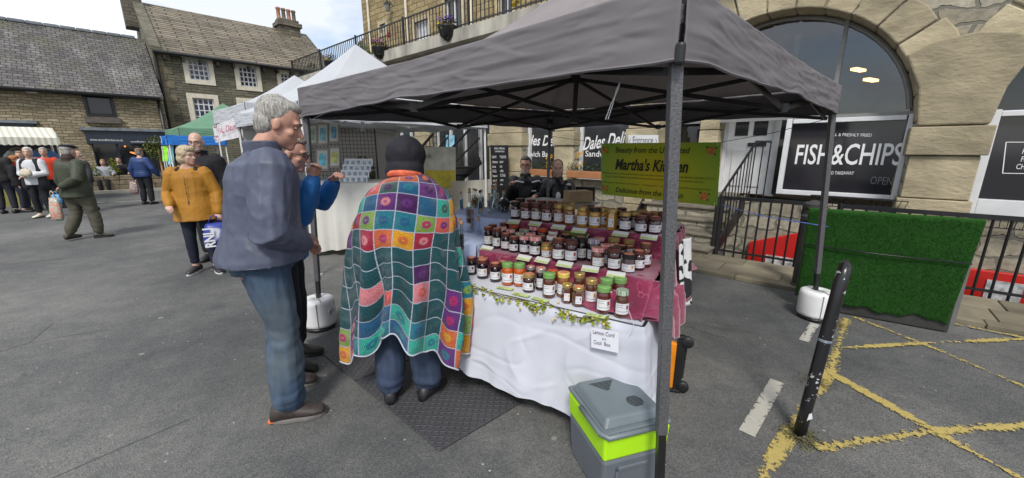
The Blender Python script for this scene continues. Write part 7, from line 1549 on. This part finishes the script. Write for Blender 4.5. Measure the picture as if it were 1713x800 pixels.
    c = mixc(n, ramp(n, ed, [(.468, 0), (.48, 1)]), c, (.42, .45, .54)); n.link(c, bb.inputs['Base Color'])
    h = math_(n, 'ADD', math_(n, 'MULTIPLY', math_(n, 'SINE', math_(n, 'MULTIPLY', r_, 94)), .5), math_(n, 'SUBTRACT', 1.0, vo.outputs['Distance'])); bp = n('Bump', i_Height=h, i_Strength=.9, i_Distance=.005); n.link(bp.outputs[0], bb.inputs['Normal']); n.link(bb.outputs[0], o.inputs[0])
    me.materials.append(m); o = bpy.data.objects.new('crochet_shawl', me); COL.objects.link(o); o.parent = pl
    q = o.modifiers.new('s', 'SOLIDIFY'); q.thickness = .008; q.offset = 1
    # white crochet edge along the hem and rolled neck
    b = MB(); b.tube([pos(u_/8, NV) for u_ in range(-92, 93)], .005, 6, cap=False); b.build('shawl_edge', M('pale_wool', (.45, .47, .54), rough=.9, bump=1, bs=200), pl)
    b = MB(); b.tube([V(math.cos(a*.314)*.088+.07, math.sin(a*.314)*.095+.02, 1.47-.02*math.sin(a*.314)) for a in range(21)], .02, 8, cap=False); b.build('shawl_neck', M('coral_wool', (.6, .12, .06), rough=.9, bump=1, bs=150, var=.4, vs=20), pl)
poncho()
# 4 woman in mustard coat
def hoodlining(t, hd, neck, k, HM, SH, WR, inv):
    b = MB(); b.tube([V(-.1, .06, 1.44)*k, V(-.09, -.05, 1.48)*k, V(0, -.1, 1.49)*k, V(.09, -.05, 1.48)*k, V(.1, .06, 1.44)*k], .026*k, 10, round_=True); b.build('hood_lining', cloth('brown_lining', (.03, .022, .018)), t, smooth=True)
    b = MB()
    for z in (.9, 1.02, 1.14, 1.26): b.ell(V(0, .19, z)*k, (.008, .006, .008), 8, 5)
    b.tube([V(0, .176, 1.36)*k, V(0, .182, 1.2)*k, V(0, .188, .8)*k], .0025, 5); b.build('zip', m_specs, t)
person('woman with blonde bob in mustard yellow hooded coat and dark trousers', V(-4.15, 4.97, 0), R(-158), 1.66, top=dict(mat=cloth('mustard_coat', (.34, .155, .016), rough=.65), infl=.036, hem=.76, flare=.055, amp=.012, hoodback=True), legs=dict(mat=cloth('navy_trousers', (.012, .015, .028)), infl=.01, amp=.006), shoes=(.02, .02, .022), soles=('white', (.6, .6, .58)),
       hair=dict(style='bob', col=(.42, .34, .22)), pose=dict(RE=(.27, .0, 1.12), RW=(.2, .2, 1.0), LE=(-.27, -.02, 1.12), LW=(-.28, .07, .87), feet=(.5, -.3), LA=(-.14, .06, .09)), vox=.011, head=(R(58), R(-4)), build=1.0, extra=hoodlining)
bag('white and blue RNLI shopping bag held beside the woman in mustard', V(-3.86, 4.88, .36), .28, .33, pat('rnli_blue_print', [(.5, .52, .6), (.015, .035, .25), (.015, .035, .25), (.01, .025, .18)], 6), lettering='RNLI', yaw=R(35))
# 5 bald man
person('bald bearded man in glasses, black coat and maroon jumper behind the mustard coat', V(-4.42, 5.55, 0), R(-168), 1.84, top=dict(mat=cloth('black_coat', (.012, .012, .016)), infl=.045, hem=.72, flare=.03, amp=.012, collar=1.0, open=cloth('maroon_knit', (.06, .015, .02))), legs=dict(mat=cloth('black_trousers', (.013, .014, .018)), infl=.02), shoes=(.015, .013, .012),
       hair=dict(style='ring', col=(.4, .37, .34)), beard=(.45, .36, .31), glasses=True, vox=.011, head=(R(8), R(-5)), skn=0)
# 6 olive jacket walking away
def scarf(colm):
    def f(t, hd, neck, k, HM, SH, WR, inv): b = MB(); b.tube([neck-V(0, 0, .04), neck+V(0, 0, .07*k)], [.1*k, .085*k], 18, round_=True); b.build('scarf', colm, t, remesh=.014, fold=lambda p: .01*nz3((p.x*9, p.y*9, p.z*40)))
    return f
person('man in olive green jacket and black flat cap walking away with carrier bag', V(-7.9, 6.95, 0), R(-12), 1.70, top=dict(mat=cloth('olive_jacket', (.045, .052, .033), rough=.6), infl=.048, hem=.8, flare=.035, amp=.014), legs=dict(mat=cloth('khaki_trousers', (.075, .07, .05)), infl=.03, flare=.01, amp=.018), shoes=(.05, .045, .03), hair=dict(style='short', col=(.3, .28, .26)), hat=dict(kind='cap', name='dark', col=(.012, .013, .016)),
       pose=dict(LE=(-.29, -.02, 1.12), LW=(-.28, .05, .86), RE=(.33, -.13, 1.14), RW=(.1, -.22, 1.02), LK=(-.1, -.02, .5), LA=(-.1, -.2, .12), RK=(.13, .1, .5), RA=(.14, .1, .09), feet=(.2, -.6)), vox=.014, head=(R(10), 0), build=1.1, extra=scarf(cloth('brown_knit', (.045, .025, .025), bump=1)), face=False)
bag('clear patterned carrier bag hanging from the hand of the olive jacket man', V(-8.36, 6.95, .34), .2, .42, pat('fruity_print', [(.5, .48, .42), (.55, .2, .12), (.45, .45, .4), (.1, .14, .05)], 14), name='carrier_bag')
# 7.. people by the striped stall
def far(px, ft, y=None): p = at(px, ft); return V(p.x, p.y, 0)
person('white haired woman in white hoodie and black gilet carrying a cream bag', far(78, 364), R(-165), 1.66, top=dict(mat=cloth('white_hoodie', (.55, .56, .58)), infl=.035, hem=.84, hoodback=True, name='hoodie'), legs=dict(mat=cloth('black_leggings', (.012, .012, .014)), infl=.014), shoes=(.6, .55, .45), hair=dict(style='short', col=(.6, .57, .52)), pose=dict(RE=(.24, .02, 1.12), RW=(.05, .24, 1.1), LE=(-.24, .02, 1.12), LW=(-.02, .26, 1.06)), vox=.016, head=(R(20), 0),
       extra=lambda t, hd, neck, k, HM, SH, WR, inv: (lambda b: (b.tube([V(-.12, .02, 1.4)*k, V(-.13, .03, 1.1)*k, V(-.15, .03, .8)*k], [.09*k, .1*k, .11*k], 12, round_=True), b.tube([V(.12, .02, 1.4)*k, V(.13, .03, 1.1)*k, V(.15, .03, .8)*k], [.09*k, .1*k, .11*k], 12, round_=True), b.tube([V(0, -.08, 1.36)*k, V(0, -.07, .85)*k], [.11*k, .13*k], 12, round_=True), b.build('gilet', cloth('black_gilet', (.014, .015, .02)), t, remesh=.02, fold=lambda p: .008*nz3(p, 9))))(MB()))
bag('small cream handbag held against the white hoodie', V(-11.1, 8.85, 1.02), .24, .16, cloth('cream_bag', (.5, .45, .35)), name='handbag')
person('man in dark brown coat and grey flat cap at the striped stall', far(18, 357), R(25), 1.68, top=dict(mat=cloth('dark_brown_coat', (.022, .02, .02)), infl=.04, hem=.85), legs=dict(mat=MC['dark_trousers'], infl=.02), hat=dict(kind='cap', name='grey', col=(.05, .05, .055)), hair=dict(style='short', col=(.3, .28, .26)), pose=dict(LE=(-.3, .1, 1.15), LW=(-.2, .32, 1.1)), vox=.018, build=1.1)
person('short red haired person in black coat with red collar among the stall shoppers', far(46, 355), R(-55), 1.46, top=dict(mat=cloth('black_fleece', (.012, .012, .015)), infl=.045, hem=.82), legs=dict(mat=cloth('navy_legging', (.015, .018, .03)), infl=.016), hair=dict(style='bob', col=(.33, .12, .03)), vox=.018, extra=scarf(cloth('red_collar', (.45, .03, .02))))
person('person in lilac top behind the red haired shopper', far(60, 352), R(-150), 1.56, top=dict(mat=cloth('lilac_top', (.33, .34, .5)), infl=.035, hem=.85), legs=dict(mat=jm, infl=.018), hair=dict(style='short', col=(.3, .18, .08)), vox=.02)
person('grey haired person in orange red jacket behind the olive jacket man', far(98, 348), R(-140), 1.66, top=dict(mat=cloth('orange_red_jacket', (.55, .05, .02)), infl=.04, hem=.84), legs=dict(mat=MC['dark_trousers'], infl=.018), hair=dict(style='short', col=(.4, .37, .35)), vox=.02)
person('person in blue jeans half hidden right of the olive jacket man', far(156, 352), R(160), 1.58, top=dict(mat=cloth('charcoal_fleece', (.04, .04, .045)), infl=.035, hem=.84), legs=dict(mat=jm, infl=.018), hair=dict(style='ring', col=(.35, .3, .27)), vox=.02)
bag('pale blue plastic bag low beside the white hoodie woman', far(104, 368)+V(0, 0, .38), .22, .22, cloth('pale_blue_bag', (.12, .3, .5)), name='plastic_bag')
# 8 navy puffer man with cane
person('man in quilted navy puffer jacket and tan cap seen from behind', far(250, 342), R(3), 1.64, top=dict(mat=cloth('navy_puffer', (.02, .045, .14), rough=.5), infl=.042, hem=.88, quilt=52), legs=dict(mat=MC['black_trousers'], infl=.025, flare=.01), hat=dict(kind='cap', name='tan', col=(.22, .13, .06)), hair=dict(style='short', col=(.2, .17, .14)), pose=dict(LE=(-.3, -.02, 1.12), LW=(-.31, .05, .86), RE=(.32, .0, 1.14), RW=(.36, .12, .94)), vox=.016, face=False)
p = far(250, 342); bag('reddish patterned bag in the left hand of the navy puffer man', p+V(-.36, .0, .32), .24, .36, pat('floral_print', [(.1, .03, .04), (.4, .35, .32), (.2, .05, .06)], 16), name='patterned_bag')
t = root('walking_stick', 'thin dark walking stick in the right hand of the navy puffer man', 'walking stick', p+V(.5, .1, 0)); b = MB(); b.tube([(.12, 0, .01), (-.1, 0, .95)], .012, 6); b.build('shaft', m_black, t); b = MB(); b.tube([(-.16, 0, .96), (-.05, 0, .95)], .016, 6, round_=True); b.build('grip', m_black, t)
# seated by the cafe
for px, py, dd_, lab, mt_, hc_, H_ in ((174, 280, 20.3, 'pale topped person sitting behind the planter at the cafe', cloth('pale_grey_top', (.3, .32, .36)), (.35, .2, .1), 1.62), (199, 270, 20.6, 'dark haired person in black sitting outside the cafe window', cloth('black_top', (.012, .012, .015)), (.03, .02, .015), 1.7)):
    P = FL.px(px, py, dd_+1.3); P.z = 0
    person(lab, P, R(-150), H_, top=dict(mat=mt_, infl=.04, hem=.84), legs=dict(mat=MC['black_trousers'], infl=.02), hair=dict(style='short', col=hc_), dz=-.38, pose=dict(LE=(-.3, .05, .8), LW=(-.3, .25, .75), RE=(.3, .05, .8), RW=(.2, .28, .78), LK=(-.12, .42, .5), RK=(.12, .42, .5), LA=(-.12, .42, .09), RA=(.12, .42, .09)), vox=.022, group='people sitting at the cafe')
    t = root('cafe_stool', 'dark stool under the '+lab.split(' person')[0]+' cafe sitter', 'stool', P, 0, 'cafe stools'); b = MB(); b.lathe([(.17, .4), (.17, .44)], seg=16); b.build('seat', m_black, t); b = MB(); b.lathe([(.16, 0), (.03, .03), (.03, .4)], seg=12); b.build('pedestal', m_black, t)
# bikers
lm = cloth('black_leather', (.012, .012, .013), rough=.35, bump=.3, bs=40)
def patches(white):
    def f(t, hd, neck, k, HM, SH, WR, inv):
        b = MB()
        if white:
            for s in (-1, 1): b = MB(); b.tube([V(s*.06, .17, 1.4)*k+V(0, 0, -.27), V(s*.17, .15, 1.42)*k+V(0, 0, -.27), V(s*.27, .03, 1.34)*k+V(0, 0, -.27)], .012, 6); b.build('white_piping', m_white, t)
            b = MB(); b.box(V(-.09, .172, 1.28)*k+V(0, 0, -.27), (.07, .006, .02)); b.build('chest_badge', m_white, t)
        else:
            for x, z in ((-.09, 1.25), (.07, 1.18)): b = MB(); b.ell(V(x, .165, z)*k+V(0, 0, -.27), (.04, .008, .06), 10, 6); b.build('white_patch', m_white, t, smooth=True)
            b = MB(); b.ell(SH[0]+V(-.02, .05, .03), (.045, .045, .03), 12, 6); b.build('shoulder_patch', M('pale_patch', (.5, .48, .38), var=.4, vs=30), t, smooth=True)
            b = MB(); c_ = WR[0]; b.lathe([(.055, -.02), (.058, 0), (.055, .02)], c_+V(0, -.03, .1), 14); b.build('white_band', m_white, t, smooth=True)
    return f
sp = dict(LK=(-.13, .42, .62), RK=(.13, .42, .62), LA=(-.13, .4, .16), RA=(.13, .4, .16))
person('biker with glasses in black leather jacket with white piping, seated and talking', V(.2, 5.75, 0), R(-170), 1.78, top=dict(mat=lm, infl=.045, hem=.88, amp=.012, collar=.5), legs=dict(mat=lm, infl=.02), hair=dict(style='short', col=(.06, .055, .05)), glasses=True, dz=-.27, vox=.011, skn=1, head=(R(-18), 0), beard=(.2, .17, .15), pose=dict(RE=(.3, .08, .86), RW=(.26, .26, 1.08), LE=(-.28, .1, .88), LW=(-.1, .34, .95), **sp), extra=patches(True))
person('biker with receding ginger hair in patched black leather jacket leaning on the table', V(.66, 5.6, 0), R(150), 1.74, top=dict(mat=lm, infl=.04, hem=.88, amp=.012, collar=.4), legs=dict(mat=lm, infl=.02), hair=dict(style='long', col=(.2, .1, .045)), dz=-.27, vox=.011, skn=0, head=(R(28), R(-3)), pose=dict(LE=(-.3, .14, .86), LW=(-.24, .4, .84), RE=(.28, .06, .87), RW=(.1, .3, .84), **sp), extra=patches(False))
